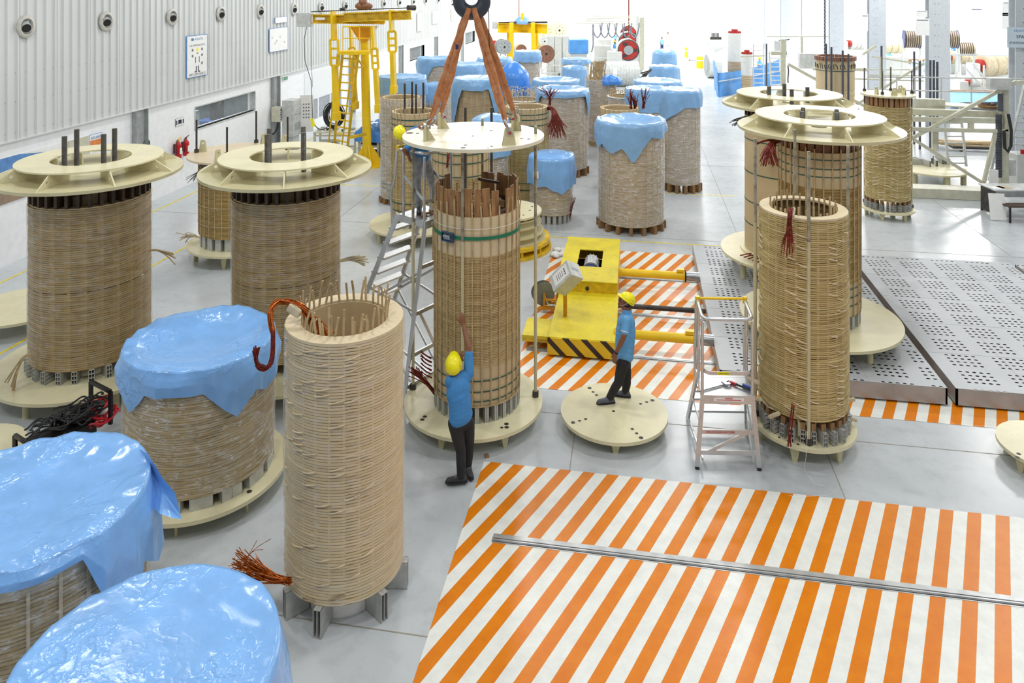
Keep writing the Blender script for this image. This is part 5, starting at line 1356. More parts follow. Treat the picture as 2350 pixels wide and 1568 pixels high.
def txt(s, pos, size, right, up, mat, parent=None, name='text', ext=0.0008, align='CENTER'):
    cu = bpy.data.curves.new(name, 'FONT'); cu.body = s; cu.size = size; cu.align_x = align; cu.align_y = 'CENTER'; cu.extrude = ext
    ob = bpy.data.objects.new(name, cu); r = Vector(right).normalized(); u = Vector(up).normalized(); n = r.cross(u)
    me = None
    COL.objects.link(ob); cu.materials.append(mat); bpy.context.view_layer.update()
    dg = bpy.context.evaluated_depsgraph_get(); me = bpy.data.meshes.new_from_object(ob.evaluated_get(dg)); bpy.data.objects.remove(ob)
    Mx = Matrix((r, u, n)).transposed(); p = Vector(pos); o = Vector((0, 0, 0)); q = parent
    while q is not None: o += q.location; q = q.parent
    for v in me.vertices: v.co = Mx @ v.co + p - o
    me.materials.clear(); me.materials.append(mat)
    ob = bpy.data.objects.new(name, me); COL.objects.link(ob)
    if parent is not None: ob.parent = parent
    return ob
fl_ = W(1612, 905, 1.0); fr_ = W(1727, 907, 1.0); fl_.z = fr_.z = 0
LR, PL = platform_ladder('aluminium platform ladder with tools on it, right of the standing worker', fl_, fr_, (-.03, 1, 0), 1.0, .62, .50, 1.06, 3, fan=.05, writing='ADL/UV/LAD-04/CORE')
# tools on its platform
w1 = empty('adjustable_wrench', tuple(PL(.3, .12, 1.0)), 'large chrome adjustable wrench lying on the ladder platform', 'wrench')
m = MB(); a = PL(-.12, .03, 1.018); b = PL(.5, .26, 1.018); m.bar(a, b, .035, .014); w_ = m.build('handle', M['steel'], w1, world=True, bevel=.003)
m = MB(); dd = (b-a).normalized(); sx = Vector((-dd.y, dd.x, 0)); m.prism([b-sx*.05-dd*.03, b+sx*.05-dd*.02, b+sx*.06+dd*.07, b+sx*.02+dd*.10, b+sx*.005+dd*.03, b-sx*.03+dd*.04, b-sx*.05+dd*.08, b-sx*.07+dd*.04], (0, 0, .02)); m.build('jaw', M['steel'], w1, world=True)
w2 = empty('pipe_wrench', tuple(PL(.75, .2, 1.0)), 'pipe wrench with red and blue grips lying on the ladder platform', 'wrench')
m = MB(); a = PL(.62, .30, 1.02); b = PL(.98, .08, 1.03); m.tube(a, a.lerp(b, .3), .02, 10); m.build('red_head', M['cable_red'], w2, world=True)
m = MB(); m.tube(a.lerp(b, .3), b, .014, 10); m.build('dark_handle', M['rubber'], w2, world=True)
m = MB(); m.tube(PL(.86, .22, 1.03), PL(1.02, .12, 1.035), .018, 10); m.build('blue_grip', simple('blue_grip', (44, 90, 190), .4), w2, world=True)
# the tall ladder behind H
s_ = Vector((-.78, .62, 0)); e_ = Vector((.62, .78, 0))
p0 = Vector((0, 0, 0)); q = WD(914, 497, 12.25); p0 = Vector((q.x, q.y, 0))
ls = uf*0 + (ur*(-.78) + uf*.62); le = (ur*.62 + uf*.78)
# the front (far from the stair) side of the platform is nearest the coil
fr0 = p0 - ls*.62; 
LH, PH = platform_ladder('tall aluminium platform ladder left of the centre coil with a worker on top', fr0 + le*.62, fr0, ls, 3.0, .62, 1.25, 1.06, 9, fan=.08, lean=.42, foot_z=.352)
m = MB(); 
for k in range(7): m.box(PH(.2+.1*k, .15+.05*(k % 3), 3.03), (.1, .04, .03), rz=k)
o = m.build('wood_scraps', M['woodlight']); tag(o, 'loose wooden offcuts lying on the tall ladder platform', 'wood offcuts'); o['kind'] = 'stuff'
# ================================================================ people
def caps(m, pts, rads, n=12, flat=None):
    """tapered limb through pts with ball joints"""
    pts = [Vector(p) for p in pts]
    for i, (p, r) in enumerate(zip(pts, rads)):
        m.sphere(p, r, n, 8)
        if i < len(pts)-1: m.tube(p, pts[i+1], r, n, rads[i+1])
def ell(m, c, axes, radii, n=18, k=14):
    Mx = Matrix([a.normalized() for a in axes]).transposed()
    m.sphere(c, 1.0, n, k, sc=radii, M=Mx)
def remesh(o, vox, smooth=2, wr=0.0, ws=0.06):
    r = o.modifiers.new('surface', 'REMESH'); r.mode = 'VOXEL'; r.voxel_size = vox; r.use_smooth_shade = True
    if smooth: s = o.modifiers.new('relax', 'SMOOTH'); s.iterations = smooth; s.factor = 0.6
    if wr:
        t = bpy.data.textures.new('fabric_folds', 'CLOUDS'); t.noise_scale = ws; t.noise_depth = 1
        d = o.modifiers.new('folds', 'DISPLACE'); d.texture = t; d.strength = wr; d.mid_level = 0.5; d.texture_coords = 'LOCAL'
def hand(m, wrist, d, palm, s=1.0, curl=0.4, thumb_side=1, sp=1.0):
    """d: wrist to fingers; palm: palm normal"""
    d = Vector(d).normalized(); pn = Vector(palm); pn = (pn - d*pn.dot(d)).normalized(); sd = d.cross(pn).normalized()*thumb_side
    w = Vector(wrist)
    for k in (-1.5, -0.5, 0.5, 1.5): caps(m, [w + sd*k*0.010*s, w + d*0.045*s + sd*k*0.017*s, w + d*0.088*s + sd*k*0.0195*s*sp], [0.017*s, 0.0155*s, 0.0125*s], 8)
    for k, L in ((1.5, .072), (0.5, .082), (-0.5, .077), (-1.5, .060)):
        b = w + d*0.088*s + sd*k*0.0195*s*sp; dd = d; P_ = [b]; rr = [0.0108*s]
        for j, f in enumerate((.42, .33, .25)):
            ang = curl*(0.6+0.35*j) + 0.05*abs(k); dd = (dd*math.cos(ang) + pn*math.sin(ang)).normalized(); P_.append(P_[-1]+dd*L*f*s); rr.append((0.0098, 0.009, 0.0078)[j]*s)
        caps(m, P_, rr, 8)
    b = w + d*0.028*s + sd*0.022*s; t1 = (d*0.62 + sd*0.72 + pn*0.28).normalized(); t2 = (d*0.85 + sd*0.3 + pn*0.42).normalized()
    caps(m, [b, b+t1*0.042*s, b+t1*0.042*s+t2*0.030*s, b+t1*0.042*s+t2*0.055*s], [0.016*s, 0.0125*s, 0.011*s, 0.009*s], 8)
def person(label, J, face, up, shirt, trouser, shoe, vox=0.008, hands=None, loc=None, helmet=True, group=None, beard=False, hem=True, collar=None, detail=True, wr=0.009):
    """J: joints in world space; face: where the face looks; up: crown direction"""
    g = {k: Vector(v) for k, v in J.items()}
    root = empty('person', tuple(loc) if loc is not None else (g['pelvis'].x, g['pelvis'].y, min(g['ankL'].z, g['ankR'].z)-.08), label, 'person', group)
    f = Vector(face).normalized(); u = Vector(up); u = (u - f*u.dot(f)).normalized(); s = f.cross(u).normalized(); h = g['head']
    lat = (g['shR'] - g['shL']).normalized(); spine = (g['neck'] - g['pelvis']).normalized(); fw = spine.cross(lat).normalized()*-1
    if fw.dot(Vector((f.x, f.y, 0))) < 0 and detail: pass
    m = MB()
    # head: skull, jaw, nose, lips, ears, brow
    ell(m, h + u*0.018 - f*0.010, (f, s, u), (0.096, 0.076, 0.105)); ell(m, h - u*0.052 + f*0.026, (f, s, u), (0.062, 0.055, 0.060)); ell(m, h - u*0.088 + f*0.056, (f, s, u), (0.026, 0.028, 0.022), 10, 8)
    if detail:
        caps(m, [h + f*0.082 + u*0.018, h + f*0.106 - u*0.018], [0.010, 0.015], 8); caps(m, [h + f*0.098 - u*0.022 - s*0.012, h + f*0.098 - u*0.022 + s*0.012], [0.009, 0.009], 8)
        for q in (-1, 1):
            ell(m, h + s*q*0.076 - f*0.008 - u*0.005, (f, s, u), (0.018, 0.010, 0.030), 10, 8); caps(m, [h + f*0.080 + u*0.030 + s*q*0.012, h + f*0.074 + u*0.032 + s*q*0.044], [0.011, 0.009], 8)
            ell(m, h + f*0.058 - u*0.018 + s*q*0.036, (f, s, u), (0.024, 0.020, 0.022), 10, 8)
        caps(m, [h + f*0.087 - u*0.050 - s*0.022, h + f*0.094 - u*0.049, h + f*0.087 - u*0.050 + s*0.022], [0.006, 0.009, 0.006], 8)
    caps(m, [h - u*0.05 - f*0.018, g['neck']], [0.054, 0.062], 14)
    # torso and limbs as one skin
    caps(m, [g['neck'], g['pelvis']], [0.07, 0.10]); caps(m, [g['shL'], g['shR']], [0.055, 0.055])
    for q in 'LR':
        caps(m, [g['sh'+q], g['el'+q], g['wr'+q]], [0.050, 0.039, 0.027], 14)
        fa = g['el'+q].lerp(g['wr'+q], 0.3); caps(m, [g['el'+q], fa, g['wr'+q]], [0.040, 0.043, 0.027], 14)
        hd = (hands or {}).get(q)
        if hd is None: hd = ((g['wr'+q]-g['el'+q]), -lat if q == 'R' else lat, 0.5, 1 if q == 'R' else -1)
        hand(m, g['wr'+q], hd[0], hd[1], 1.0, hd[2], hd[3])
        caps(m, [g['hip'+q], g['kn'+q], g['ank'+q]], [0.070, 0.050, 0.036], 12)
    b = m.build('body', M['skin'], root, world=True); remesh(b, vox*0.8 if detail else vox, 2)
    # shirt
    m = MB(); c = g['neck'].lerp(g['pelvis'], 0.28); wa = g['neck'].lerp(g['pelvis'], 0.68); hp = g['pelvis'] - spine*0.05
    bl = lat.cross(spine).normalized()
    ell(m, c, (bl, lat, spine), (0.14, 0.175, 0.185)); ell(m, wa, (bl, lat, spine), (0.155, 0.156, 0.17)); ell(m, g['pelvis'] + spine*0.02, (bl, lat, spine), (0.15, 0.17, 0.13))
    for t_ in (0.42, 0.52, 0.62, 0.74, 0.86): ell(m, g['neck'].lerp(g['pelvis'], t_), (bl, lat, spine), (0.156, 0.162, 0.14))
    caps(m, [g['shL'] - spine*0.01, g['shR'] - spine*0.01], [0.070, 0.070], 14); caps(m, [g['neck'] - spine*0.015, c], [0.078, 0.12], 14)
    for q in 'LR':
        e1 = g['sh'+q].lerp(g['el'+q], 0.72); caps(m, [g['sh'+q], e1], [0.073, 0.058], 14); caps(m, [c, g['sh'+q]], [0.10, 0.068], 14)
    sh = m.build('shirt', M[shirt], root, world=True); remesh(sh, vox, 4, wr, 0.22)
    if collar:
        cm = MB(); dcol = (g['neck'] - c).normalized(); uu, vv = frame_of(dcol)
        cm.tube(g['neck'] - dcol*0.01, g['neck'] + dcol*0.035, 0.078, 22, 0.068, caps=False); cm.build('collar', M[shirt], sh, smooth=True, world=True)
        for q in 'LR':
            e1 = g['sh'+q].lerp(g['el'+q], 0.74); e0 = g['sh'+q].lerp(g['el'+q], 0.69); cm = MB(); cm.tube(e0, e1, 0.0615, 20, 0.060); cm.build('sleeve_trim', M[collar], sh, world=True)
    # trousers
    m = MB(); ell(m, g['pelvis'] - spine*0.03, (bl, lat, spine), (0.118, 0.155, 0.12)); caps(m, [g['hipL'], g['hipR']], [0.095, 0.095], 14)
    for q in 'LR':
        kn = g['kn'+q]; an = g['ank'+q] + Vector((0, 0, 0.0)); caps(m, [g['hip'+q], g['hip'+q].lerp(kn, .5), kn, kn.lerp(an, .4), an], [0.098, 0.088, 0.070, 0.066, 0.056], 14)
    tr = m.build('trousers', M[trouser], root, world=True); remesh(tr, vox, 4, wr, 0.14)
    # shoes
    for q in 'LR':
        an = g['ank'+q]; td = Vector(g.get('toe'+q, an + fw*0.2)) - an; td.z = 0; td.normalize(); ss = Vector((-td.y, td.x, 0)); z0 = an.z - 0.085; base = Vector((an.x, an.y, z0)); m = MB()
        caps(m, [base + td*-0.045 + Vector((0, 0, .040)), base + td*0.06 + Vector((0, 0, .042)), base + td*0.165 + Vector((0, 0, .034))], [0.039, 0.044, 0.036], 12)
        caps(m, [an - td*0.02 - Vector((0, 0, .01)), base + td*0.07 + Vector((0, 0, .045))], [0.048, 0.042], 12); caps(m, [base + td*0.165 - ss*0.012 + Vector((0, 0, .032)), base + td*0.175 + ss*0.01 + Vector((0, 0, .032))], [0.033, 0.033], 12)
        so = m.build('shoe', M[shoe], root, world=True); remesh(so, vox, 2)
        m = MB(); pts = []
        for (x, w) in ((-.088, .02), (-.07, .038), (0, .042), (.08, .047), (.16, .045), (.20, .030), (.212, .008)): pts.append(base + td*x + ss*w)
        for (x, w) in ((.212, .008), (.20, .030), (.16, .045), (.08, .047), (0, .042), (-.07, .038), (-.088, .02)): pts.append(base + td*x - ss*w)
        m.prism(pts, (0, 0, 0.022)); m.build('sole', M['rubber'], so, world=True)
        if detail:
            m = MB()
            for k in range(3): m.path([base + td*(0.045+0.028*k) - ss*0.022 + Vector((0, 0, .088-.010*k)), base + td*(0.05+0.028*k) + Vector((0, 0, .096-.011*k)), base + td*(0.045+0.028*k) + ss*0.022 + Vector((0, 0, .088-.010*k))], 0.003, 5)
            m.build('shoelaces', M['lgrey'], so, world=True)
    # hair, eyes, helmet
    m = MB(); ell(m, h + u*0.020 - f*0.024, (f, s, u), (0.094, 0.082, 0.108)); ell(m, h - u*0.045 - f*0.045, (f, s, u), (0.048, 0.062, 0.055), 12, 8); hr = m.build('hair', M['hair'], root, world=True, smooth=True)
    if detail:
        for q in (-1, 1):
            m = MB(); m.sphere(h + f*0.076 + u*0.006 + s*q*0.030, 0.0115, 12, 8); ey = m.build('eye', M['paper'], root, world=True, smooth=True)
            m = MB(); m.sphere(h + f*0.0855 + u*0.006 + s*q*0.030, 0.0052, 8, 6); m.build('iris', M['hair'], ey, world=True)
            m = MB(); m.path([h + f*0.088 + u*0.034 + s*q*0.014, h + f*0.090 + u*0.040 + s*q*0.030, h + f*0.078 + u*0.035 + s*q*0.048], 0.004, 5); m.build('eyebrow', M['hair'], root, world=True)
        if beard:
            m = MB(); m.path([h + f*0.096 - u*0.040 - s*0.024, h + f*0.106 - u*0.036, h + f*0.096 - u*0.040 + s*0.024], 0.005, 5); m.build('moustache', M['hair'], root, world=True)
    if helmet:
        hu = (u*0.99 - f*0.06).normalized(); hf = (f - hu*f.dot(hu)).normalized(); hs = hf.cross(hu); hc_ = h + hu*0.045 - hf*0.008
        m = MB(); vs = []; nn = 32; kk = 10
        for j in range(kk+1):
            t = PI/2*j/kk
            for i in range(nn):
                a = 2*PI*i/nn; x = math.cos(a)*math.sin(t); y = math.sin(a)*math.sin(t); ridge = 0.007*math.exp(-(y/0.22)**2)*math.sin(t)**.3
                vs.append(hc_ + hf*x*0.132 + hs*y*0.108 + hu*(math.cos(t)*0.108 + ridge))
        fs = [(j*nn+i, (j+1)*nn+i, (j+1)*nn+(i+1) % nn, j*nn+(i+1) % nn) for j in range(kk) for i in range(nn)]
        rim = []
        for dz, ex in ((0.0, 0.0), (-0.008, 0.010), (-0.016, 0.008)):
            for i in range(nn):
                a = 2*PI*i/nn; fr = max(0, math.cos(a))**3; rim.append(hc_ + hf*math.cos(a)*(0.132+ex+fr*0.045*(ex > 0)) + hs*math.sin(a)*(0.108+ex) + hu*(dz - fr*0.012))
        b0 = len(vs); vs += rim
        fs += [((kk)*nn+i, b0+i, b0+(i+1) % nn, kk*nn+(i+1) % nn) for i in range(nn)] + [(b0+j*nn+i, b0+(j+1)*nn+i, b0+(j+1)*nn+(i+1) % nn, b0+j*nn+(i+1) % nn) for j in range(2) for i in range(nn)]
        m.add(vs, fs); hm = m.build('hard_hat', M['helmet'], root, world=True, smooth=True)
        if detail:
            m = MB()
            for q in (-1, 1):
                m.path([hc_ + hs*q*0.095 + hf*0.02, h + s*q*0.074 + f*0.015 - u*0.03, h + s*q*0.03 + f*0.05 - u*0.098, h + f*0.055 - u*0.108], 0.0045, 5)
            m.build('chin_strap', M['lgrey'], hm, world=True)
            m = MB()
            for q in (-1, 1):
                for k in range(4): m.sphere(hc_ + hs*q*0.093 + hf*(0.01-k*0.02) + hu*(0.052), 0.0045, 8, 5)
            m.build('vent_hole', M['greyink'], hm, world=True)
    return root, g
def SX(d0): return lambda px, py, dd=0.0: WD(px, py, d0+dd)
# ---- worker reaching up the centre coil, seen from behind
q = SX(10.22)
J = dict(head=q(1041, 838, .10), neck=q(1050, 872, .04), shL=q(1033, 875, .02), shR=q(1076, 856, .10), pelvis=q(1058, 960, -.02), hipL=q(1044, 972, -.04), hipR=q(1073, 972, .06),
         knL=q(1058, 1035, -.06), knR=q(1076, 1025, .10), ankL=q(1058, 1092, -.10), ankR=q(1074, 1067, .14), toeL=q(1030, 1096, -.16), toeR=q(1079, 1085, -.12),
         elR=q(1076, 797, .20), wrR=q(1063, 745, .38), elL=q(1030, 884, .26), wrL=q(1052, 832, .44))
J['toeR'] = J['ankR'] + ur*0.06 - uf*0.2; J['toeL'] = J['ankL'] - ur*0.2 - uf*0.02
person('person in a blue shirt and black trousers, seen from behind, reaching up to a rod', J, uf*0.75 + uz*0.62 - ur*0.02, uz*0.72 - uf*0.62 - ur*0.05, 'shirtd', 'trouser', 'shoe',
       hands={'R': (uz*0.95 - ur*0.15, uf*0.9 - ur*0.3, 0.25, 1), 'L': (uz*0.8 + ur*0.3, uf*0.8 + ur*.2, 0.45, -1)}, loc=(J['ankL'].x, J['ankL'].y, 0), vox=0.008)
# ---- worker standing on the small disc, looking up
q = SX(11.78)
J = dict(head=q(1435, 692), neck=q(1439, 714, .0), shL=q(1436, 732, .17), shR=q(1438, 735, -.17), pelvis=q(1432, 820, 0), hipL=q(1434, 833, .09), hipR=q(1430, 833, -.09),
         knL=q(1438, 878, .10), knR=q(1419, 878, -.12), ankL=q(1435, 912, .10), ankR=q(1399, 922, -.08), elL=q(1432, 775, .24), wrL=q(1420, 812, .18), elR=q(1432, 772, -.26), wrR=q(1413, 812, -.24))
J['ankL'].z = J['ankR'].z = 0.22 + 0.088
J['toeR'] = J['ankR'] - ur*0.2 - uf*0.03; J['toeL'] = J['ankL'] - ur*0.2 + uf*.05
pr, g = person('person in a light blue polo shirt standing on the small cream disc, looking up', J, -ur*0.80 + uz*0.56 - uf*0.14, uz*0.80 + ur*0.56, 'shirt', 'trouser', 'shoegrey', collar='paper', beard=True,
       hands={'R': (-uz*0.95 - ur*0.25, uf*0.6 + ur*0.5, 0.30, -1), 'L': (-uz*0.95 - ur*0.2, -uf, 0.3, 1)}, loc=(-0.36, 11.77, 0.22))
m = MB(); a, b = g['elR'], g['wrR']; dd = (b-a).normalized(); c = b - dd*0.02; m.tube(c-dd*.012, c+dd*.012, .034, 18); wt = m.build('watch', M['rubber'], pr, world=True)
m = MB(); o_ = g['neck']; m.path([o_ - ur*.05 - uz*.0, o_ - ur*.115 - uz*.10, o_ - ur*.16 - uz*.24, o_-ur*.165-uz*.26], .004, 5); m.sphere(o_-ur*.165-uz*.27, .012); m.build('lanyard', M['rubber'], pr, world=True)
# ---- worker on the tall ladder, leaning over the lifted disc
q = SX(12.35)
J = dict(head=q(924, 306, -.10), neck=q(946, 318, -.04), shL=q(948, 302, .18), shR=q(944, 338, -.16), pelvis=q(968, 358, .06), hipL=q(974, 362, .14), hipR=q(958, 366, -.04),
         knL=q(990, 412, .30), knR=q(956, 415, -.02), ankL=q(996, 452, .52), ankR=q(962, 462, .02), elL=q(962, 294, -.02), wrL=q(985, 284, -.32), elR=q(928, 344, -.30), wrR=q(937, 356, -.26))
J['ankR'].z = 3.0 + 0.088
J['toeR'] = J['ankR'] + ur*.03 - uf*.2; J['toeL'] = J['ankL'] + ur*.1 - uf*.2
person('person in grey jeans leaning over the lifted disc from the tall ladder', J, ur*0.55 - uz*0.62 - uf*0.5, uz*0.35 - ur*0.72 - uf*.3, 'shirtd', 'jeans', 'shoe', vox=0.009, loc=tuple(J['ankR'] - Vector((0, 0, .088))),
       hands={'L': (ur*.9 + uz*.2 - uf*.3, -uz, 0.5, -1), 'R': (-uz*.9 + ur*.3, ur - uf*.3, 0.9, 1)})
# ---- distant people
def far_person(px, py, h_px, label, face_r=0.0, helmet=True, shirt='shirtf', tr='navytr', arm=0.0, z=0.0, depth=None, group=None):
    p = W(px, py, z) if depth is None else WD(px, py, depth); d = depth_of(p.x, p.y)
    sc = min(1.08, max(.9, h_px*d/F_PX/1.75)); b = Vector((p.x, p.y, p.z)); fwd = (ur*math.sin(face_r) - uf*math.cos(face_r)).normalized(); lt = Vector((-fwd.y, fwd.x, 0))*-1
    def Q(x, y, zz): return b + lt*x*sc + fwd*y*sc + uz*zz*sc
    J = dict(head=Q(0, .03, 1.60), neck=Q(0, 0, 1.44), shL=Q(-.18, 0, 1.39), shR=Q(.18, 0, 1.39), pelvis=Q(0, 0, .95), hipL=Q(-.09, 0, .9), hipR=Q(.09, 0, .9), knL=Q(-.1, .03, .5), knR=Q(.11, .0, .5), ankL=Q(-.11, 0, .09), ankR=Q(.12, -.05, .09),
             elL=Q(-.25, .02+arm*.1, 1.12), elR=Q(.25, .02+arm*.1, 1.12), wrL=Q(-.22, .10+arm*.28, .88+arm*.25), wrR=Q(.22, .10+arm*.28, .88+arm*.25))
    J['toeL'] = J['ankL'] + fwd*.2; J['toeR'] = J['ankR'] + fwd*.2
    return person(label, J, fwd - uz*.15, uz + fwd*.15, shirt, tr, 'shoe', vox=0.03, helmet=helmet, detail=False, loc=tuple(b), group=group, wr=0.0)
# ================================================================ the crowd of coils in the middle distance
def circD(xL, xR, D):
    a = math.atan((xL-X_C)/F_PX); b = math.atan((xR-X_C)/F_PX); m_ = (a+b)/2; h = (b-a)/2
    L = D/math.cos(m_); u = L*math.sin(m_)
    return (-math.sin(YAW)*D + math.cos(YAW)*u, math.cos(YAW)*D + math.sin(YAW)*u), L*math.sin(h), D
def curl_paths(R, z, n, seed, h=0.25, out=0.05):
    rnd = random.Random(seed); o = []
    for i in range(n):
        a = 2*PI*(i+rnd.uniform(-.3, .3))/n; u = Vector((math.cos(a), math.sin(a), 0)); t = Vector((-u.y, u.x, 0)); hh = h*rnd.uniform(.6, 1.2); k = rnd.uniform(-.12, .12)
        o.append(bez(u*R+Vector((0, 0, z-.1)), u*R+Vector((0, 0, z+hh*.6)), u*(R+out)+t*k+Vector((0, 0, z+hh)), u*(R-.1-out)+t*k*2+Vector((0, 0, z+hh*.75)), 5))
    return o
def mid(label, xL, xR, ymin, bot=None, D=None, cover=None, film=True, strips=26, pitch=0.045, wind='kgrey', z0=None, feet='wood', board=0.0, straps=(), rim=True, name=None, sag=0.08, dome=0.0, skirt=0.3, lobes=(), csheet='sheetfar', cwide=0.02, sheet_label=None, feet_n=12, film_z=0.02, ztop=None, stick=0.0, rods=0):
    if bot: (cx, cy), R, D = circ(xL, xR, bot[0], bot[1]); z0 = bot[1]
    else: (cx, cy), R, D = circD(xL, xR, D); z0 = z0 if z0 is not None else 0.2
    zt = ztop if ztop else CAM_H - (ymin - Y_H)*(D+R)/F_PX
    far = D > 29
    e = empty(name or ('wrapped_coil' if cover or film else 'winding_coil'), (cx, cy, z0), label, 'wrapped coil' if cover or film else 'winding coil')
    Hh = zt - z0 - (0.02 if cover else 0); zw = Hh - board
    winding_mesh(R, 0, zw, pitch*(1.5 if far else 1), 20, 2 if far else 3, gap=0.02, gfrac=0.34, seed=int(xL), wob=1.5, Rin=R*.86, jit=.004).build('winding', M[wind], e)
    if board: MB().ring(R*.86, R, zw, Hh, 64).build('board_collar', M['board'], e, auto=40)
    if rim: MB().ring(R*.80, R*.84, 0, Hh-(.02 if not cover else .25), 48).build('inner_cylinder', M['boardin'], e)
    if strips: strips_mesh(R, strips, 0, Hh + stick, w=0.022, t=0.012, zj=stick*.4, lean=.01 if stick else 0, seed=int(xL)).build('spacer_strips', M['strip'], e)
    for zz in straps: band(e, 'binding_strap', M['dkgreen'], R+.012, zz-z0, .022, .006, n=40)
    if film: film_shell(e, R+.03, film_z, Hh*(1.0 if not cover else .98), n=40, rows=8, amp=.03, seed=int(xR) % 17, mat='filmw')
    tc = to_cam(cx, cy)
    if cover:
        c = cover_mesh(R+.035+cwide, zt+.01, jag(skirt, [(tc+a, w, L) for a, w, L in lobes], .05, int(xL) % 13), sag=sag, n=90, nr=10, ns=10, seed=int(xL) % 29, crumple=.04, fold=.04, dome=dome).build('plastic_sheet', M[csheet], smooth=True)
        c.location = (cx, cy, 0); tag(c, sheet_label or ('blue plastic sheet over the ' + label), 'plastic sheet')
    if feet == 'wood':
        fg = 'wooden blocks under the ' + ' '.join(label.split()[:9]); block_ring(cx, cy, R+.08, 0, feet_n, 'brown wooden support block standing under the ' + ' '.join(label.split()[:9]), fg, kind='wood', w=0.09, h=z0, L=0.3, span=PI*1.1, name='support_block', cat='support block', seed=3)
    elif feet == 'alu': block_ring(cx, cy, R-.02, 0, feet_n, 'grey aluminium support block standing under the ' + ' '.join(label.split()[:8]), 'aluminium blocks under the ' + ' '.join(label.split()[:8]), kind='channel', w=0.10, h=z0, L=0.2, span=PI*1.1, name='support_block', cat='support block')
    elif feet == 'plinth':
        m = MB(); m.ring(R*.5, R*.9, -z0, 0, 32); m.build('plinth', M['strip'], e)
    for k in range(rods):
        a = 2*PI*k/rods + .5; m = MB(); m.tube((.42*R*math.cos(a), .42*R*math.sin(a), 0.0), (.42*R*math.cos(a), .42*R*math.sin(a), Hh+.75), .028, 8); m.build('threaded_rod', M['darksteel'], e)
    return e, cx, cy, R, D, z0, zt
def tuft(e, px, py, D, dxy, n, mat, r=.008, seed=1, spread=.12, name='wire_tuft'):
    m = MB(); o = WD(px, py, D); 
    for p in spray(o, WD(px+dxy[0]*.5, py+dxy[1]*.6, D-.1), WD(px+dxy[0], py+dxy[1], D-.1), spread, n, seed, .04, 6): m.path(p, r, 4)
    return m.build(name, M[mat], e, world=True)
# nearest of them
k1 = mid('film-wrapped coil on wooden blocks, nearest the yellow trolley', 1375, 1522, 262, bot=(524, .2), cover=True, skirt=.25, sag=.12, lobes=((-.55, .9, .55), (.05, .55, .75), (-1.1, .5, .55), (.9, .4, .15)), pitch=.036, wind='ktan', strips=30, sheet_label='blue plastic sheet hanging in points over the coil nearest the yellow trolley', csheet='sheetfar', feet_n=9)
k2 = mid('tall film-wrapped coil beside the bright aisle', 1521, 1606, 200, bot=(427, .25), cover=True, skirt=.5, sag=.06, lobes=((-.9, 1.1, .5),), pitch=.036, sheet_label='crumpled blue plastic sheet over the tall coil beside the bright aisle', feet_n=8)
k10 = mid('big film-wrapped coil behind the small blue capped one', 1237, 1347, 197, bot=(393, .25), cover=True, skirt=.18, sag=.08, lobes=((1.3, .35, .9), (-1.3, .4, .4)), pitch=.036, sheet_label='blue plastic sheet clinging over the big coil behind the small capped one', feet_n=8)
k12 = mid('small film-wrapped coil beside the centre coil', 1219, 1313, 346, bot=(497, .25), cover=True, dome=.10, sag=0, skirt=.75, lobes=((.4, .6, .18),), pitch=.034, wind='ktan', strips=0, feet='alu', sheet_label='blue plastic cap tied over the small coil beside the centre coil', csheet='sheet')
m = MB(); cx, cy, R = k12[1:4]; a = to_cam(cx, cy) - .62; u = Vector((math.cos(a), math.sin(a), 0)); w = Vector((-u.y, u.x, 0))
m.box(Vector((cx, cy, 1.42)) + u*(R+.155), (.17, .006, .2), M=Matrix((w, u, Vector((0, 0, 1)))).transposed()); o = m.build('paper_label', M['paper']); tag(o, 'white paper label stuck on the small blue capped coil', 'label')
tuft(k12[0], 1306, 500, 21.4, (12, -45), 8, 'copperred', .006, 3, .08)
k11 = mid('open coil with green straps behind the lifted disc', 1160, 1258, 236, bot=(460, .3), film=False, board=.75, straps=(2.85, 2.70, 2.52, .8, .6), strips=30, stick=.06, pitch=.036, wind='kolive', feet='alu')
m = MB(); rnd = random.Random(31); D_ = k11[4]
for i in range(90):
    en = WD(1277+rnd.uniform(-24, 24), 304+rnd.uniform(-16, 18), D_-.5); g = Vector((rnd.uniform(-.05, .05), rnd.uniform(-.05, .05), rnd.uniform(-.04, .04)))
    m.path(bez(WD(1256, 250, D_-.2)+g, WD(1268, 240, D_-.35)+g, WD(1280, 262, D_-.45)+g*1.6, en, 5), .009, 4)
m.build('hanging_leads', M['copperred'], k11[0], world=True)
m = MB()
for i in range(26):
    en = WD(1259+rnd.uniform(-26, 28), 202+rnd.uniform(-6, 16), D_-.4); m.path(bez(WD(1262, 240, D_-.2)+rv(.04), WD(1262, 230, D_-.3)+rv(.05), WD(1262, 218, D_-.4)+rv(.06), en, 4), .008, 4)
m.build('upright_leads', M['copperred'], k11[0], world=True)
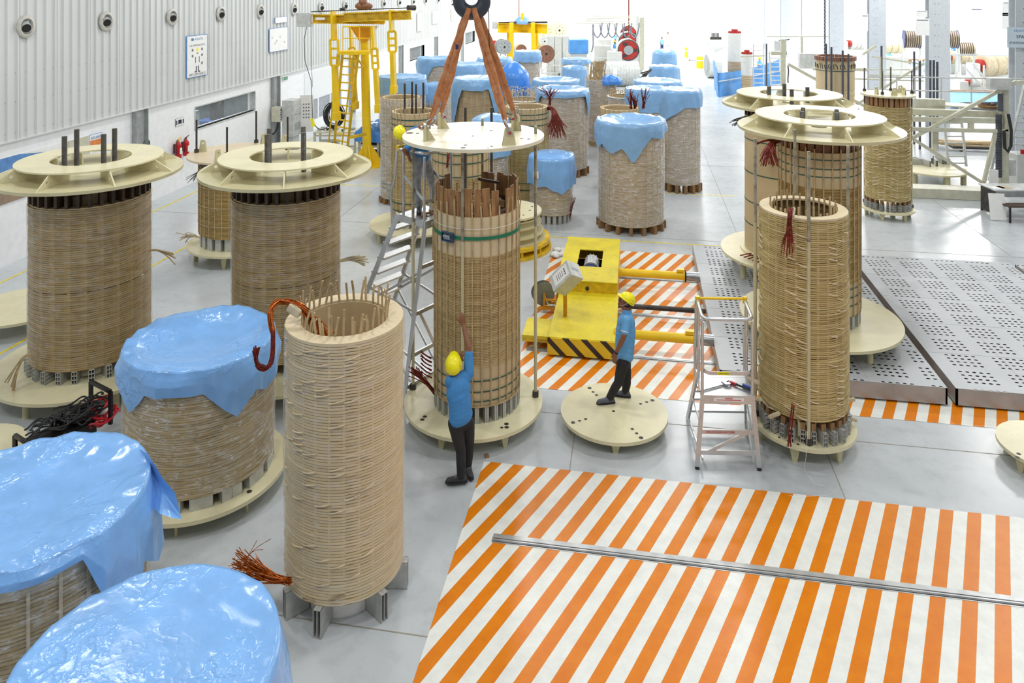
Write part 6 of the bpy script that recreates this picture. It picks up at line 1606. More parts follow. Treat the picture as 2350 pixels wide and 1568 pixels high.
# J1, J2, I
j1 = mid('tall coil on brown blocks at the left of the crowd, open top', 875, 965, 216, bot=(460, .15), film=True, strips=30, stick=.05, pitch=.034, wind='kolive', straps=(.45, .62), board=.25, feet_n=10)
m = MB(); 
for i in range(8): m.path([WD(903+i*.4, 250, 22.6), WD(901+rnd.uniform(-3, 3), 292, 22.6)], .008, 4)
m.build('red_leads', M['copperred'], j1[0], world=True)
(sx, sy) = (0, 0); D2_ = 20.3; (jx, jy), _, _ = circD(846, 1054, D2_)
support_disc(jx, jy, 1.2, .35, 'cream support disc left of the tall ladder, under the coil with dark rods', legs=6, leg_r=.06, a0=to_cam(jx, jy)+.5)
block_ring(jx, jy, .62, .35, 13, 'plain grey aluminium block standing under the coil with dark rods', 'aluminium blocks under the coil with dark rods', kind='channel', w=.09, h=.22, L=.2, span=PI*1.2)
j2 = mid('open coil with four dark rods, on a cream disc left of the tall ladder', 898, 1002, 246, D=D2_, z0=.57, film=False, board=.7, straps=(3.2, 3.05, 2.9, 1.0, .8), strips=30, stick=.14, pitch=.034, wind='kolive', feet=None, rods=4)
i1 = mid('tall board coil with green bands seen behind the lifted disc', 993, 1121, 292, D=17.6, z0=.3, film=False, board=.95, straps=(3.1, 2.9, 2.7, 2.4), strips=28, pitch=.034, wind='ktan', feet='plinth')
tuft(i1[0], 1030, 350, 16.9, (-4, 34), 14, 'copperred', .008, 3, .03, 'hanging_leads')
for px in (1068, 1128):
    p = WD(px, 400, 16.85); rod(p.x, p.y, 0, 4.0, 'dark tie rod standing in front of the banded board coil', 'tie rods of the banded board coil', r=.03, nut0=True, mat=M['darksteel'])
# stacked rings right of H
(rx, ry), RR, _ = circ(1054, 1265, 602, 0.0); rx, ry = WD(1163, 520, 19.4).x, WD(1163, 520, 19.4).y
e = empty('yellow_ring_stand', (rx, ry, 0), 'yellow double ring stand on the floor right of the centre coil', 'ring stand')
MB().ring(.55, 1.15, 0.0, .07, 64).build('lower_ring', M['yellow2'], e, auto=40); MB().ring(.55, 1.12, .2, .28, 64).build('upper_ring', M['yellow2'], e, auto=40)
for k in range(12): a = 2*PI*k/12; m = MB(); m.box((1.0*math.cos(a), 1.0*math.sin(a), .135), (.2, .05, .13), rz=a); m.build('spacer_rib', M['yellow2'], e)
for k, (z, r) in enumerate(((.28, 1.0), (.47, .92), (.66, .9))):
    e = empty('cream_spool', (rx, ry, z), 'cream ring spool, %s of the stack right of the centre coil' % ('bottom one', 'middle one', 'second from the top')[k], 'spool', 'cream ring spools stacked behind the centre coil')
    MB().ring(.4, r, 0, .03, 56).build('flange', M['cream2'], e, auto=40); MB().ring(.4, r*.82, .03, .16, 56).build('hub', M['cream2'], e, auto=40); MB().ring(.4, r*.95, .16, .19, 56).build('flange', M['cream2'], e, auto=40)
support_disc(rx, ry, .90, .96, 'cream disc lying on top of the stacked rings', legs=5, leg_r=.05, z_floor=.85, holes=((.6, 0, .02), (.7, .5, .02), (.5, -1.2, .02), (.65, -.7, .02)))
m = MB(); rb = random.Random(3)
for i in range(9): m.sphere(W(1283+rb.uniform(-14, 16), 580+rb.uniform(-8, 8), .05), rb.uniform(.04, .10), 8, 6, sc=(1.3, 1, .6))
o = m.build('crumpled_film', simple('crumpled_white_film', (226, 228, 228), .3, bump=.6, bscale=12), smooth=True); tag(o, 'crumpled white plastic film on the striped floor by the yellow rings', 'plastic film'); o['kind'] = 'stuff'
# right-hand rear group
mid('film-wrapped coil half hidden left of the tall aisle coil', 1440, 1530, 197, D=28.7, cover=True, skirt=.8, sag=.06, pitch=.05, sheet_label='blue plastic sheet over the coil touching the tall aisle coil', feet='plinth')
mid('film-wrapped low coil, third row beside the bright aisle', 1458, 1561, 179, D=32.5, cover=True, skirt=.32, sag=.10, pitch=.05, sheet_label='blue plastic lid-like sheet on the third row coil by the aisle', feet='plinth')
kk = mid('film-wrapped coil in the fourth row beside the bright aisle', 1493, 1556, 148, D=37, cover=True, skirt=1.0, sag=.03, pitch=.06, sheet_label='blue plastic sheet over the fourth row coil by the aisle', feet='plinth', strips=18)
tuft(kk[0], 1494, 160, 36, (-18, 14), 24, 'darksteel', .014, 3, .18)
mid('film-wrapped coil at the far end of the aisle row', 1500, 1550, 118, D=45, cover=True, skirt=1.2, sag=.0, dome=.2, pitch=.07, sheet_label='loosely bunched blue sheet on the farthest coil of the aisle row', feet='plinth', strips=0)
k7 = mid('open coil with red wire bundle behind the front blue covered coil', 1377, 1466, 240, D=25.2, film=False, strips=24, stick=.08, pitch=.04, feet='plinth', wind='kolive', board=.4)
for (a_, b_) in ((1448, 250), (1476, 248), (1458, 258)): tuft(k7[0], a_, b_, 25.0, (-2 if a_ < 1470 else 6, -36), 14, 'copperred', .010, int(a_), .16, 'upright_leads')
k8 = mid('open coil with white rim and curled strips, behind the red wires', 1397, 1470, 215, D=30.2, film=True, strips=22, stick=.1, pitch=.05, feet='plinth')
m = MB(); 
for p in curl_paths(k8[3]*.9, k8[6]-k8[5], 26, 5, .3): m.path(p, .012, 4)
m.build('curled_strips', M['strip'], k8[0]); MB().ring(k8[3]*.95, k8[3]*1.1, k8[6]-k8[5]-.02, k8[6]-k8[5], 40).build('white_rim', M['paper'], k8[0], auto=40)
k9 = mid('slim coil with tall upright strip bundles behind the big wrapped one', 1345, 1413, 176, D=32, film=True, strips=24, stick=.1, pitch=.05, feet='plinth')
m = MB(); rnd = random.Random(6)
for i in range(46):
    px = 1352 + rnd.random()*38; m.path([WD(px, 200, 31.6), WD(px, 172, 31.7), WD(1360 + (px-1352)*.55 + (12 if i % 2 else -4) + rnd.uniform(-2, 2), 140+rnd.uniform(-2, 5), 31.8)], .018, 4)
m.build('upright_strips', M['strip'], k9[0], world=True)
c = cover_mesh(.33, 0, jag(.25, [], .08, 2), dome=.12, n=40, nr=6, ns=6, crumple=.08, fold=.08, seed=3).build('plastic_rag', M['sheetdeep'], smooth=True); c.location = WD(1403, 178, 31.5); tag(c, 'blue plastic rag bunched on the slim coil with upright strips', 'plastic sheet')
mid('film-wrapped coil behind the big wrapped one, blue lid only visible', 1226, 1326, 177, D=31, cover=True, skirt=.45, sag=.10, pitch=.05, sheet_label='blue plastic sheet forming a flat lid behind the big wrapped coil', feet='plinth')
mid('short film-wrapped coil left of the upright strips', 1293, 1343, 152, D=36, cover=True, skirt=1.1, sag=0, dome=.1, pitch=.06, sheet_label='blue plastic sheet over the short coil left of the upright strips', feet='plinth', strips=0)
mid('far coil with a torn blue sheet, behind the short wrapped one', 1292, 1352, 132, D=41, cover=True, skirt=.25, sag=.05, pitch=.07, sheet_label='torn blue plastic sheet on the far coil behind the short wrapped one', feet='plinth', strips=0)
k19 = mid('coil with bulging bright blue bag between sling and gantry', 1148, 1209, 168, D=32, cover=True, skirt=.9, sag=0, dome=.55, pitch=.05, csheet='sheetdeep', sheet_label='bulging bright blue plastic bag tied over a coil behind the right sling', feet='plinth', cwide=.05)
mid('tall grey coil behind the bulging blue bag', 1183, 1238, 115, D=38, cover=True, skirt=.5, sag=.04, pitch=.06, sheet_label='blue plastic cap on the tall coil behind the bulging bag', feet='plinth')
k23 = mid('open coil crowned with thin curled strips, right of the slings', 1166, 1240, 222, D=28.8, film=True, strips=24, stick=.05, pitch=.045, feet='plinth')
m = MB()
for p in curl_paths(k23[3]*.9, k23[6]-k23[5], 46, 8, .5, .08): m.path(p, .010, 4)
m.build('curled_strips', M['papertape'], k23[0]); MB().ring(k23[3]*.95, k23[3]*1.1, k23[6]-k23[5]-.02, k23[6]-k23[5], 40).build('white_rim', M['paper'], k23[0], auto=40)
mid('small coil directly behind the lifted disc', 1088, 1163, 268, D=22.0, cover=True, skirt=1.0, dome=.18, sag=0, pitch=.04, sheet_label='light blue plastic sheet on the small coil directly behind the lifted disc', feet='plinth', z0=.3)
mid('broad coil seen between the two slings', 1043, 1140, 174, D=28.2, cover=True, skirt=.35, sag=.05, lobes=((-1.2, .6, 1.5), (1.1, .5, 1.3)), pitch=.04, film=False, stick=0, sheet_label='blue plastic sheet hanging in tails over the coil between the slings', feet='plinth', wind='kgrey')
mid('coil behind the left sling with wires on its sheet', 1020, 1110, 142, D=36.2, cover=True, skirt=.5, sag=.05, pitch=.06, sheet_label='blue plastic sheet with wires on it behind the left sling', feet='plinth')
mid('far coil whose blue lid shows between the slings', 1098, 1172, 130, D=40, cover=True, skirt=.3, sag=.05, pitch=.06, sheet_label='blue plastic lid on the far coil left of the second gantry', feet='plinth')
mid('coil with a rumpled sheet at the left end of the crowd', 872, 974, 170, D=29.0, cover=True, skirt=.65, sag=.05, lobes=((.3, .5, .3),), pitch=.045, sheet_label='rumpled blue sheet on the leftmost covered coil of the crowd', feet='plinth')
mid('tall film-wrapped coil left of the left sling', 961, 1036, 129, D=33.4, cover=True, skirt=.3, sag=.04, lobes=((-.9, .8, 1.2),), pitch=.05, sheet_label='blue sheet hanging down the left side of the tall coil left of the sling', feet='plinth')
mid('low coil tucked between two taller ones behind the dark rods', 968, 1014, 190, D=31, cover=True, skirt=.8, sag=.0, pitch=.06, sheet_label='blue sheet on the low coil behind the dark rods', feet='plinth', strips=0)
# big grey wrapped drum lying behind
e = empty('wrapped_drum', tuple(WD(1425, 195, 51)), 'big grey film-wrapped drum standing behind the upright strips', 'wrapped drum')
m = MB(); a = WD(1388, 170, 51); b = WD(1464, 170, 51); m.tube(a, b, .86, 32); 
for i in range(12): q0 = a.lerp(b, i/12+.02); m.tube(q0, a.lerp(b, i/12+.05), .88, 32)
m.build('drum_body', M['lgrey'], e, world=True, auto=40); m = MB(); m.box(WD(1412, 165, 50.0), (.25, .01, .35)); m.build('paper_tag', M['paper'], e, world=True)
# ================================================================ things on and along the left wall
XW = WALLX
def wbox(p0, p1, x0, depth):   # a box on the wall from two opposite pixel corners
    a = WX(p0[0], p0[1], x0); b = WX(p1[0], p1[1], x0); y0, y1 = sorted((a.y, b.y)); z0, z1 = sorted((a.z, b.z)); return y0, y1, z0, z1
def poster(name, label, y0, y1, z0, z1, X, cat='poster', mat='paper', frame='blueprint'):
    e = empty(name, (X, (y0+y1)/2, z0), label, cat)
    m = MB(); m.box((X+.01, (y0+y1)/2, (z0+z1)/2), (.02, y1-y0, z1-z0)); m.build('board', M[frame], e, world=True)
    m = MB(); m.box((X+.0215, (y0+y1)/2, (z0+z1)/2), (.003, (y1-y0)*.94, (z1-z0)*.97)); m.build('sheet', M[mat], e, world=True)
    return e
XS = XW + .078
RT = Vector((0, 1, 0)); UP = Vector((0, 0, 1))
y0, y1, z0, z1 = 23.05, 24.3, 3.62, 5.05
e = poster('safety_poster', 'tall white safety poster with protective gear, on the corrugated wall', y0, y1, z0, z1, XS)
yc = (y0+y1)/2; X = XS + .025
txt('ATLANTA', (X, yc+.1, z1-.14), .11, RT, UP, M['blueprint'], e, 'poster_title'); txt('USE APPROPRIATE PPE', (X, yc, z1-.35), .09, RT, UP, M['greyink'], e, 'poster_heading'); txt("PPE'S CAN SAVE U", (X, yc, z0+.09), .12, RT, UP, M['dkink'], e, 'poster_footer')
m = MB(); m.tube((X, yc-.32, z1-.14), (X+.003, yc-.32, z1-.14), .05, 14); m.tube((X, yc-.25, z1-.14), (X+.003, yc-.25, z1-.14), .05, 14); m.build('poster_logo', M['blueprint'], e, world=True)
m = MB()
for (dy, dz) in ((-.28, -.5), (.28, -.5), (-.28, -.7), (.28, -.7), (.28, -.98)): m.lathe([(.045, 0), (.055, 0)], 14); 
m = MB()
for (dy, dz) in ((-.28, -.5), (.28, -.5), (-.28, -.7), (.28, -.7), (.28, -.98)): m.path([(X, yc+dy+.05*math.cos(q_), z1+dz+.05*math.sin(q_)) for q_ in (0, 1, 2, 3, 4, 5)], .006, 4, closed=True); m.box((X, yc+dy, z1+dz), (.003, .04, .05))
for (dy, dz, w, h) in ((0, -.62, .10, .03), (-.11, -.84, .035, .2), (.11, -.84, .035, .2), (-.06, -1.14, .05, .17), (.06, -1.14, .05, .17), (-.09, -1.25, .12, .04), (.11, -1.25, .12, .04)): m.box((X, yc+dy, z1+dz), (.003, w, h))
m.build('gear_pictograms', M['dkink'], e, world=True)
m = MB(); m.tube((X, yc, z1-.5), (X+.003, yc, z1-.5), .07, 14); m.build('yellow_helmet_pictogram', M['helmet'], e, world=True)
y0, y1, z0, z1 = 28.8, 30.5, 4.0, 4.98
e = poster('notice_board', 'white notice board with a small sign above, on the corrugated wall', y0, y1, z0, z1, XS, 'notice board'); m = MB()
for (dy, dz) in ((-.6, .1), (.1, .1), (-.35, -.15), (-.2, -.05), (.5, -.15)): m = MB(); m.box((XS+.024, (y0+y1)/2+dy, (z0+z1)/2+dz), (.003, .10, .09)); m.build('notice', M['vent'], e, world=True)
poster('small_sign', 'small white sign above the notice board on the corrugated wall', 29.3, 30.4, 5.18, 5.42, XS, 'sign')
for i, (a, b, c_, d_, nm) in enumerate(((957, 968, 29, 73, 'first'), (992, 1005, 25, 56, 'second'), (1035, 1044, 19, 48, 'third'))):
    q = wbox((a, d_), (b, c_), XS, 0); poster('blank_poster', 'plain white panel on the corrugated wall behind the yellow gantry, %s from the left' % nm, q[0], q[1], q[2], q[3], XS, 'poster', frame='lgrey')
q = wbox((402, 291), (421, 268), XW, 0); e = poster('small_notice', 'small notice with a pictogram on the white wall above the fire extinguishers', q[0], q[1], q[2], q[3], XW, 'notice', frame='greyink')
m = MB(); yc = (q[0]+q[1])/2; m.box((XW+.025, yc, q[3]-.12), (.003, .12, .12)); 
for k in range(4): m.box((XW+.025, yc-.18+.12*k, q[2]+.12), (.003, .06, .14))
m.build('notice_print', M['dkink'], e, world=True)
q = wbox((203, 338), (233, 303), XW, 0); e = poster('orange_poster', 'orange and white safety poster half hidden behind the leftmost pressing ring', q[0], q[1], q[2]-.3, q[3], XW)
m = MB(); m.box((XW+.026, (q[0]+q[1])/2, (q[2]+q[3])/2-.13), (.004, (q[1]-q[0])*.84, (q[3]-q[2])*.8)); m.build('orange_field', M['orangeprint'], e, world=True)
txt('ATLANTA', (XW+.03, (q[0]+q[1])/2+.05, q[3]-.1), .11, RT, UP, M['blueprint'], e, 'poster_title'); txt('SMOKING', (XW+.03, (q[0]+q[1])/2, q[3]-.36), .1, RT, UP, M['paper'], e, 'poster_words'); txt('ZONE', (XW+.03, (q[0]+q[1])/2, q[3]-.48), .1, RT, UP, M['paper'], e, 'poster_words')
# long banner at the far left
e = empty('wall_banner', (XW, 16.6, 1.45), 'long blue and brown printed banner on the white wall at the left edge', 'banner'); 
m = MB(); m.add([(XW+.02, 13.6, 2.6), (XW+.02, 18.6, 2.6), (XW+.02, 18.6, 1.5), (XW+.02, 13.6, 1.5)], [(0, 3, 2, 1)]); m.box((XW+.01, 16.1, 2.05), (.015, 5.0, 1.1)); m.build('banner_sheet', M['paper'], e, world=True)
m = MB(); m.prism([(XW+.03, 13.60, 2.60), (XW+.03, 16.20, 2.60), (XW+.03, 17.00, 2.48), (XW+.03, 16.30, 2.35), (XW+.03, 15.20, 2.12), (XW+.03, 13.60, 2.05)], (.003, 0, 0)); m.build('blue_field', M['blueprint'], e, world=True)
m = MB(); m.prism([(XW+.03, 13.60, 2.05), (XW+.03, 15.20, 2.12), (XW+.03, 16.30, 1.90), (XW+.03, 16.80, 1.50), (XW+.03, 13.60, 1.50)], (.003, 0, 0)); m.build('brown_field', M['brownprint'], e, world=True)
m = MB()
for (a, b) in ((16.55, 2.38), (16.75, 2.34), (17.0, 2.4), (17.5, 2.2)): m.box((XW+.034, a, b), (.003, .05, .16)); m.box((XW+.034, a+.08, b-.05), (.003, .1, .04))
m.build('banner_pictograms', M['dkink'], e, world=True)
m = MB(); m.box((XW+.03, 18.20, 2.22), (.003, .75, .74)); m.build('beige_field', M['machine'], e, world=True)
# exit sign
q = wbox((646, 186), (659, 174), XW, 0); e = empty('exit_sign', (XW+.02, (q[0]+q[1])/2, q[2]), 'small green exit sign on the white wall under the sheeting', 'exit sign')
m = MB(); m.box((XW+.02, (q[0]+q[1])/2, (q[2]+q[3])/2), (.04, q[1]-q[0], q[3]-q[2])); m.build('sign_board', M['paper'], e, world=True); yc = (q[0]+q[1])/2; zc = (q[2]+q[3])/2; w = q[1]-q[0]; h = q[3]-q[2]
m = MB(); m.box((XW+.042, yc-w*.28, zc), (.004, w*.38, h*.8)); m.box((XW+.042, yc+w*.2, zc), (.004, w*.5, h*.8)); gs = m.build('green_field', M['teal'], e, world=True)
txt('EXIT', (XW+.046, yc+w*.2, zc), h*.5, RT, UP, M['paper'], gs, 'exit_word'); m = MB(); m.prism([(XW+.045, yc-w*.4, zc), (XW+.045, yc-w*.25, zc+h*.25), (XW+.045, yc-w*.25, zc-h*.25)], (.002, 0, 0)); m.build('arrow', M['paper'], gs, world=True)
# fire extinguishers
for k, (px, py) in enumerate(((409, 363), (427, 357))):
    p = WX(px, py, XW+.16); z = max(p.z, .3); e = empty('fire_extinguisher', (p.x, p.y, z), 'red fire extinguisher hung on the white wall, the %s of the pair' % ('left', 'right')[k], 'fire extinguisher', 'fire extinguishers on the left wall')
    m = MB(); m.lathe([(.0001, 0), (.095, 0), (.10, .02), (.10, .42), (.085, .48), (.04, .53), (.03, .56)], 20); m.build('cylinder', M['red'], e, auto=40)
    m = MB(); m.box((.101, 0, .24), (.004, .12, .2)); m.build('label', M['paper'], e)
    m = MB(); m.tube((0, 0, .56), (0, 0, .61), .025, 10); m.bar((0, 0, .61), (.02, .14, .66), .025, .012); m.bar((0, 0, .6), (.02, .12, .60), .02, .01); m.build('valve', M['yellow2'] if k == 0 else M['darksteel'], e)
    m = MB(); m.path(bez((0, -.02, .6), (0, -.16, .6), (.02, -.16, .4), (.02, -.12, .15)), .013, 6); m.build('hose', M['rubber'], e)
    m = MB(); m.box((-.13, 0, .3), (.08, .05, .3)); m.build('wall_bracket', M['darksteel'], e)
p = WX(335, 330, XW+.03); m = MB(); m.path([Vector((p.x, p.y + .16*math.cos(a*.5), p.z + .13*math.sin(a*.5))) for a in range(13)], .02, 6, closed=True); m.path([Vector((p.x, p.y + .10*math.cos(a*.5), p.z + .09*math.sin(a*.5))) for a in range(13)], .012, 6, closed=True); o = m.build('coiled_cable', M['rubber']); tag(o, 'small black cable coil hung on the wall post behind the leftmost ring', 'cable coil')
# junction box on the post
p = WX(635, 262, XW+.25); e = empty('junction_box', (XW+.28, p.y, p.z-.3), 'cream electrical box with many sockets on the grey wall post', 'electrical box')
m = MB(); m.box((XW+.28, p.y, p.z), (.36, .36, .6)); m.build('housing', M['machine'], e, world=True, bevel=.01)
m = MB(); m.box((XW+.465, p.y, p.z), (.01, .34, .56)); pn = m.build('front_plate', M['paper'], e, world=True); m = MB(); rb = random.Random(4)
for i in range(5):
    for k in range(4): m.tube((XW+.47, p.y-.12+.08*k, p.z-.2+.1*i), (XW+.48, p.y-.12+.08*k, p.z-.2+.1*i), rb.uniform(.015, .03), 8)
m.build('sockets', M['dkink'], pn, world=True); m = MB(); m.path(bez((XW+.3, p.y, p.z-.3), (XW+.3, p.y, p.z-.8), (XW+.1, p.y-.1, p.z-.85), (XW+.1, p.y-.4, p.z-.8)), .03, 8); m.build('feed_cable', M['rubber'], e, world=True)
# big control cabinet with open door
p = W(668, 335, .0); cxp = WX(672, 300, XW+.8); e = empty('control_cabinet', (XW+.75, cxp.y, 0), 'tall grey control cabinet with a button panel by the left wall', 'control cabinet')
yc = cxp.y
m = MB(); m.box((XW+.75, yc, 1.25), (.5, .75, 1.5)); m.box((XW+.75, yc, .25), (.4, .6, .5)); m.build('housing', M['lgrey'], e, world=True, bevel=.01)
m = MB(); m.box((XW+1.2, yc+.45, 1.35), (.55, .04, 1.55), rz=0.35); dr = m.build('open_door', M['paper'], e, world=True)
m = MB()
for i in range(5):
    for k in range(3): 
        c_ = Vector((XW+1.1+.1*k, yc+.39+.035*k, 1.75-.14*i)); m.tube(c_, c_+Vector((.01, -.02, 0)), .025, 8)
m.build('buttons', M['dkink'], dr, world=True); m = MB(); m.box((XW+1.003, yc, 1.4), (.006, .68, .04)); m.box((XW+1.003, yc, 0.9), (.006, .5, .3)); m.build('cabinet_seams', M['grey_paint'], e, world=True)
q = wbox((672, 254), (682, 244), XW, 0); poster('tiny_sign', 'tiny framed sign on the white wall above the control cabinet', q[0], q[1], q[2], q[3], XW, 'sign', frame='grey_paint')
# ramp of metal sheets, low bench and trestle with cables
e = empty('aluminium_ladder_lying', tuple(W(640, 372, 0)), 'grey aluminium ladder lying aslant by the left wall behind the slim coil', 'ladder')
for k in (0, 1):
    m = MB(); m.bar(W(622, 372-k*8, .25+.3*k), W(700, 330-k*8, .6+.3*k), .05, .12); m.build('side_rail', M['alu'], e, world=True)
for k in range(6): m = MB(); m.bar(W(628+k*12, 368-k*6.5, .28+.06*k), W(628+k*12, 360-k*6.5, .56+.06*k), .04); m.build('rung', M['alu'], e, world=True)
wp = W(765, 372, 0); e = empty('work_table', tuple(wp), 'ivory steel work table loaded with cable coils behind the yellow ladder', 'work table')
w_a = W(722, 350, 0); w_b = W(815, 350, 0); ax = (w_b-w_a).normalized(); ay = Vector((-ax.y, ax.x, 0)); Lw = (w_b-w_a).length
for k in (0, 1):
    for l in (0, 1): m = MB(); m.bar(w_a+ax*Lw*k+ay*.9*l, w_a+ax*Lw*k+ay*.9*l+UP*.78, .07); m.build('leg', M['machine'], e, world=True)
m = MB(); m.box(w_a+ax*Lw/2+ay*.45+UP*.8, (Lw+.1, 1.0, .05), rz=math.atan2(ax.y, ax.x)); m.build('table_top', M['machine'], e, world=True)
m = MB(); m.bar(w_a+UP*.25, w_a+ax*Lw+UP*.25, .06); m.bar(w_a+UP*.68, w_a+ax*Lw+UP*.68, .06); m.build('cross_rail', M['machine'], e, world=True)
o = empty('cable_coil', tuple(w_a+ax*Lw*.45+ay*.4+UP*.84), 'big black cable coil on the ivory work table', 'cable coil'); m = MB(); rb = random.Random(2)
for i in range(11):
    c_ = w_a+ax*Lw*(.42+rb.uniform(-.05, .05))+ay*.4+UP*(1.42+rb.uniform(-.05, .05)); r = rb.uniform(.38, .55); m.path([c_ + ax*r*.75*math.cos(t*.4) + UP*r*math.sin(t*.4) + ay*.05*math.sin(t) for t in range(16)], .022, 6, closed=True)
m.build('coil_loops', M['rubber'], o, world=True); rb = random.Random(12)
for i in range(14):
    o = MB(); c_ = w_a+ax*Lw*rb.random()+ay*rb.uniform(.1, .8)+UP*.86; o.box(c_, (rb.uniform(.06, .2), rb.uniform(.05, .15), rb.uniform(.04, .1)), rz=rb.uniform(0, 3)); o = o.build('metal_part', M[rb.choice(('steel', 'lgrey', 'darksteel'))]); tag(o, 'small metal part lying on the ivory work table', 'metal part', 'metal parts on the work table')
e = empty('grid_crate', tuple(w_a+ax*Lw*.32+ay*.45), 'grey perforated steel crate standing under the work table', 'crate'); m = MB(); m.box(w_a+ax*Lw*.32+ay*.3+UP*.22, (.75, .45, .42), rz=math.atan2(ax.y, ax.x)); m.build('crate_body', M['lgrey'], e, world=True)
m = MB()
for i in range(6):
    for k in range(4): m.box(w_a+ax*(Lw*.32-.3+.12*i)+ay*.07+UP*(.07+.1*k), (.07, .01, .06), rz=math.atan2(ax.y, ax.x))
m.build('crate_holes', M['dark'], e, world=True)
# rack crate with blue sheet, right of the mast
ra = W(824, 371, 0); rb_ = W(868, 374, 0); ax = (rb_-ra).normalized(); ay = Vector((-ax.y, ax.x, 0)); Lr = (rb_-ra).length; ang = math.atan2(ax.y, ax.x)
e = empty('storage_rack', tuple(ra+ax*Lr/2), 'ivory storage rack full of timber under a blue sheet, right of the yellow mast', 'rack')
for k in (0, .5, 1):
    for l in (0, 1): m = MB(); m.bar(ra+ax*Lr*k+ay*1.0*l, ra+ax*Lr*k+ay*1.0*l+UP*1.15, .08); m.build('post', M['machine'], e, world=True)
for z in (.12, .62, 1.12): m = MB(); m.bar(ra+UP*z, ra+ax*Lr+UP*z, .08); m.bar(ra+ay+UP*z, ra+ax*Lr+ay+UP*z, .08); m.box(ra+ax*Lr/2+ay*.5+UP*z, (Lr, .95, .03), rz=ang); m.build('shelf_frame', M['machine'], e, world=True)
for z in (.16, .66):
    for i in range(12): 
        o = MB(); yy = .12+.065*i; zz = z+.03+.05*(i % 3); o.box(ra+ax*Lr/2+ay*yy+UP*zz, (Lr*.92, .055, .05), rz=ang); o = o.build('timber_batten', M['darkwood']); tag(o, 'brown timber batten lying in the ivory rack', 'timber batten', 'timber battens in the ivory rack')
m = MB(); vs = []; n1, n2 = 16, 14
for i in range(n1+1):
    for k in range(n2+1):
        x = -.15 + (Lr+.3)*i/n1; t = k/n2*2.0 - .45; z = 1.2 + .12*noise.noise(Vector((x*2, t*3, 0))) ; y = max(-.08, min(1.1, t))
        if t < -.05: z = 1.18 - (-t-.05)*1.0; y = -.08 + .04*noise.noise(Vector((x*5, t*5, 1)))
        if t > 1.1: z = 1.18 - (t-1.1)*1.2; y = 1.1
        z += .28*math.exp(-((x-Lr*.5)/(Lr*.35))**2)*(1 if -.05 <= t <= 1.1 else 0)
        vs.append(ra + ax*x + ay*y + UP*z)
m.add(vs, [(i*(n2+1)+k, (i+1)*(n2+1)+k, (i+1)*(n2+1)+k+1, i*(n2+1)+k+1) for i in range(n1) for k in range(n2)]); o = m.build('plastic_sheet', M['sheetdeep'], smooth=True); tag(o, 'blue plastic sheet thrown over the ivory storage rack', 'plastic sheet')
# ---- black rigging box with cables at bottom left
D_ = 10.2
cb = W(150, 1060, 0); e = empty('test_reel', (cb.x, cb.y, 0), 'black cable drum with handles buried in black and red test leads, on the floor', 'cable drum')
a = W(62, 1032, .42); b = W(212, 955, .45); dr = (b-a).normalized()
m = MB(); m.box((a+b)/2 - UP*.18, ((b-a).length*.9, .42, .44), rz=math.atan2(dr.y, dr.x)); m.build('case', M['black'], e, world=True, bevel=.02)
m = MB(); m.box((a+b)/2 + UP*.02, ((b-a).length*.66, .36, .08), rz=math.atan2(dr.y, dr.x)); m.build('case_lid', M['black'], e, world=True, bevel=.015)
sdv = Vector((-dr.y, dr.x, 0))
for c_, w_, hh in ((a - dr*.05, .22, .30), (b + dr*.12, .26, .52)):
    m = MB(); pts = [c_ - sdv*w_ - UP*c_.z*.0 - UP*.1, c_ - sdv*w_ + UP*(hh-.15), c_ + sdv*w_ + UP*(hh-.15), c_ + sdv*w_ - UP*.1]
    for p_, q_ in zip(pts[:-1], pts[1:]): m.bar(p_, q_, .04, .05)
    m.build('handle', M['black'], e, world=True)
rb = random.Random(17)
def tangle(n, mat, r, c0, c1, rad, nm, zc, parent):
    m = MB()
    for i in range(n):
        c_ = c0.lerp(c1, rb.random()) + Vector((rb.uniform(-.1, .1), rb.uniform(-.1, .1), 0)); c_.z = zc + rb.uniform(-.06, .12); rx_, ry_ = rb.uniform(.4, 1)*rad, rb.uniform(.3, .8)*rad; a0 = rb.uniform(0, 6); tl = rb.uniform(-.5, .5)
        pts = []
        st_ = rb.uniform(.16, .24)
        for t in range(28):
            th = a0 + t*st_; pts.append(c_ + dr*rx_*math.cos(th) + sdv*ry_*math.sin(th) + UP*(tl*rx_*math.sin(th)*.6 + .03*math.sin(t*.7+i)))
        for p_ in pts: p_.z = max(p_.z, r+.004)
        m.path(pts, r, 6)
    return m.build(nm, M[mat], parent, world=True)
tangle(20, 'rubber', .012, a, b, .28, 'black_leads', .60, e); tangle(13, 'cable_red', .015, b, b+dr*.12, .30, 'red_leads', .44, e); tangle(12, 'cable_red', .015, a-dr*.15, a, .24, 'red_leads', .30, e)
for k, t in enumerate((.45, .72)):
    c_ = a.lerp(b, t) + UP*.10; m = MB(); m.lathe([(.03, 0), (.10, 0), (.10, .05), (.08, .05), (.07, .02), (.045, .02), (.04, .07)], 22, tuple(c_)); m.build('socket_housing', M['black'], e, world=True, auto=40)
m = MB(); c_ = b + dr*.02 + UP*.08 - sdv*.1; m.tube(c_, c_ + dr*.12 - sdv*.05 - UP*.02, .05, 14); m.build('white_plug', M['paper'], e, world=True)
m = MB(); m.tube(c_ - dr*.01, c_ - dr*.12 + UP*.02, .06, 14); m.build('red_plug', M['cable_red'], e, world=True)
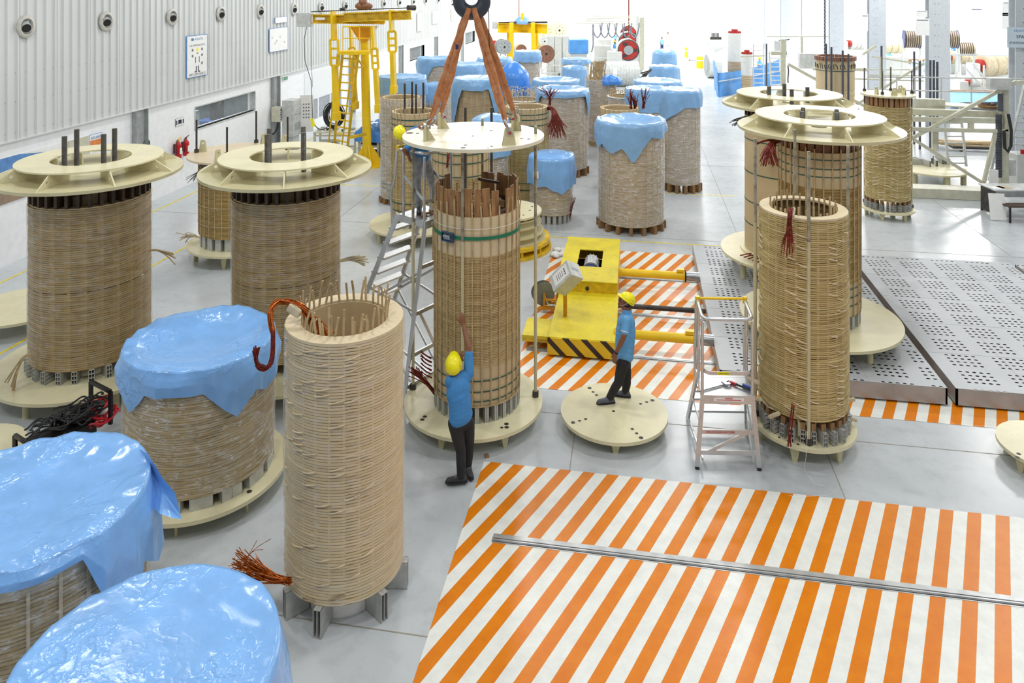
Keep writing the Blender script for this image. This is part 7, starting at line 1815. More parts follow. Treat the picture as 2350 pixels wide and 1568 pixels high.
# loose lead ends beside A, B, C
for (root_px, tip_px, DD, mat, n, sd_, lab) in (((340, 577), (390, 592), A[3], 'strip', 5, 1, 'thin taped lead ends sticking out right of the leftmost tall coil'), ((768, 603), (838, 592), B[3], 'papertape', 12, 2, 'frayed taped lead ends sticking out right of the second tall coil'), ((462, 548), (415, 540), 18.9, 'papertape', 12, 3, 'frayed lead ends beside the foot of the slim coil'), ((72, 815), (20, 885), A[3]-1.1, 'strip', 7, 4, 'brown tangled lead ends lying on the leftmost support disc')):
    m = MB(); rb = random.Random(sd_)
    for i in range(n): m.path(bez(WD(*root_px, DD), WD((root_px[0]*2+tip_px[0])/3, root_px[1]-8+rb.uniform(-4, 4), DD), WD((root_px[0]+2*tip_px[0])/3, (root_px[1]+tip_px[1])/2-8+rb.uniform(-6, 6), DD), WD(tip_px[0]+rb.uniform(-14, 14), tip_px[1]+rb.uniform(-10, 18), DD+rb.uniform(-.1, .1)), 6), .011, 5)
    o = m.build('lead_ends', M[mat]); tag(o, lab, 'lead ends')
m = MB(); rb = random.Random(1)
for i in range(9): m.path([WD(474, 388, 18.3), WD(462+rb.uniform(-3, 3), 390, 17.6), WD(434+rb.uniform(-8, 12), 414+rb.uniform(-6, 6), 17.5)], .007, 4)
o = m.build('lead_ends', M['darksteel']); tag(o, 'fan of thin dark wires hanging under the flat disc by the office window', 'lead ends')
# ================================================================ gantries and the far hall
def gbar(e, name, segs, w, mat, h=None):
    m = MB()
    for s in segs: m.bar(s[0], s[1], w, h if h else w)
    return m.build(name, M[mat], e, world=True)
GD = depth_of(*W(847, 388)[:2]) - .1
def G(px, py, dd=0.0): return WD(px, py, GD+dd)
mast = W(843, 380, 0); e = empty('lifting_gantry', (mast.x, mast.y, 0), 'tall yellow four-armed lifting gantry on a mast with ladder, left rear', 'lifting gantry')
mx, my = mast.x, mast.y
topz = G(832, 62).z
m = MB(); m.tube((mx, my, .03), (mx-.12, my, topz), .165, 24, .155); m.build('mast', M['yellow'], e, world=True, auto=40)
m = MB(); m.ring(0, .62, 0, .03, 8, (mx, my, 0)); m.build('base_plate', M['yellow'], e, world=True)
for k in range(4):
    a = .6 + k*PI/2; u = Vector((math.cos(a), math.sin(a), 0)); w = Vector((-u.y, u.x, 0))*.012; P_ = Vector((mx, my, .03)); m = MB(); m.prism([P_+u*.15-w, P_+u*.58-w, P_+u*.58+UP*.06-w, P_+u*.15+UP*.75-w], w*2); m.build('gusset', M['yellow'], e, world=True)
m = MB(); P_ = Vector((mx-.12, my, topz)); m.prism([P_+ur*-.5-uf*.2, P_+ur*.5-uf*.2, P_+ur*.16-uf*.2-UP*.55, P_-ur*.16-uf*.2-UP*.55], uf*.4); m.build('head_bracket', M['orange'], e, world=True)
def ibeam(e, name, a, b, h, w, mat):
    m = MB(); a = Vector(a); b = Vector(b); m.bar(a, b, .03, h); m.bar(a+UP*h/2, b+UP*h/2, w, .035); m.bar(a-UP*h/2, b-UP*h/2, w, .035); return m.build(name, M[mat], e, world=True)
ibeam(e, 'cross_beam', G(718, 43, -.2), G(883, 45, -.3), .30, .28, 'yellow2')
ibeam(e, 'cross_beam', G(790, 40, -.5), G(943, 34, -1.1), .30, .28, 'yellow2')
arms = [((765, 26), (772, 275), -.5, .34), ((898, 22), (904, 215), -.9, .30), ((805, 60), (816, 250), 1.0, .24), ((856, 60), (868, 258), -.8, .24)]
for (p_, q_, dd, w) in arms:
    m = MB(); a = G(p_[0], p_[1], dd); b = G(q_[0], q_[1], dd); m.bar(a, a.lerp(b, .26), w*1.15, .08); c_ = a.lerp(b, .26); d_ = a.lerp(b, .5)
    u = ur*w*.42
    m.bar(c_-u, d_-u, .06, .08); m.bar(c_+u, d_+u, .06, .08)
    for t in (0, .35, .7, 1): m.bar(c_.lerp(d_, t)-u, c_.lerp(d_, t)+u, .06, .08, up=(0, 0, 1))
    m.bar(d_, b, w*.9, .14); m.bar(b-UP*.0, b+UP*.28, w*1.25, .18); ar = m.build('lifting_arm', M['yellow'], e, world=True)
    m = MB()
    for t in (.55, .65, .75, .85, .93): k_ = a.lerp(b, t); m.tube(k_-uf*.08, k_-uf*.09, .025, 8)
    m.build('arm_hole', M['dark'], ar, world=True)
m = MB(); m.box(G(700, 45, -.2), (.50, .4, .5), rz=YAW); m.build('electric_box', M['lgrey'], e, world=True, bevel=.015)
m = MB(); m.bar(G(714, 27, -.2), G(940, 18, .2), .035); m.tube(G(936, 18, .2), G(952, 18, .4), .1, 12); m.tube(G(780, 22, 0), G(792, 20, 0), .06, 10); m.build('drive_shaft', M['darksteel'], e, world=True)
for (px, py) in ((735, 43), (919, 38)): m = MB(); m.box(G(px, py, -.4 if px < 800 else .5), (.34, .01, .09), rz=YAW); m.build('name_plate', M['paper'], e, world=True)
m = MB(); 
for k in range(3): m.sphere(G(826+k*9, 14, 0), .16, 10, 8, sc=(1.2, 1, .8))
m.tube(G(832, 12, 0), G(833, -2, 0), .15, 12); m.build('hook_block', M['brown_drum'], e, world=True, smooth=True)
m = MB(); m.path([G(704, 62, -.2), G(698, 90, -.3), G(700, 140, -.4), G(714, 185, -.4), G(717, 260, -.4), G(717, 272, -.4)], .012, 5); m.path([G(716, 60, -.2), G(715, 150, -.4), G(717, 200, -.4)], .008, 5)
m.path(bez(G(718, 278, -.4), G(724, 296, -.4), G(740, 305, -.3), G(752, 290, -.2)), .016, 6); m.build('pendant_cable', M['rubber'], e, world=True)
m = MB(); m.bar(G(716, 272, -.4), G(720, 290, -.4), .1); m.build('pendant_control', M['helmet'], e, world=True)
# its ladder
l = empty('yellow_ladder', tuple(G(790, 345, -1.2)), 'yellow ladder with a top platform leaning on the gantry mast', 'ladder')
La, Lb = W(766, 345, 0)+uf*0, W(796, 352, 0); LT, LTb = G(786, 122, -.5), G(822, 124, -.5)
for k, (a, b) in enumerate(((La, LT), (Lb, LTb))): m = MB(); m.bar(a, b, .09, .09); m.build('side_rail', M['yellow'], l, world=True)
for k in range(13): t = (k+.6)/13.2; m = MB(); m.bar(La.lerp(LT, t), Lb.lerp(LTb, t), .07, .045); m.build('rung', M['yellow'], l, world=True)
for k, (a, b) in enumerate(((La, LT), (Lb, LTb))): m = MB(); m.tube(a + ur*-.22 + uf*-.1, b+UP*.0-ur*.15-uf*.1, .03, 8); m.build('hand_rail', M['yellow'], l, world=True)
m = MB(); m.box(G(815, 120, -.6), (1.1, .6, .12), rz=YAW); m.build('top_platform', M['yellow'], l, world=True)
m = MB(); 
for (a, b) in (((787, 116), (787, 61)), ((825, 116), (825, 61)), ((850, 116), (850, 61)), ((787, 61), (850, 61)), ((787, 88), (850, 88))): m.tube(G(*a, -.7), G(*b, -.7), .022, 8)
m.build('guard_rail', M['yellow'], l, world=True)
for (a, b) in (((800, 318), (843, 309)), ((803, 314), (840, 306)), ((812, 122), (834, 154)), ((815, 158), (834, 152))): m = MB(); m.bar(G(*a, -.5), G(*b, 0), .05); m.build('stay_bar', M['yellow2'], l, world=True)
# second gantry
GD = 52.0; p = G(1197, 140); e = empty('lifting_gantry', (p.x, p.y, 0), 'yellow lifting gantry with four legs in the far middle of the hall', 'lifting gantry')
ibeam(e, 'cross_beam', G(1143, 64, -.5), G(1198, 64, .5), .62, .4, 'yellow'); ibeam(e, 'cross_beam', G(1198, 64, .5), G(1256, 66, -.5), .62, .4, 'yellow')
for (x, dd) in ((1174, -.6), (1224, -.4), (1168, .6), (1231, .6)):
    m = MB(); a = G(x, 52, dd); b = Vector((a.x, a.y, 0)); m.bar(a, b, .42, .25); lg = m.build('leg', M['yellow'], e, world=True); m = MB()
    for k in range(8): c_ = a.lerp(b, .1+.05*k); m.tube(c_-uf*.1+ur*.08, c_-uf*.11+ur*.08, .04, 6); m.tube(c_-uf*.1-ur*.08, c_-uf*.11-ur*.08, .04, 6)
    m.build('leg_hole', M['dark'], lg, world=True)
m = MB(); m.bar(G(1145, 53, -.5), G(1200, 51, .2), .12); m.bar(G(1200, 52, .2), G(1256, 51, -.5), .12); m.build('drive_shaft', M['darksteel'], e, world=True)
m = MB(); m.bar(G(1199, 55), G(1199, 30), .2); m.build('top_post', M['yellow'], e, world=True); m = MB(); m.box(G(1139, 58), (.5, .4, .5)); m.build('electric_box', M['lgrey'], e, world=True)
o = cover_mesh(.55, 0, jag(.2, [], .05, 1), dome=.35, n=30, nr=6, ns=4, seed=5).build('plastic_sheet', M['sheetfar'], smooth=True); o.location = G(1198, 48, .4); tag(o, 'small pale blue sheet over the motor on top of the far gantry', 'plastic sheet')
# red hose / rope lines hanging from above
for (x, y1, r, mt, lab, D_) in ((1191, 38, .06, 'brown_drum', 'dark red pipe running down the far wall behind the slings', 80), (1443, 75, .05, 'copperred', 'red hoist chain hanging over the far red-faced machine', 60)):
    m = MB(); a = WD(x, -40, D_); b = WD(x, y1, D_); m.tube(a, b, r, 8); o = m.build('hoist_chain' if x > 1300 else 'wall_pipe', M[mt]); tag(o, lab, 'hoist chain' if x > 1300 else 'pipe')
m = MB(); m.path([WD(1893 + (.6 if i % 2 else -.6), -40+i*4, 40) for i in range(44)], .045, 6)
o = m.build('hoist_chain', M['slate']); tag(o, 'dark blue chain hanging in front of the pale columns', 'hoist chain')
# far red-faced winding machine
MD = 58.0
def F(px, py, dd=0.0): return WD(px, py, MD+dd)
e = empty('winding_machine', (F(1440, 140).x, F(1440, 140).y, 0), 'horizontal winding machine with a round red face in the far centre', 'winding machine')
for k, (px, py, r, dd) in enumerate(((1442, 115, .86, 0), (1441, 96, .8, 3), (1442, 78, .75, 8))):
    c_ = F(px, py, dd); m = MB(); m.tube(c_, c_+uf*.9, r, 36); m.build('drum', M['machinew'], e, world=True, auto=40)
    m = MB(); m.tube(c_-uf*.02, c_, r*.86, 36); f_ = m.build('red_face', M['redwax'], e, world=True); m = MB(); m.tube(c_-uf*.12, c_-uf*.02, r*.42, 24); m.build('hub', M['grey_paint'], f_, world=True)
    m = MB()
    for q in range(3): a = PI/2 + q*2*PI/3 + .5; c2 = c_ + (ur*math.cos(a) + UP*math.sin(a))*r*.6; m.box(c2-uf*.06, (.3, .1, .2), rz=YAW)
    m.build('clamp_jaw', M['darksteel'], f_, world=True); m = MB(); m.path([c_-uf*.01 + (ur*math.cos(t*.3)+UP*math.sin(t*.3))*r*.92 for t in range(21)], .035, 6, closed=True); m.build('face_ring', M['darksteel'], f_, world=True)
m = MB(); m.box(Vector((F(1442, 140).x, F(1442, 140).y, .9)) + uf*.8, (2.2, 1.6, 1.8), rz=YAW); m.build('bed', M['machinew'], e, world=True)
e = empty('cable_gantry', (F(1465, 150).x, F(1465, 150).y, 0), 'tall white frame with swung cable arms over the far winding machine', 'gantry')
gbar(e, 'upright', [(F(1473, 160), F(1473, 40))], .35, 'machine'); gbar(e, 'upright', [(F(1463, 150, 2), F(1463, 35, 2))], .2, 'machinew')
for (a, b) in (((1321, 53), (1464, 56)), ((1344, 48), (1464, 50)), ((1360, 37), (1462, 37)), ((1346, 44), (1466, 40)), ((1410, 56), (1412, 30))): gbar(e, 'cable_arm', [(F(*a, 1), F(*b, 2))], .07, 'machine')
m = MB()
for k in range(6):
    x0 = 1360+k*17; m.path(bez(F(x0, 56, 1), F(x0+2, 95, 1), F(x0+20, 98, 1), F(x0+22, 52, 1), 10), .05, 5)
m.path(bez(F(1362, 56), F(1358, 80), F(1366, 100), F(1357, 120)), .06, 5); m.build('hanging_cables', M['greyink'], e, world=True)
e = empty('machine_cabinet', (F(1388, 160).x, F(1388, 160).y, 0), 'white machine cabinets left of the far winding machine', 'cabinet')
for (a, b, c_, d_, dd) in ((1362, 1400, 104, 135, 2), (1372, 1400, 90, 104, 3), (1395, 1425, 118, 145, 0)):
    p, q = F(a, d_, dd), F(b, c_, dd); m = MB(); m.box(((p.x+q.x)/2, (p.y+q.y)/2, (q.z)/2), (abs((q-p).dot(ur)), 1.2, q.z), rz=YAW); m.build('cabinet_body', M['machinew'], e, world=True, bevel=.02)
gbar(e, 'guard_rail', [(F(1300, 133, -1), F(1420, 133, -1)), (F(1300, 118, -1), F(1355, 118, -1)), (F(1300, 133, -1), F(1300, 112, -1)), (F(1355, 133, -1), F(1355, 112, -1))], .06, 'machinew')
# far reels, carts, bins
def reel(px, py, r, D_, lab, mat='brown_drum', grp=None, edge='cream'):
    c_ = WD(px, py, D_); n = (-uf*.95 + ur*.3).normalized(); e = empty('cable_reel', (c_.x, c_.y, c_.z-r), lab, 'reel', grp)
    m = MB(); m.tube(c_, c_-n*.08, r, 32); f_ = m.build('near_flange', M[mat], e, world=True, auto=40); m = MB(); m.tube(c_-n*.08, c_-n*.7, r*.6, 24); m.build('core', M[edge], e, world=True); m = MB(); m.tube(c_-n*.7, c_-n*.78, r, 32); m.build('far_flange', M[edge], e, world=True, auto=40)
    m = MB(); u_, v_ = frame_of(n)
    for k in range(8): a = 2*PI*k/8; p = c_ + (u_*math.cos(a)+v_*math.sin(a))*r*.55; m.tube(p, p+n*.01, r*.05, 8)
    m.tube(c_, c_+n*.02, r*.14, 12); m.build('flange_hole', M['dark'], f_, world=True)
    # cradle down to the floor
    m = MB()
    for q in (-1, 1): m.bar(c_ - n*.35 + n.cross(UP)*q*.1, Vector((c_.x, c_.y, 0)) - n*.35 + n.cross(UP)*q*r, .08)
    m.build('cradle', M['machinew'], e, world=True); return e
reel(1254, 124, .62, 52, 'brown faced reel on a white cradle right of the far gantry', 'brown_drum'); reel(1197, 115, .42, 56, 'small brown faced reel behind the far gantry legs', 'brown_drum')
reel(1254, 74, .62, 62, 'cream faced reel high up right of the far gantry beam', 'cream'); reel(1284, 70, .68, 64, 'big cream faced reel right of the small cream one', 'cream')
reel(1250, 95, .45, 60, 'small white reel above the brown faced reel', 'machinew')
e = empty('white_cart', tuple(WD(1275, 175, 57).xy) + (0,), 'white tubular cart with wheels behind the blue covered coils', 'cart')
gbar(e, 'frame_tube', [(WD(1243, 170, 57), WD(1243, 130, 57)), (WD(1285, 170, 57), WD(1285, 105, 57)), (WD(1243, 135, 57), WD(1285, 135, 57)), (WD(1243, 168, 57), WD(1285, 168, 57)), (WD(1243, 165, 57), WD(1285, 120, 57)), (WD(1262, 150, 57), WD(1285, 150, 57))], .09, 'machinew')
m = MB(); p = WD(1283, 172, 57); m.tube(p-ur*.05, p+ur*.05, .14, 14); m.build('wheel', M['rubber'], e, world=True)
e = empty('tarped_machine', tuple(WD(1327, 125, 50).xy) + (0,), 'machine under a flat blue tarpaulin with white frame, far centre', 'covered machine')
p, q = WD(1307, 122, 50), WD(1347, 90, 50); m = MB(); m.box(((p.x+q.x)/2, (p.y+q.y)/2, (p.z+q.z)/2), (1.25, 1.2, q.z-p.z), rz=YAW); tb_ = m.build('tarpaulin', M['tarp'], e, world=True, bevel=.05)
m = MB(); m.box(((p.x+q.x)/2, (p.y+q.y)/2, p.z/2), (1.1, 1.0, p.z), rz=YAW); m.build('machine_body', M['machinew'], e, world=True)
e = empty('white_tank', tuple(WD(1285, 110, 58).xy) + (0,), 'row of white machine housings behind the brown reel', 'machine')
m = MB()
for k in range(3): p = WD(1262+k*18, 112, 58); m.box((p.x, p.y, p.z/2+.5), (.55, .9, p.z+1.0), rz=YAW)
m.build('housing', M['machinew'], e, world=True, bevel=.03)
reel(1158, 108, .5, 50, 'grey wooden reel behind the left leg of the far gantry', 'grey_paint', edge='grey_paint')
m = MB(); p = WD(1135, 107, 62); m.tube((p.x, p.y, p.z-.3), (p.x, p.y, p.z+.5), .14, 12); m.box((p.x, p.y, (p.z-.3)/2), (.2, .2, max(.1, p.z-.3))); o = m.build('fire_extinguisher', M['red']); tag(o, 'red fire extinguisher on a stand far away by the left wall', 'fire extinguisher')
def bollard(px, py, h, lab, mt='yellow'):
    p = W(px, py, 0); e = empty('bollard', tuple(p), lab, 'bollard', None); m = MB(); m.lathe([(.0001, 0), (.28, 0), (.28, h*.9), (.2, h), (.0001, h)], 20); m.build('post', M[mt], e, auto=40); m = MB(); m.ring(.28, .30, h*.6, h*.7, 20); m.build('band', M['paper'], e); return e
bollard(1606, 156, .95, 'fat yellow bollard beside the bright aisle'); bollard(1578, 132, .95, 'yellow bollard farther down the bright aisle')
e = empty('floor_cabinet', tuple(W(1592, 138, 0)), 'small white cabinet on castors beside the bright aisle', 'cabinet'); m = MB(); m.box((0, 0, .75), (1.0, .8, 1.3)); m.build('body', M['machinew'], e, bevel=.02); m = MB()
for k in (-.4, .4): m.tube((k, -.3, .06), (k+.05, -.3, .06), .06, 8)
m.build('castor', M['rubber'], e)
# blue tarpaulin fence and the bay behind it
e = empty('tarpaulin_fence', tuple(W(1645, 222, 0)), 'long blue tarpaulin fence on the floor beside the aisle, right', 'tarpaulin fence')
p0, p1, p2 = W(1638, 196, 0), W(1648, 224, 0), W(1790, 192, 0); m = MB(); vs = []; n = 30
line = [p0.lerp(p1, i/8) for i in range(8)] + [p1.lerp(p2, i/(n-8)) for i in range(n-7)]
for i, p in enumerate(line):
    hgt = 1.75 - .35*math.sin(i/len(line)*PI)
    for k in range(6): vs.append(p + UP*hgt*k/5 + Vector((.05*math.sin(i*1.7+k), .08*math.sin(i*.9+k*.7), 0)))
N_ = len(line); m.add(vs, [(i*6+k, (i+1)*6+k, (i+1)*6+k+1, i*6+k+1) for i in range(N_-1) for k in range(5)]); m.build('tarpaulin', M['tarp'], e, smooth=True, world=True)
gbar(e, 'rail', [(p1+UP*1.0-uf*.2, p2+UP*.9-uf*.2)], .05, 'machinew')
# persons
far_person(1519, 120, 33, 'person in a light blue shirt walking in the far aisle', .3, helmet=False)
far_person(1533, 106, 33, 'person in white standing with crossed arms at the far end of the aisle', 0, helmet=False, shirt='paper', tr='paper', arm=.8)
far_person(1410, 137, 44, 'person in a yellow helmet at the far red-faced machine, nearer of two', 1.5, arm=.9, shirt='shirtd')
far_person(1412, 112, 40, 'person in a yellow helmet behind another at the far red-faced machine', 1.5, arm=.9)
far_person(1629, 125, 30, 'person in a yellow helmet beside the far white machines by the aisle', -1.4, tr='copperred')
far_person(1711, 182, 44, 'person in blue with a yellow helmet behind the blue tarpaulin fence', 2.6, arm=.5)
far_person(1743, 181, 44, 'person in a yellow helmet standing at the white ladder tower', .5, arm=.4)
far_person(1475, 122, 36, 'person in blue half hidden by the white frame in the far centre', 1.0, helmet=False)
# white vertical coils in that bay
def small_coil(px, w, ymin, ybot, D_, lab, top='redwax'):
    (cx, cy), R, _ = circD(px-w/2, px+w/2, D_); zt = CAM_H-(ymin-Y_H)*D_/F_PX; e = empty('vertical_coil', (cx, cy, 0), lab, 'vertical coil')
    m = MB(); m.ring(0, R*1.15, 0, .35, 32); m.build('base', M['redwax'], e, auto=40); m = MB(); winding_mesh(R, .35, zt*.5, .1, 12, 3, gap=.02).build('lower_winding', M['kgrey'], e); MB().ring(R*.5, R, zt*.5, zt, 40).build('white_winding', M['machinew'], e, auto=40)
    m = MB()
    for k in range(10): a = 2*PI*k/10; m.box((R*.8*math.cos(a), R*.8*math.sin(a), zt+.06), (.12, .1, .12))
    m.ring(0, R*.5, zt, zt+.25, 12); m.build('top_clamp', M[top], e); return e
small_coil(1686, 32, 76, 170, 49, 'tall white vertical coil with a red clamp behind the tarpaulin fence'); small_coil(1714, 26, 124, 180, 46, 'short white vertical coil with a red clamp beside the workers')
# white winding drums near the aisle
e = empty('white_drum_machine', tuple(WD(1652, 140, 62).xy) + (0,), 'large white horizontal drum machine beside the aisle', 'winding machine')
a, b = WD(1634, 105, 62), WD(1672, 100, 62); m = MB(); m.tube(a, b, .85, 32); m.build('drum', M['machinew'], e, world=True, auto=40); m = MB(); m.box(((a.x+b.x)/2, (a.y+b.y)/2, .9), (1.8, 1.6, 1.8)); m.build('bed', M['machinew'], e, world=True)
m = MB()
for k in range(6): m.tube(WD(1634+k*3, 76, 60), WD(1634+k*3, 88, 60), .04, 6)
m.bar(WD(1630, 88, 60), WD(1655, 88, 60), .2); m.build('spindles', M['darksteel'], e, world=True)
e = empty('grey_drum', tuple(W(1622, 178, 0)), 'white drum with dark rim lying beside the aisle before the tarpaulin', 'drum'); m = MB(); c_ = W(1622, 178, 0) + UP*.9; m.tube(c_, c_+ur*.9, .9, 30); m.build('drum_body', M['machinew'], e, world=True, auto=40); m = MB(); m.tube(c_-ur*.03, c_, .8, 30); m.tube(c_-ur*.05, c_-ur*.03, .5, 24); m.build('drum_face', M['grey_paint'], e, world=True)
# ---- white ladder tower and posts left of the ivory frame
def ladder2(lab, a, b, wv, n, mat='machinew', r=.035, name='ladder'):
    a, b, wv = Vector(a), Vector(b), Vector(wv); e = empty(name, tuple(a), lab, 'ladder'); 
    for k in (0, 1): m = MB(); m.bar(a+wv*k, b+wv*k, r*2); m.build('side_rail', M[mat], e, world=True)
    for k in range(n): t = (k+.5)/n; m = MB(); m.tube(a.lerp(b, t), a.lerp(b, t)+wv, r*.8, 6); m.build('rung', M[mat], e, world=True)
    return e
p = W(1728, 200, 0); ladder2('white vertical ladder tower behind the farther pressing ring', WD(1729, 196, 46), WD(1729, 100, 46), ur*.62, 9)
p = W(1766, 205, 0); ladder2('white ladder leaning on the ivory post, behind the pressing rings', WD(1770, 200, 38), WD(1765, 118, 38), ur*.6, 8)
def wy(px, py, Y): return WY(px, py, Y)
# coil with brown clamped rim behind the rings
m5 = mid('pale coil with a brown block rim and dark rods behind the pressing rings', 1872, 1962, 132, D=30.5, film=False, strips=0, board=1.2, straps=(3.35,), pitch=.06, feet='plinth', wind='kbeige', rim=True); cx, cy, R = m5[1:4]; zt = m5[6]-m5[5]
for k in range(30): a = 2*PI*k/30; m = MB(); m.box((R*math.cos(a), R*math.sin(a), zt+.06), (.12, .13, .16), rz=a); m.build('rim_block', M['brown_drum'], m5[0])
m = MB()
for p in curl_paths(R*1.0, zt-.25, 40, 9, .15, .1): m.path(p, .014, 4)
m.build('cord_ties', M['darksteel'], m5[0])
for k, px in enumerate((1896, 1908, 1934, 1947)): p = WD(px, 150, 29.3); rod(p.x, p.y, 0, CAM_H-(100+k*8+30)*29.3/F_PX, 'dark tie rod standing before the pale coil with a brown rim', 'dark tie rods of the pale coil with a brown rim', r=.04, mat=M['slate'], nut0=True)
# ---- ivory steel frame, right
e = empty('ivory_steel_frame', (9.9, 25.9, 0), 'ivory steel frame with long diagonals and a base beam, right', 'steel frame')
def yb(a, b, w, Y, h=None, mat='machine', name='frame_member'): m = MB(); m.bar(wy(*a, Y), wy(*b, Y), w, h if h else w); return m.build(name, M[mat], e, world=True)
m = MB(); a, b = wy(2060, 440, 25.9), wy(2293, 449, 25.9); a.z = b.z = .16; m.bar(a, b, .6, .30); m.build('base_beam', M['machine'], e, world=True)
yb((2092, 318), (2332, 187), .10, 25.9, name='diagonal'); yb((2100, 322), (2268, 428), .10, 25.9, name='diagonal'); yb((2258, 418), (2285, 303), .10, 25.9, name='diagonal')
yb((2085, 256), (2292, 262), .25, 26.3, .2, name='platform_beam'); yb((2085, 273), (2300, 278), .15, 26.0, name='platform_beam'); yb((2085, 296), (2312, 301), .12, 25.9, name='platform_beam'); yb((2310, 301), (2310, 262), .12, 25.9); yb((2228, 277), (2228, 298), .14, 26.0)
yb((2303, 430), (2303, 190), .22, 26.1, name='post'); yb((2296, 195), (2350, 188), .12, 25.9); yb((2092, 236), (2165, 238), .3, 27.0, name='platform_beam'); yb((2145, 345), (2145, 275), .16, 26.6, name='post')
m = MB(); a, b = wy(2090, 240, 27), wy(2292, 252, 26.4); m.prism([a, b, b+Vector((0, .8, 0)), a+Vector((0, .8, 0))], (0, 0, .04)); m.build('platform_sheet', M['machine'], e, world=True)
m = MB()
for (a, b) in (((1990, 176), (2350, 181)), ((1990, 205), (2300, 213)), ((2160, 178), (2160, 238)), ((2229, 178), (2229, 262)), ((2100, 175), (2100, 250)), ((2058, 175), (2058, 205))): m.tube(wy(*a, 26.6), wy(*b, 26.6), .022, 8)
m.build('hand_rail', M['lgrey'], e, world=True)
m = MB(); m.box(wy(2292, 192, 25.8), (.62, .3, .36)); m.build('electric_box', M['lgrey'], e, world=True, bevel=.01)
m = MB(); 
for i in range(40): z = wy(2292, 405, 26).z + i*.05; p = wy(2292, 405, 25.9); m.tube((p.x, p.y, z), (p.x, p.y, z+.035), .09, 12)
m.tube(wy(2296, 215, 25.9), wy(2296, 255, 25.9), .08, 12); m.build('corrugated_hose', M['slate'], e, world=True)
m = MB(); m.path([wy(2314, 262, 25.7), wy(2321, 300, 25.7), wy(2320, 335, 25.7), wy(2313, 349, 25.7), wy(2306, 340, 25.7), wy(2304, 300, 25.7)], .045, 6); m.build('cable_chain', M['rubber'], e, world=True)
m = MB(); m.box(wy(2280, 412, 25.5), (.26, .05, .6)); m.build('clip_board', M['paper'], e, world=True)
m = MB(); m.box(wy(2315, 383, 26.3), (.3, .3, .5)); m.build('switch_box', M['lgrey'], e, world=True)
t = wy(2270, 246, 26.6); o = MB(); o.lathe([(.0001, 0), (.3, 0), (.34, .08), (.32, .08), (.28, .02), (.0001, .02)], 28); o = o.build('wooden_tray', M['woodlight']); o.location = (t.x, t.y, t.z-.02); tag(o, 'shallow brown wooden tray on the ivory frame platform', 'tray')
m = MB(); rb = random.Random(3)
for i in range(16): m.path([t + Vector((rb.uniform(-.2, .2), rb.uniform(-.2, .2), .08)), t + Vector((rb.uniform(-.26, .26), rb.uniform(-.2, .2), .12))], .012, 4)
o = m.build('wood_chips', M['darkwood']); tag(o, 'brown scraps lying in the wooden tray on the ivory frame', 'scraps'); o['kind'] = 'stuff'
# ladders right
ladder2('white ladder leaning behind the ivory frame diagonals', wy(2177, 382, 28.5), wy(2163, 245, 28.9), ur*.62, 9); ladder2('grey metal ladder at the right edge behind the ivory frame', wy(2318, 340, 27), wy(2352, 190, 27.5), ur*.5, 9, 'lgrey')
ladder2('thin ladder standing right of the ivory frame base', wy(2270, 415, 27.2), wy(2288, 330, 27.2), ur*.35, 5, 'lgrey')
# disc with loose blocks behind the frame
(cx, cy), R, D_ = circ(2050, 2224, 404, .45); support_disc(cx, cy, R, .45, 'cream disc with loose aluminium sections behind the ivory frame', legs=6, leg_r=.09)
for k, (px, py, rz) in enumerate(((2095, 376, .4), (2115, 378, 1.3), (2140, 376, -.5), (2165, 377, -.2), (2150, 382, -.35), (2178, 378, -.1), (2135, 383, .3))):
    p = W(px, py, .45); b = hollow_block(.08, .2, .7 if k > 1 else .4).build('aluminium_section', [M['alublock'], M['dark']]); b.location = p; b.rotation_euler = (0, 0, rz - PI/2 + YAW); tag(b, 'hollow aluminium section lying on the disc behind the ivory frame', 'aluminium section', 'aluminium sections on the far disc')
# second long frame farther left, with rails and diagonals
e = empty('ivory_steel_frame', tuple(WD(1850, 230, 33).xy) + (0,), 'long ivory frame with diagonal braces behind the two pressing rings', 'steel frame')
def db(a, b, w, D_, name='frame_member', mat='machine'): m = MB(); m.bar(WD(*a, D_), WD(*b, D_), w); return m.build(name, M[mat], e, world=True)
for (a, b, w, D_) in (((1808, 147), (1995, 250), .12, 33), ((1965, 240), (2120, 145), .1, 33), ((1797, 90), (1797, 215), .2, 34), ((1882, 155), (1882, 260), .22, 34), ((1866, 158), (1990, 160), .14, 34), ((1866, 178), (2120, 186), .06, 33.5), ((1770, 122), (1805, 122), .16, 34), ((1940, 155), (1940, 240), .07, 34), ((2000, 130), (2120, 148), .08, 36), ((1980, 125), (2010, 105), .1, 36), ((1700, 130), (1760, 128), .06, 40), ((1760, 84), (1905, 84), .06, 44), ((1840, 84), (1840, 130), .12, 44), ((1985, 160), (2110, 160), .05, 38), ((2020, 130), (2020, 230), .07, 33), ((1990, 172), (2120, 174), .05, 34)): db(a, b, w, D_)
m = MB(); p = WD(1854, 135, 36); m.box((p.x, p.y, p.z-.1), (.8, .4, .7)); m.build('control_box', M['lgrey'], e, world=True)
m = MB(); p = WD(1790, 105, 46); m.box(tuple(p), (.7, .4, .6)); m.build('control_box', M['lgrey'], e, world=True)
m = MB(); m.path(bez(WD(1785, 96, 46), WD(1795, 85, 46), WD(1800, 95, 46), WD(1812, 90, 46)), .03); m.path(bez(WD(1808, 150, 34), WD(1812, 170, 34), WD(1806, 180, 34), WD(1809, 190, 34)), .03); m.build('loose_cable', M['darksteel'], e, world=True)
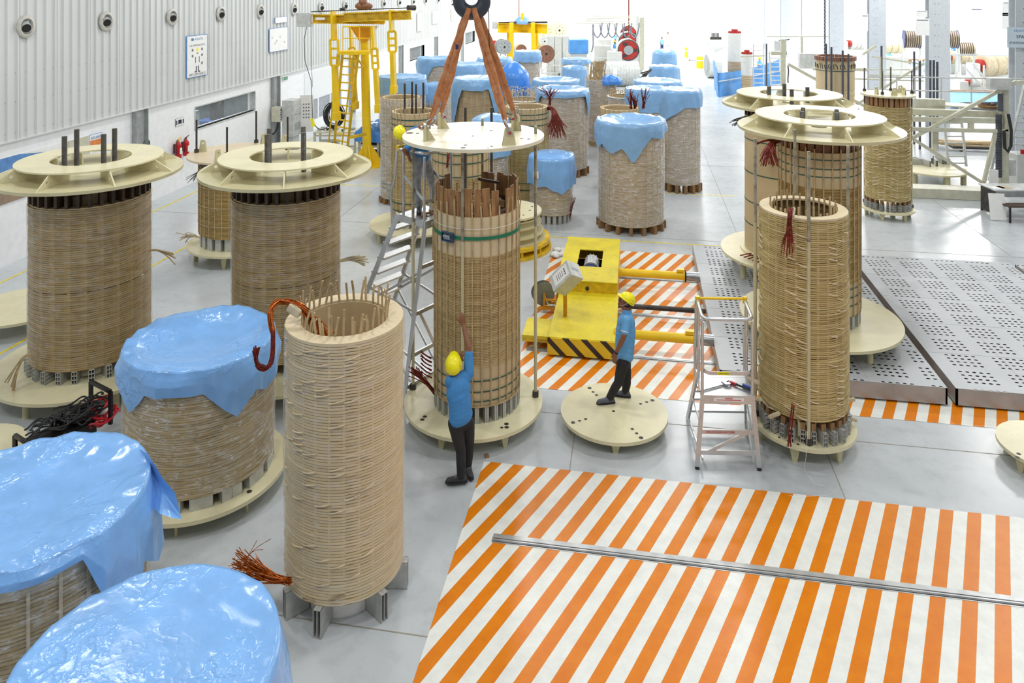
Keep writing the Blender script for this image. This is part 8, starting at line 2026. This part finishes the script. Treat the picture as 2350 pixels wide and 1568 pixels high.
for k, (px, y1, y2, D_) in enumerate(((1759, 100, 150, 40), (2023, 105, 165, 33), (2098, 118, 188, 32), (2111, 140, 195, 31), (2135, 138, 190, 31), (2143, 138, 200, 31), (2151, 142, 195, 31))):
    m = MB(); a = WD(px, y1, D_); m.tube((a.x, a.y, 0), tuple(a), .045, 10); o = m.build('dark_post', M['slate']); tag(o, 'dark blue steel rod standing upright among the ivory frames', 'steel rod', 'dark rods among the ivory frames')
# horizontal winding machines under the right wall
def hmachine(px0, px1, py, r, D_, lab, mat='papertape', bed='machinew'):
    a, b = WD(px0, py, D_), WD(px1, py, D_+.6); e = empty('winding_machine', ((a.x+b.x)/2, (a.y+b.y)/2, 0), lab, 'winding machine')
    m = MB(); m.tube(a, b, r, 32); d_ = m.build('wound_drum', M[mat], e, world=True, auto=40); m = MB(); dd = (b-a).normalized()
    for t in (.2, .45, .7): c_ = a.lerp(b, t); m.tube(c_, c_+dd*.06, r*1.02, 32)
    m.build('drum_band', M['strip'], d_, world=True); m = MB(); m.tube(a-dd*.25, a, r*.55, 20); m.build('red_chuck', M['redwax'], e, world=True, auto=40)
    m = MB(); m.box(((a.x+b.x)/2, (a.y+b.y)/2, a.z*.32), ((b-a).length*1.1, 1.0, a.z*.64), rz=YAW*.5); m.build('machine_bed', M[bed], e, world=True, bevel=.03)
    m = MB(); m.box((a.x-.5, a.y, a.z*.55), (.5, 1.0, a.z*1.1)); m.build('head_stock', M[bed], e, world=True, bevel=.03); return e
hmachine(2252, 2345, 150, .74, 50, 'horizontal winding machine with a long beige drum at the right edge'); hmachine(2180, 2250, 132, .5, 58, 'smaller horizontal winding machine under the blue helmeted workers'); hmachine(2010, 2068, 108, .5, 58, 'far horizontal winding machine between two pale columns', 'cream'); hmachine(1950, 1985, 100, .5, 62, 'far white machine with a red chuck left of the wide column', 'machinew')
hmachine(2225, 2330, 188, .3, 47, 'low machine bed with pipes before the beige drum machine', 'machinew')
for (px, d_, lab) in ((2192, 62, 'person in a dark blue shirt leaning over the right-hand machines, left of three'), (2210, 61, 'person in a yellow helmet at the right-hand machines, middle of three'), (2224, 60, 'person in a yellow helmet at the right-hand machines, right of three')):
    far_person(px, (CAM_H-.3)*F_PX/d_+Y_H, 60, lab, 2.4, arm=.6, shirt='shirtd' if px < 2200 else 'shirtf', z=.3)
wk = WD(2208, 150, 61); m = MB(); m.box((wk.x, wk.y, .15), (3.2, 1.6, .3)); o = m.build('work_platform', M['machinew']); tag(o, 'low white platform under the three workers at the right-hand machines', 'platform')
far_person(2040, (CAM_H-0)*F_PX/60+Y_H, 50, 'person in a yellow helmet at the far machine between the pale columns', .4, arm=.6)
def spool(px, py, r, D_, lab, core='navy'):
    c_ = WD(px, py, D_); n = (ur*.95 - uf*.3).normalized(); e = empty('striped_spool', (c_.x, c_.y, 0), lab, 'spool'); [MB().tube(c_+n*k_, c_+n*(k_+.05), r, 30).build('flange', M[core], e, world=True, auto=40) for k_ in (-.55, .5)]
    m = MB(); 
    for k in range(7): m.tube(c_-n*(.48-.14*k), c_-n*(.40-.14*k), r*.92, 30)
    m.build('dark_turns', M['darkwood'], e, world=True); m = MB(); m.tube(c_-n*.5, c_+n*.5, r*.88, 30); m.build('pale_turns', M['papertape'], e, world=True)
    m = MB()
    for q in (-1, 1):
        for s_ in (-1, 1): m.bar(c_+n*q*.6, Vector((c_.x, c_.y, 0))+n*q*.6+n.cross(UP)*s_*r, .09)
    m.build('stand', M['machinew'], e, world=True)
spool(2092, 90, .70, 56, 'big spool striped dark and pale, with a blue flange, left of the wide column'); spool(2178, 90, .68, 55, 'striped spool right of the wide column'); spool(2216, 112, .52, 57, 'smaller striped spool at the right-hand machines', 'grey_paint')
gx_ = empty('white_platform_stair', tuple(WD(2230, 200, 46).xy) + (0,), 'white tubular stair and platform at the right-hand machines', 'stair'); e = gx_
for (a, b) in (((2210, 150), (2262, 208)), ((2232, 146), (2282, 205)), ((2200, 126), (2200, 165)), ((2235, 126), (2235, 160)), ((2200, 126), (2240, 126)), ((2258, 150), (2258, 205)), ((2180, 125), (2330, 128)), ((2330, 125), (2330, 170)), ((2180, 125), (2180, 160)), ((2170, 210), (2350, 212))): db(a, b, .09, 46, 'frame_tube', 'machinew')
# blue sheets on the floor and pallets behind the ivory frame
for (a, b, c_, d_, lab) in ((2162, 2330, 208, 232, 'crumpled blue plastic sheet spread over timber behind the ivory frame'), (2090, 2160, 140, 150, 'small blue plastic sheet lying by the pale column')):
    vs = []; n1, n2 = 22, 8; m = MB()
    for i in range(n1+1):
        for k in range(n2+1): q = W(a+(b-a)*i/n1, d_+(c_-d_)*k/n2, .55); q.z = .47 + .10*noise.noise(q*1.4) + .04*noise.noise(q*5); vs.append(q)
    m.add(vs, [(i*(n2+1)+k, (i+1)*(n2+1)+k, (i+1)*(n2+1)+k+1, i*(n2+1)+k+1) for i in range(n1) for k in range(n2)]); o = m.build('plastic_sheet', M['tarp'], smooth=True); tag(o, lab, 'plastic sheet')
    q0 = W((a+b)/2, d_, 0); ex = empty('timber_pallet', (q0.x, q0.y+.5, 0), 'low timber pallet under the ' + ' '.join(lab.split()[:4]) + (' behind the ivory frame' if a > 2161 else ' by the pale column'), 'pallet')
    L_ = (W(b, d_, 0)-W(a, d_, 0)).length*.9
    for k in range(4): m = MB(); m.box((0, .15+.35*k, .38), (L_, .2, .05)); m.build('plank', M['woodlight'], ex)
    for k in (-1, 0, 1): m = MB(); m.box((k*L_*.42, .7, .17), (.1, 1.3, .34)); m.build('bearer', M['woodlight'], ex)
wp = W(2245, 345, 0); ex = empty('timber_pile', tuple(wp), 'low pile of long grey boards on a trolley behind the white ladder', 'timber pile'); rb = random.Random(8)
for k in range(9): m = MB(); m.box((rb.uniform(-.3, .3), rb.uniform(-.4, .4), .22+.045*(k % 4)), (2.8, .14, .04), rz=rb.uniform(-.12, .12)); m.build('board', M['strip'], ex)
m = MB(); m.box((0, 0, .15), (2.2, .8, .08)); m.build('trolley_bed', M['darksteel'], ex)
for k in (-.8, .8): m = MB(); m.tube((k, -.42, .09), (k, -.36, .09), .09, 12); m.build('wheel', M['rubber'], ex)
# table, bench and boxes at the right edge
tp = W(2320, 505, 0); e = empty('side_table', tuple(tp), 'dark side table with papers at the right photo edge', 'table')
c0_ = W(2300, 500, 0); hx_ = ur*1.3
m = MB(); m.box(c0_ + ur*.55 + uf*.4 + UP*.78, (1.5, .8, .03), rz=YAW); m.build('table_top', M['lgrey'], e, world=True)
m = MB(); m.box(c0_ + ur*.55 + uf*.0 + UP*.68, (1.45, .03, .16), rz=YAW); m.build('apron', M['grey_paint'], e, world=True)
for (a, b) in ((-.12, .05), (-.12, .75), (1.2, .05), (1.2, .75)): m = MB(); m.bar(c0_+ur*a+uf*b, c0_+ur*a+uf*b+UP*.77, .05); m.build('leg', M['rubber'], e, world=True)
m = MB(); m.box(c0_+ur*-.14+uf*.4+UP*.4, (.02, .7, .7), rz=YAW); m.build('side_panel', M['darksteel'], e, world=True)
for (a, b, mt, lab) in ((.3, .35, 'papertape', 'brown paper folder lying on the side table at the right edge'), (.05, .3, 'paper', 'white paper sheet lying on the side table at the right edge')):
    m = MB(); p_ = c0_+ur*a+uf*b+UP*.798; m.box(p_, (.4, .28, .006), rz=.3); o = m.build('paper_folder', M[mt]); tag(o, lab, 'paper')
p_ = W(2289, 505, 0); m = MB(); m.box(p_ + UP*.38, (.42, .03, .74), M=Matrix.Rotation(-.22, 3, 'X')); o = m.build('white_board', M['paper']); tag(o, 'white rectangular board leaning against the side table', 'board')
e = empty('dark_bench', tuple(W(2335, 512, 0)), 'dark brown steel bench in front of the side table, right edge', 'bench'); c1 = W(2318, 512, 0)
m = MB(); m.box(c1+ur*.5+uf*.15+UP*.46, (1.1, .35, .04), rz=YAW); m.build('seat', M['darkwood'], e, world=True)
for (a, b) in ((0, 0), (0, .3), (1.0, 0), (1.0, .3)): m = MB(); m.bar(c1+ur*a+uf*b, c1+ur*a+uf*b+UP*.45, .045); m.build('leg', M['rubber'], e, world=True)
e = empty('switch_plinth', tuple(W(2335, 430, 0)), 'white cabinet with red buttons below the station sign', 'cabinet'); c2 = W(2338, 425, 0)
m = MB(); m.box(c2+ur*.2+UP*.55, (.9, .6, 1.1), rz=YAW); m.build('body', M['machinew'], e, world=True, bevel=.02)
for k in range(3): m = MB(); m.tube(c2+ur*(-.02+.13*k)-uf*.2+UP*1.1, c2+ur*(-.02+.13*k)-uf*.2+UP*1.24, .055, 12); m.build('red_button', M['red'], e, world=True)
p_ = W(2302, 492, 0); m = MB(); m.lathe([(.0001, 0), (.09, 0), (.09, .26), (.05, .3), (.04, .34), (.0001, .34)], 16); o = m.build('water_can', simple('lilac_plastic', (176, 176, 206), .4), auto=40); o.location = p_ + uf*.35; tag(o, 'lilac water can on the floor under the side table', 'can')
# station sign on the first column
sg = WY(2334, 86, 30.0); e = empty('station_sign', tuple(sg), 'pale blue hanging station sign on the first column at the right edge', 'sign')
m = MB(); m.box(sg + Vector((.1, 0, 0)), (.86, .03, .74)); m.build('board', simple('pale_blue_sign', (206, 222, 232), .4, var=.02), e, world=True)
txt('ATLANTA', sg + Vector((.1, -.02, .24)), .1, (1, 0, 0), UP, M['blueprint'], e, 'sign_brand'); txt('SPA', sg + Vector((.1, -.02, .02)), .16, (1, 0, 0), UP, M['dkink'], e, 'sign_word'); txt('STATION - 02', sg + Vector((.1, -.02, -.2)), .12, (1, 0, 0), UP, M['dkink'], e, 'sign_word')
for k, (px, py, w, h, Y) in enumerate(((2115, 32, .5, .3, 38.2), (2117, 62, .6, .8, 38.2), (1985, 52, .35, 1.0, 47.4), (2241, 38, .7, 1.1, 50), (2314, 20, .6, .8, 46), (2315, 48, .7, .9, 46))):
    p_ = WY(px, py, Y); e = empty('column_board', tuple(p_), 'white notice board in the upper right of the photo, %s from the left' % ('third', 'second', 'first', 'fourth', 'fifth', 'sixth')[k], 'notice board'); m = MB(); m.box(p_, (w, .03, h)); m.build('board', M['paper'], e, world=True); m = MB(); m.box(p_ - Vector((0, .017, -h*.4)), (w*.8, .004, h*.05)); m.box(p_ + Vector((0, .3, 0)), (.04, .6, .04)); m.build('print_line', M['greyink'], e, world=True)
# small things on the floor
p_ = W(1117, 1050, 0); m = MB(); m.box((0, 0, .02), (.05, .045, .04), rz=.5); o = m.build('wood_offcut', M['woodlight']); o.location = p_; tag(o, 'small brown wooden offcut on the floor above the striped area', 'offcut')
bpy.context.view_layer.update()
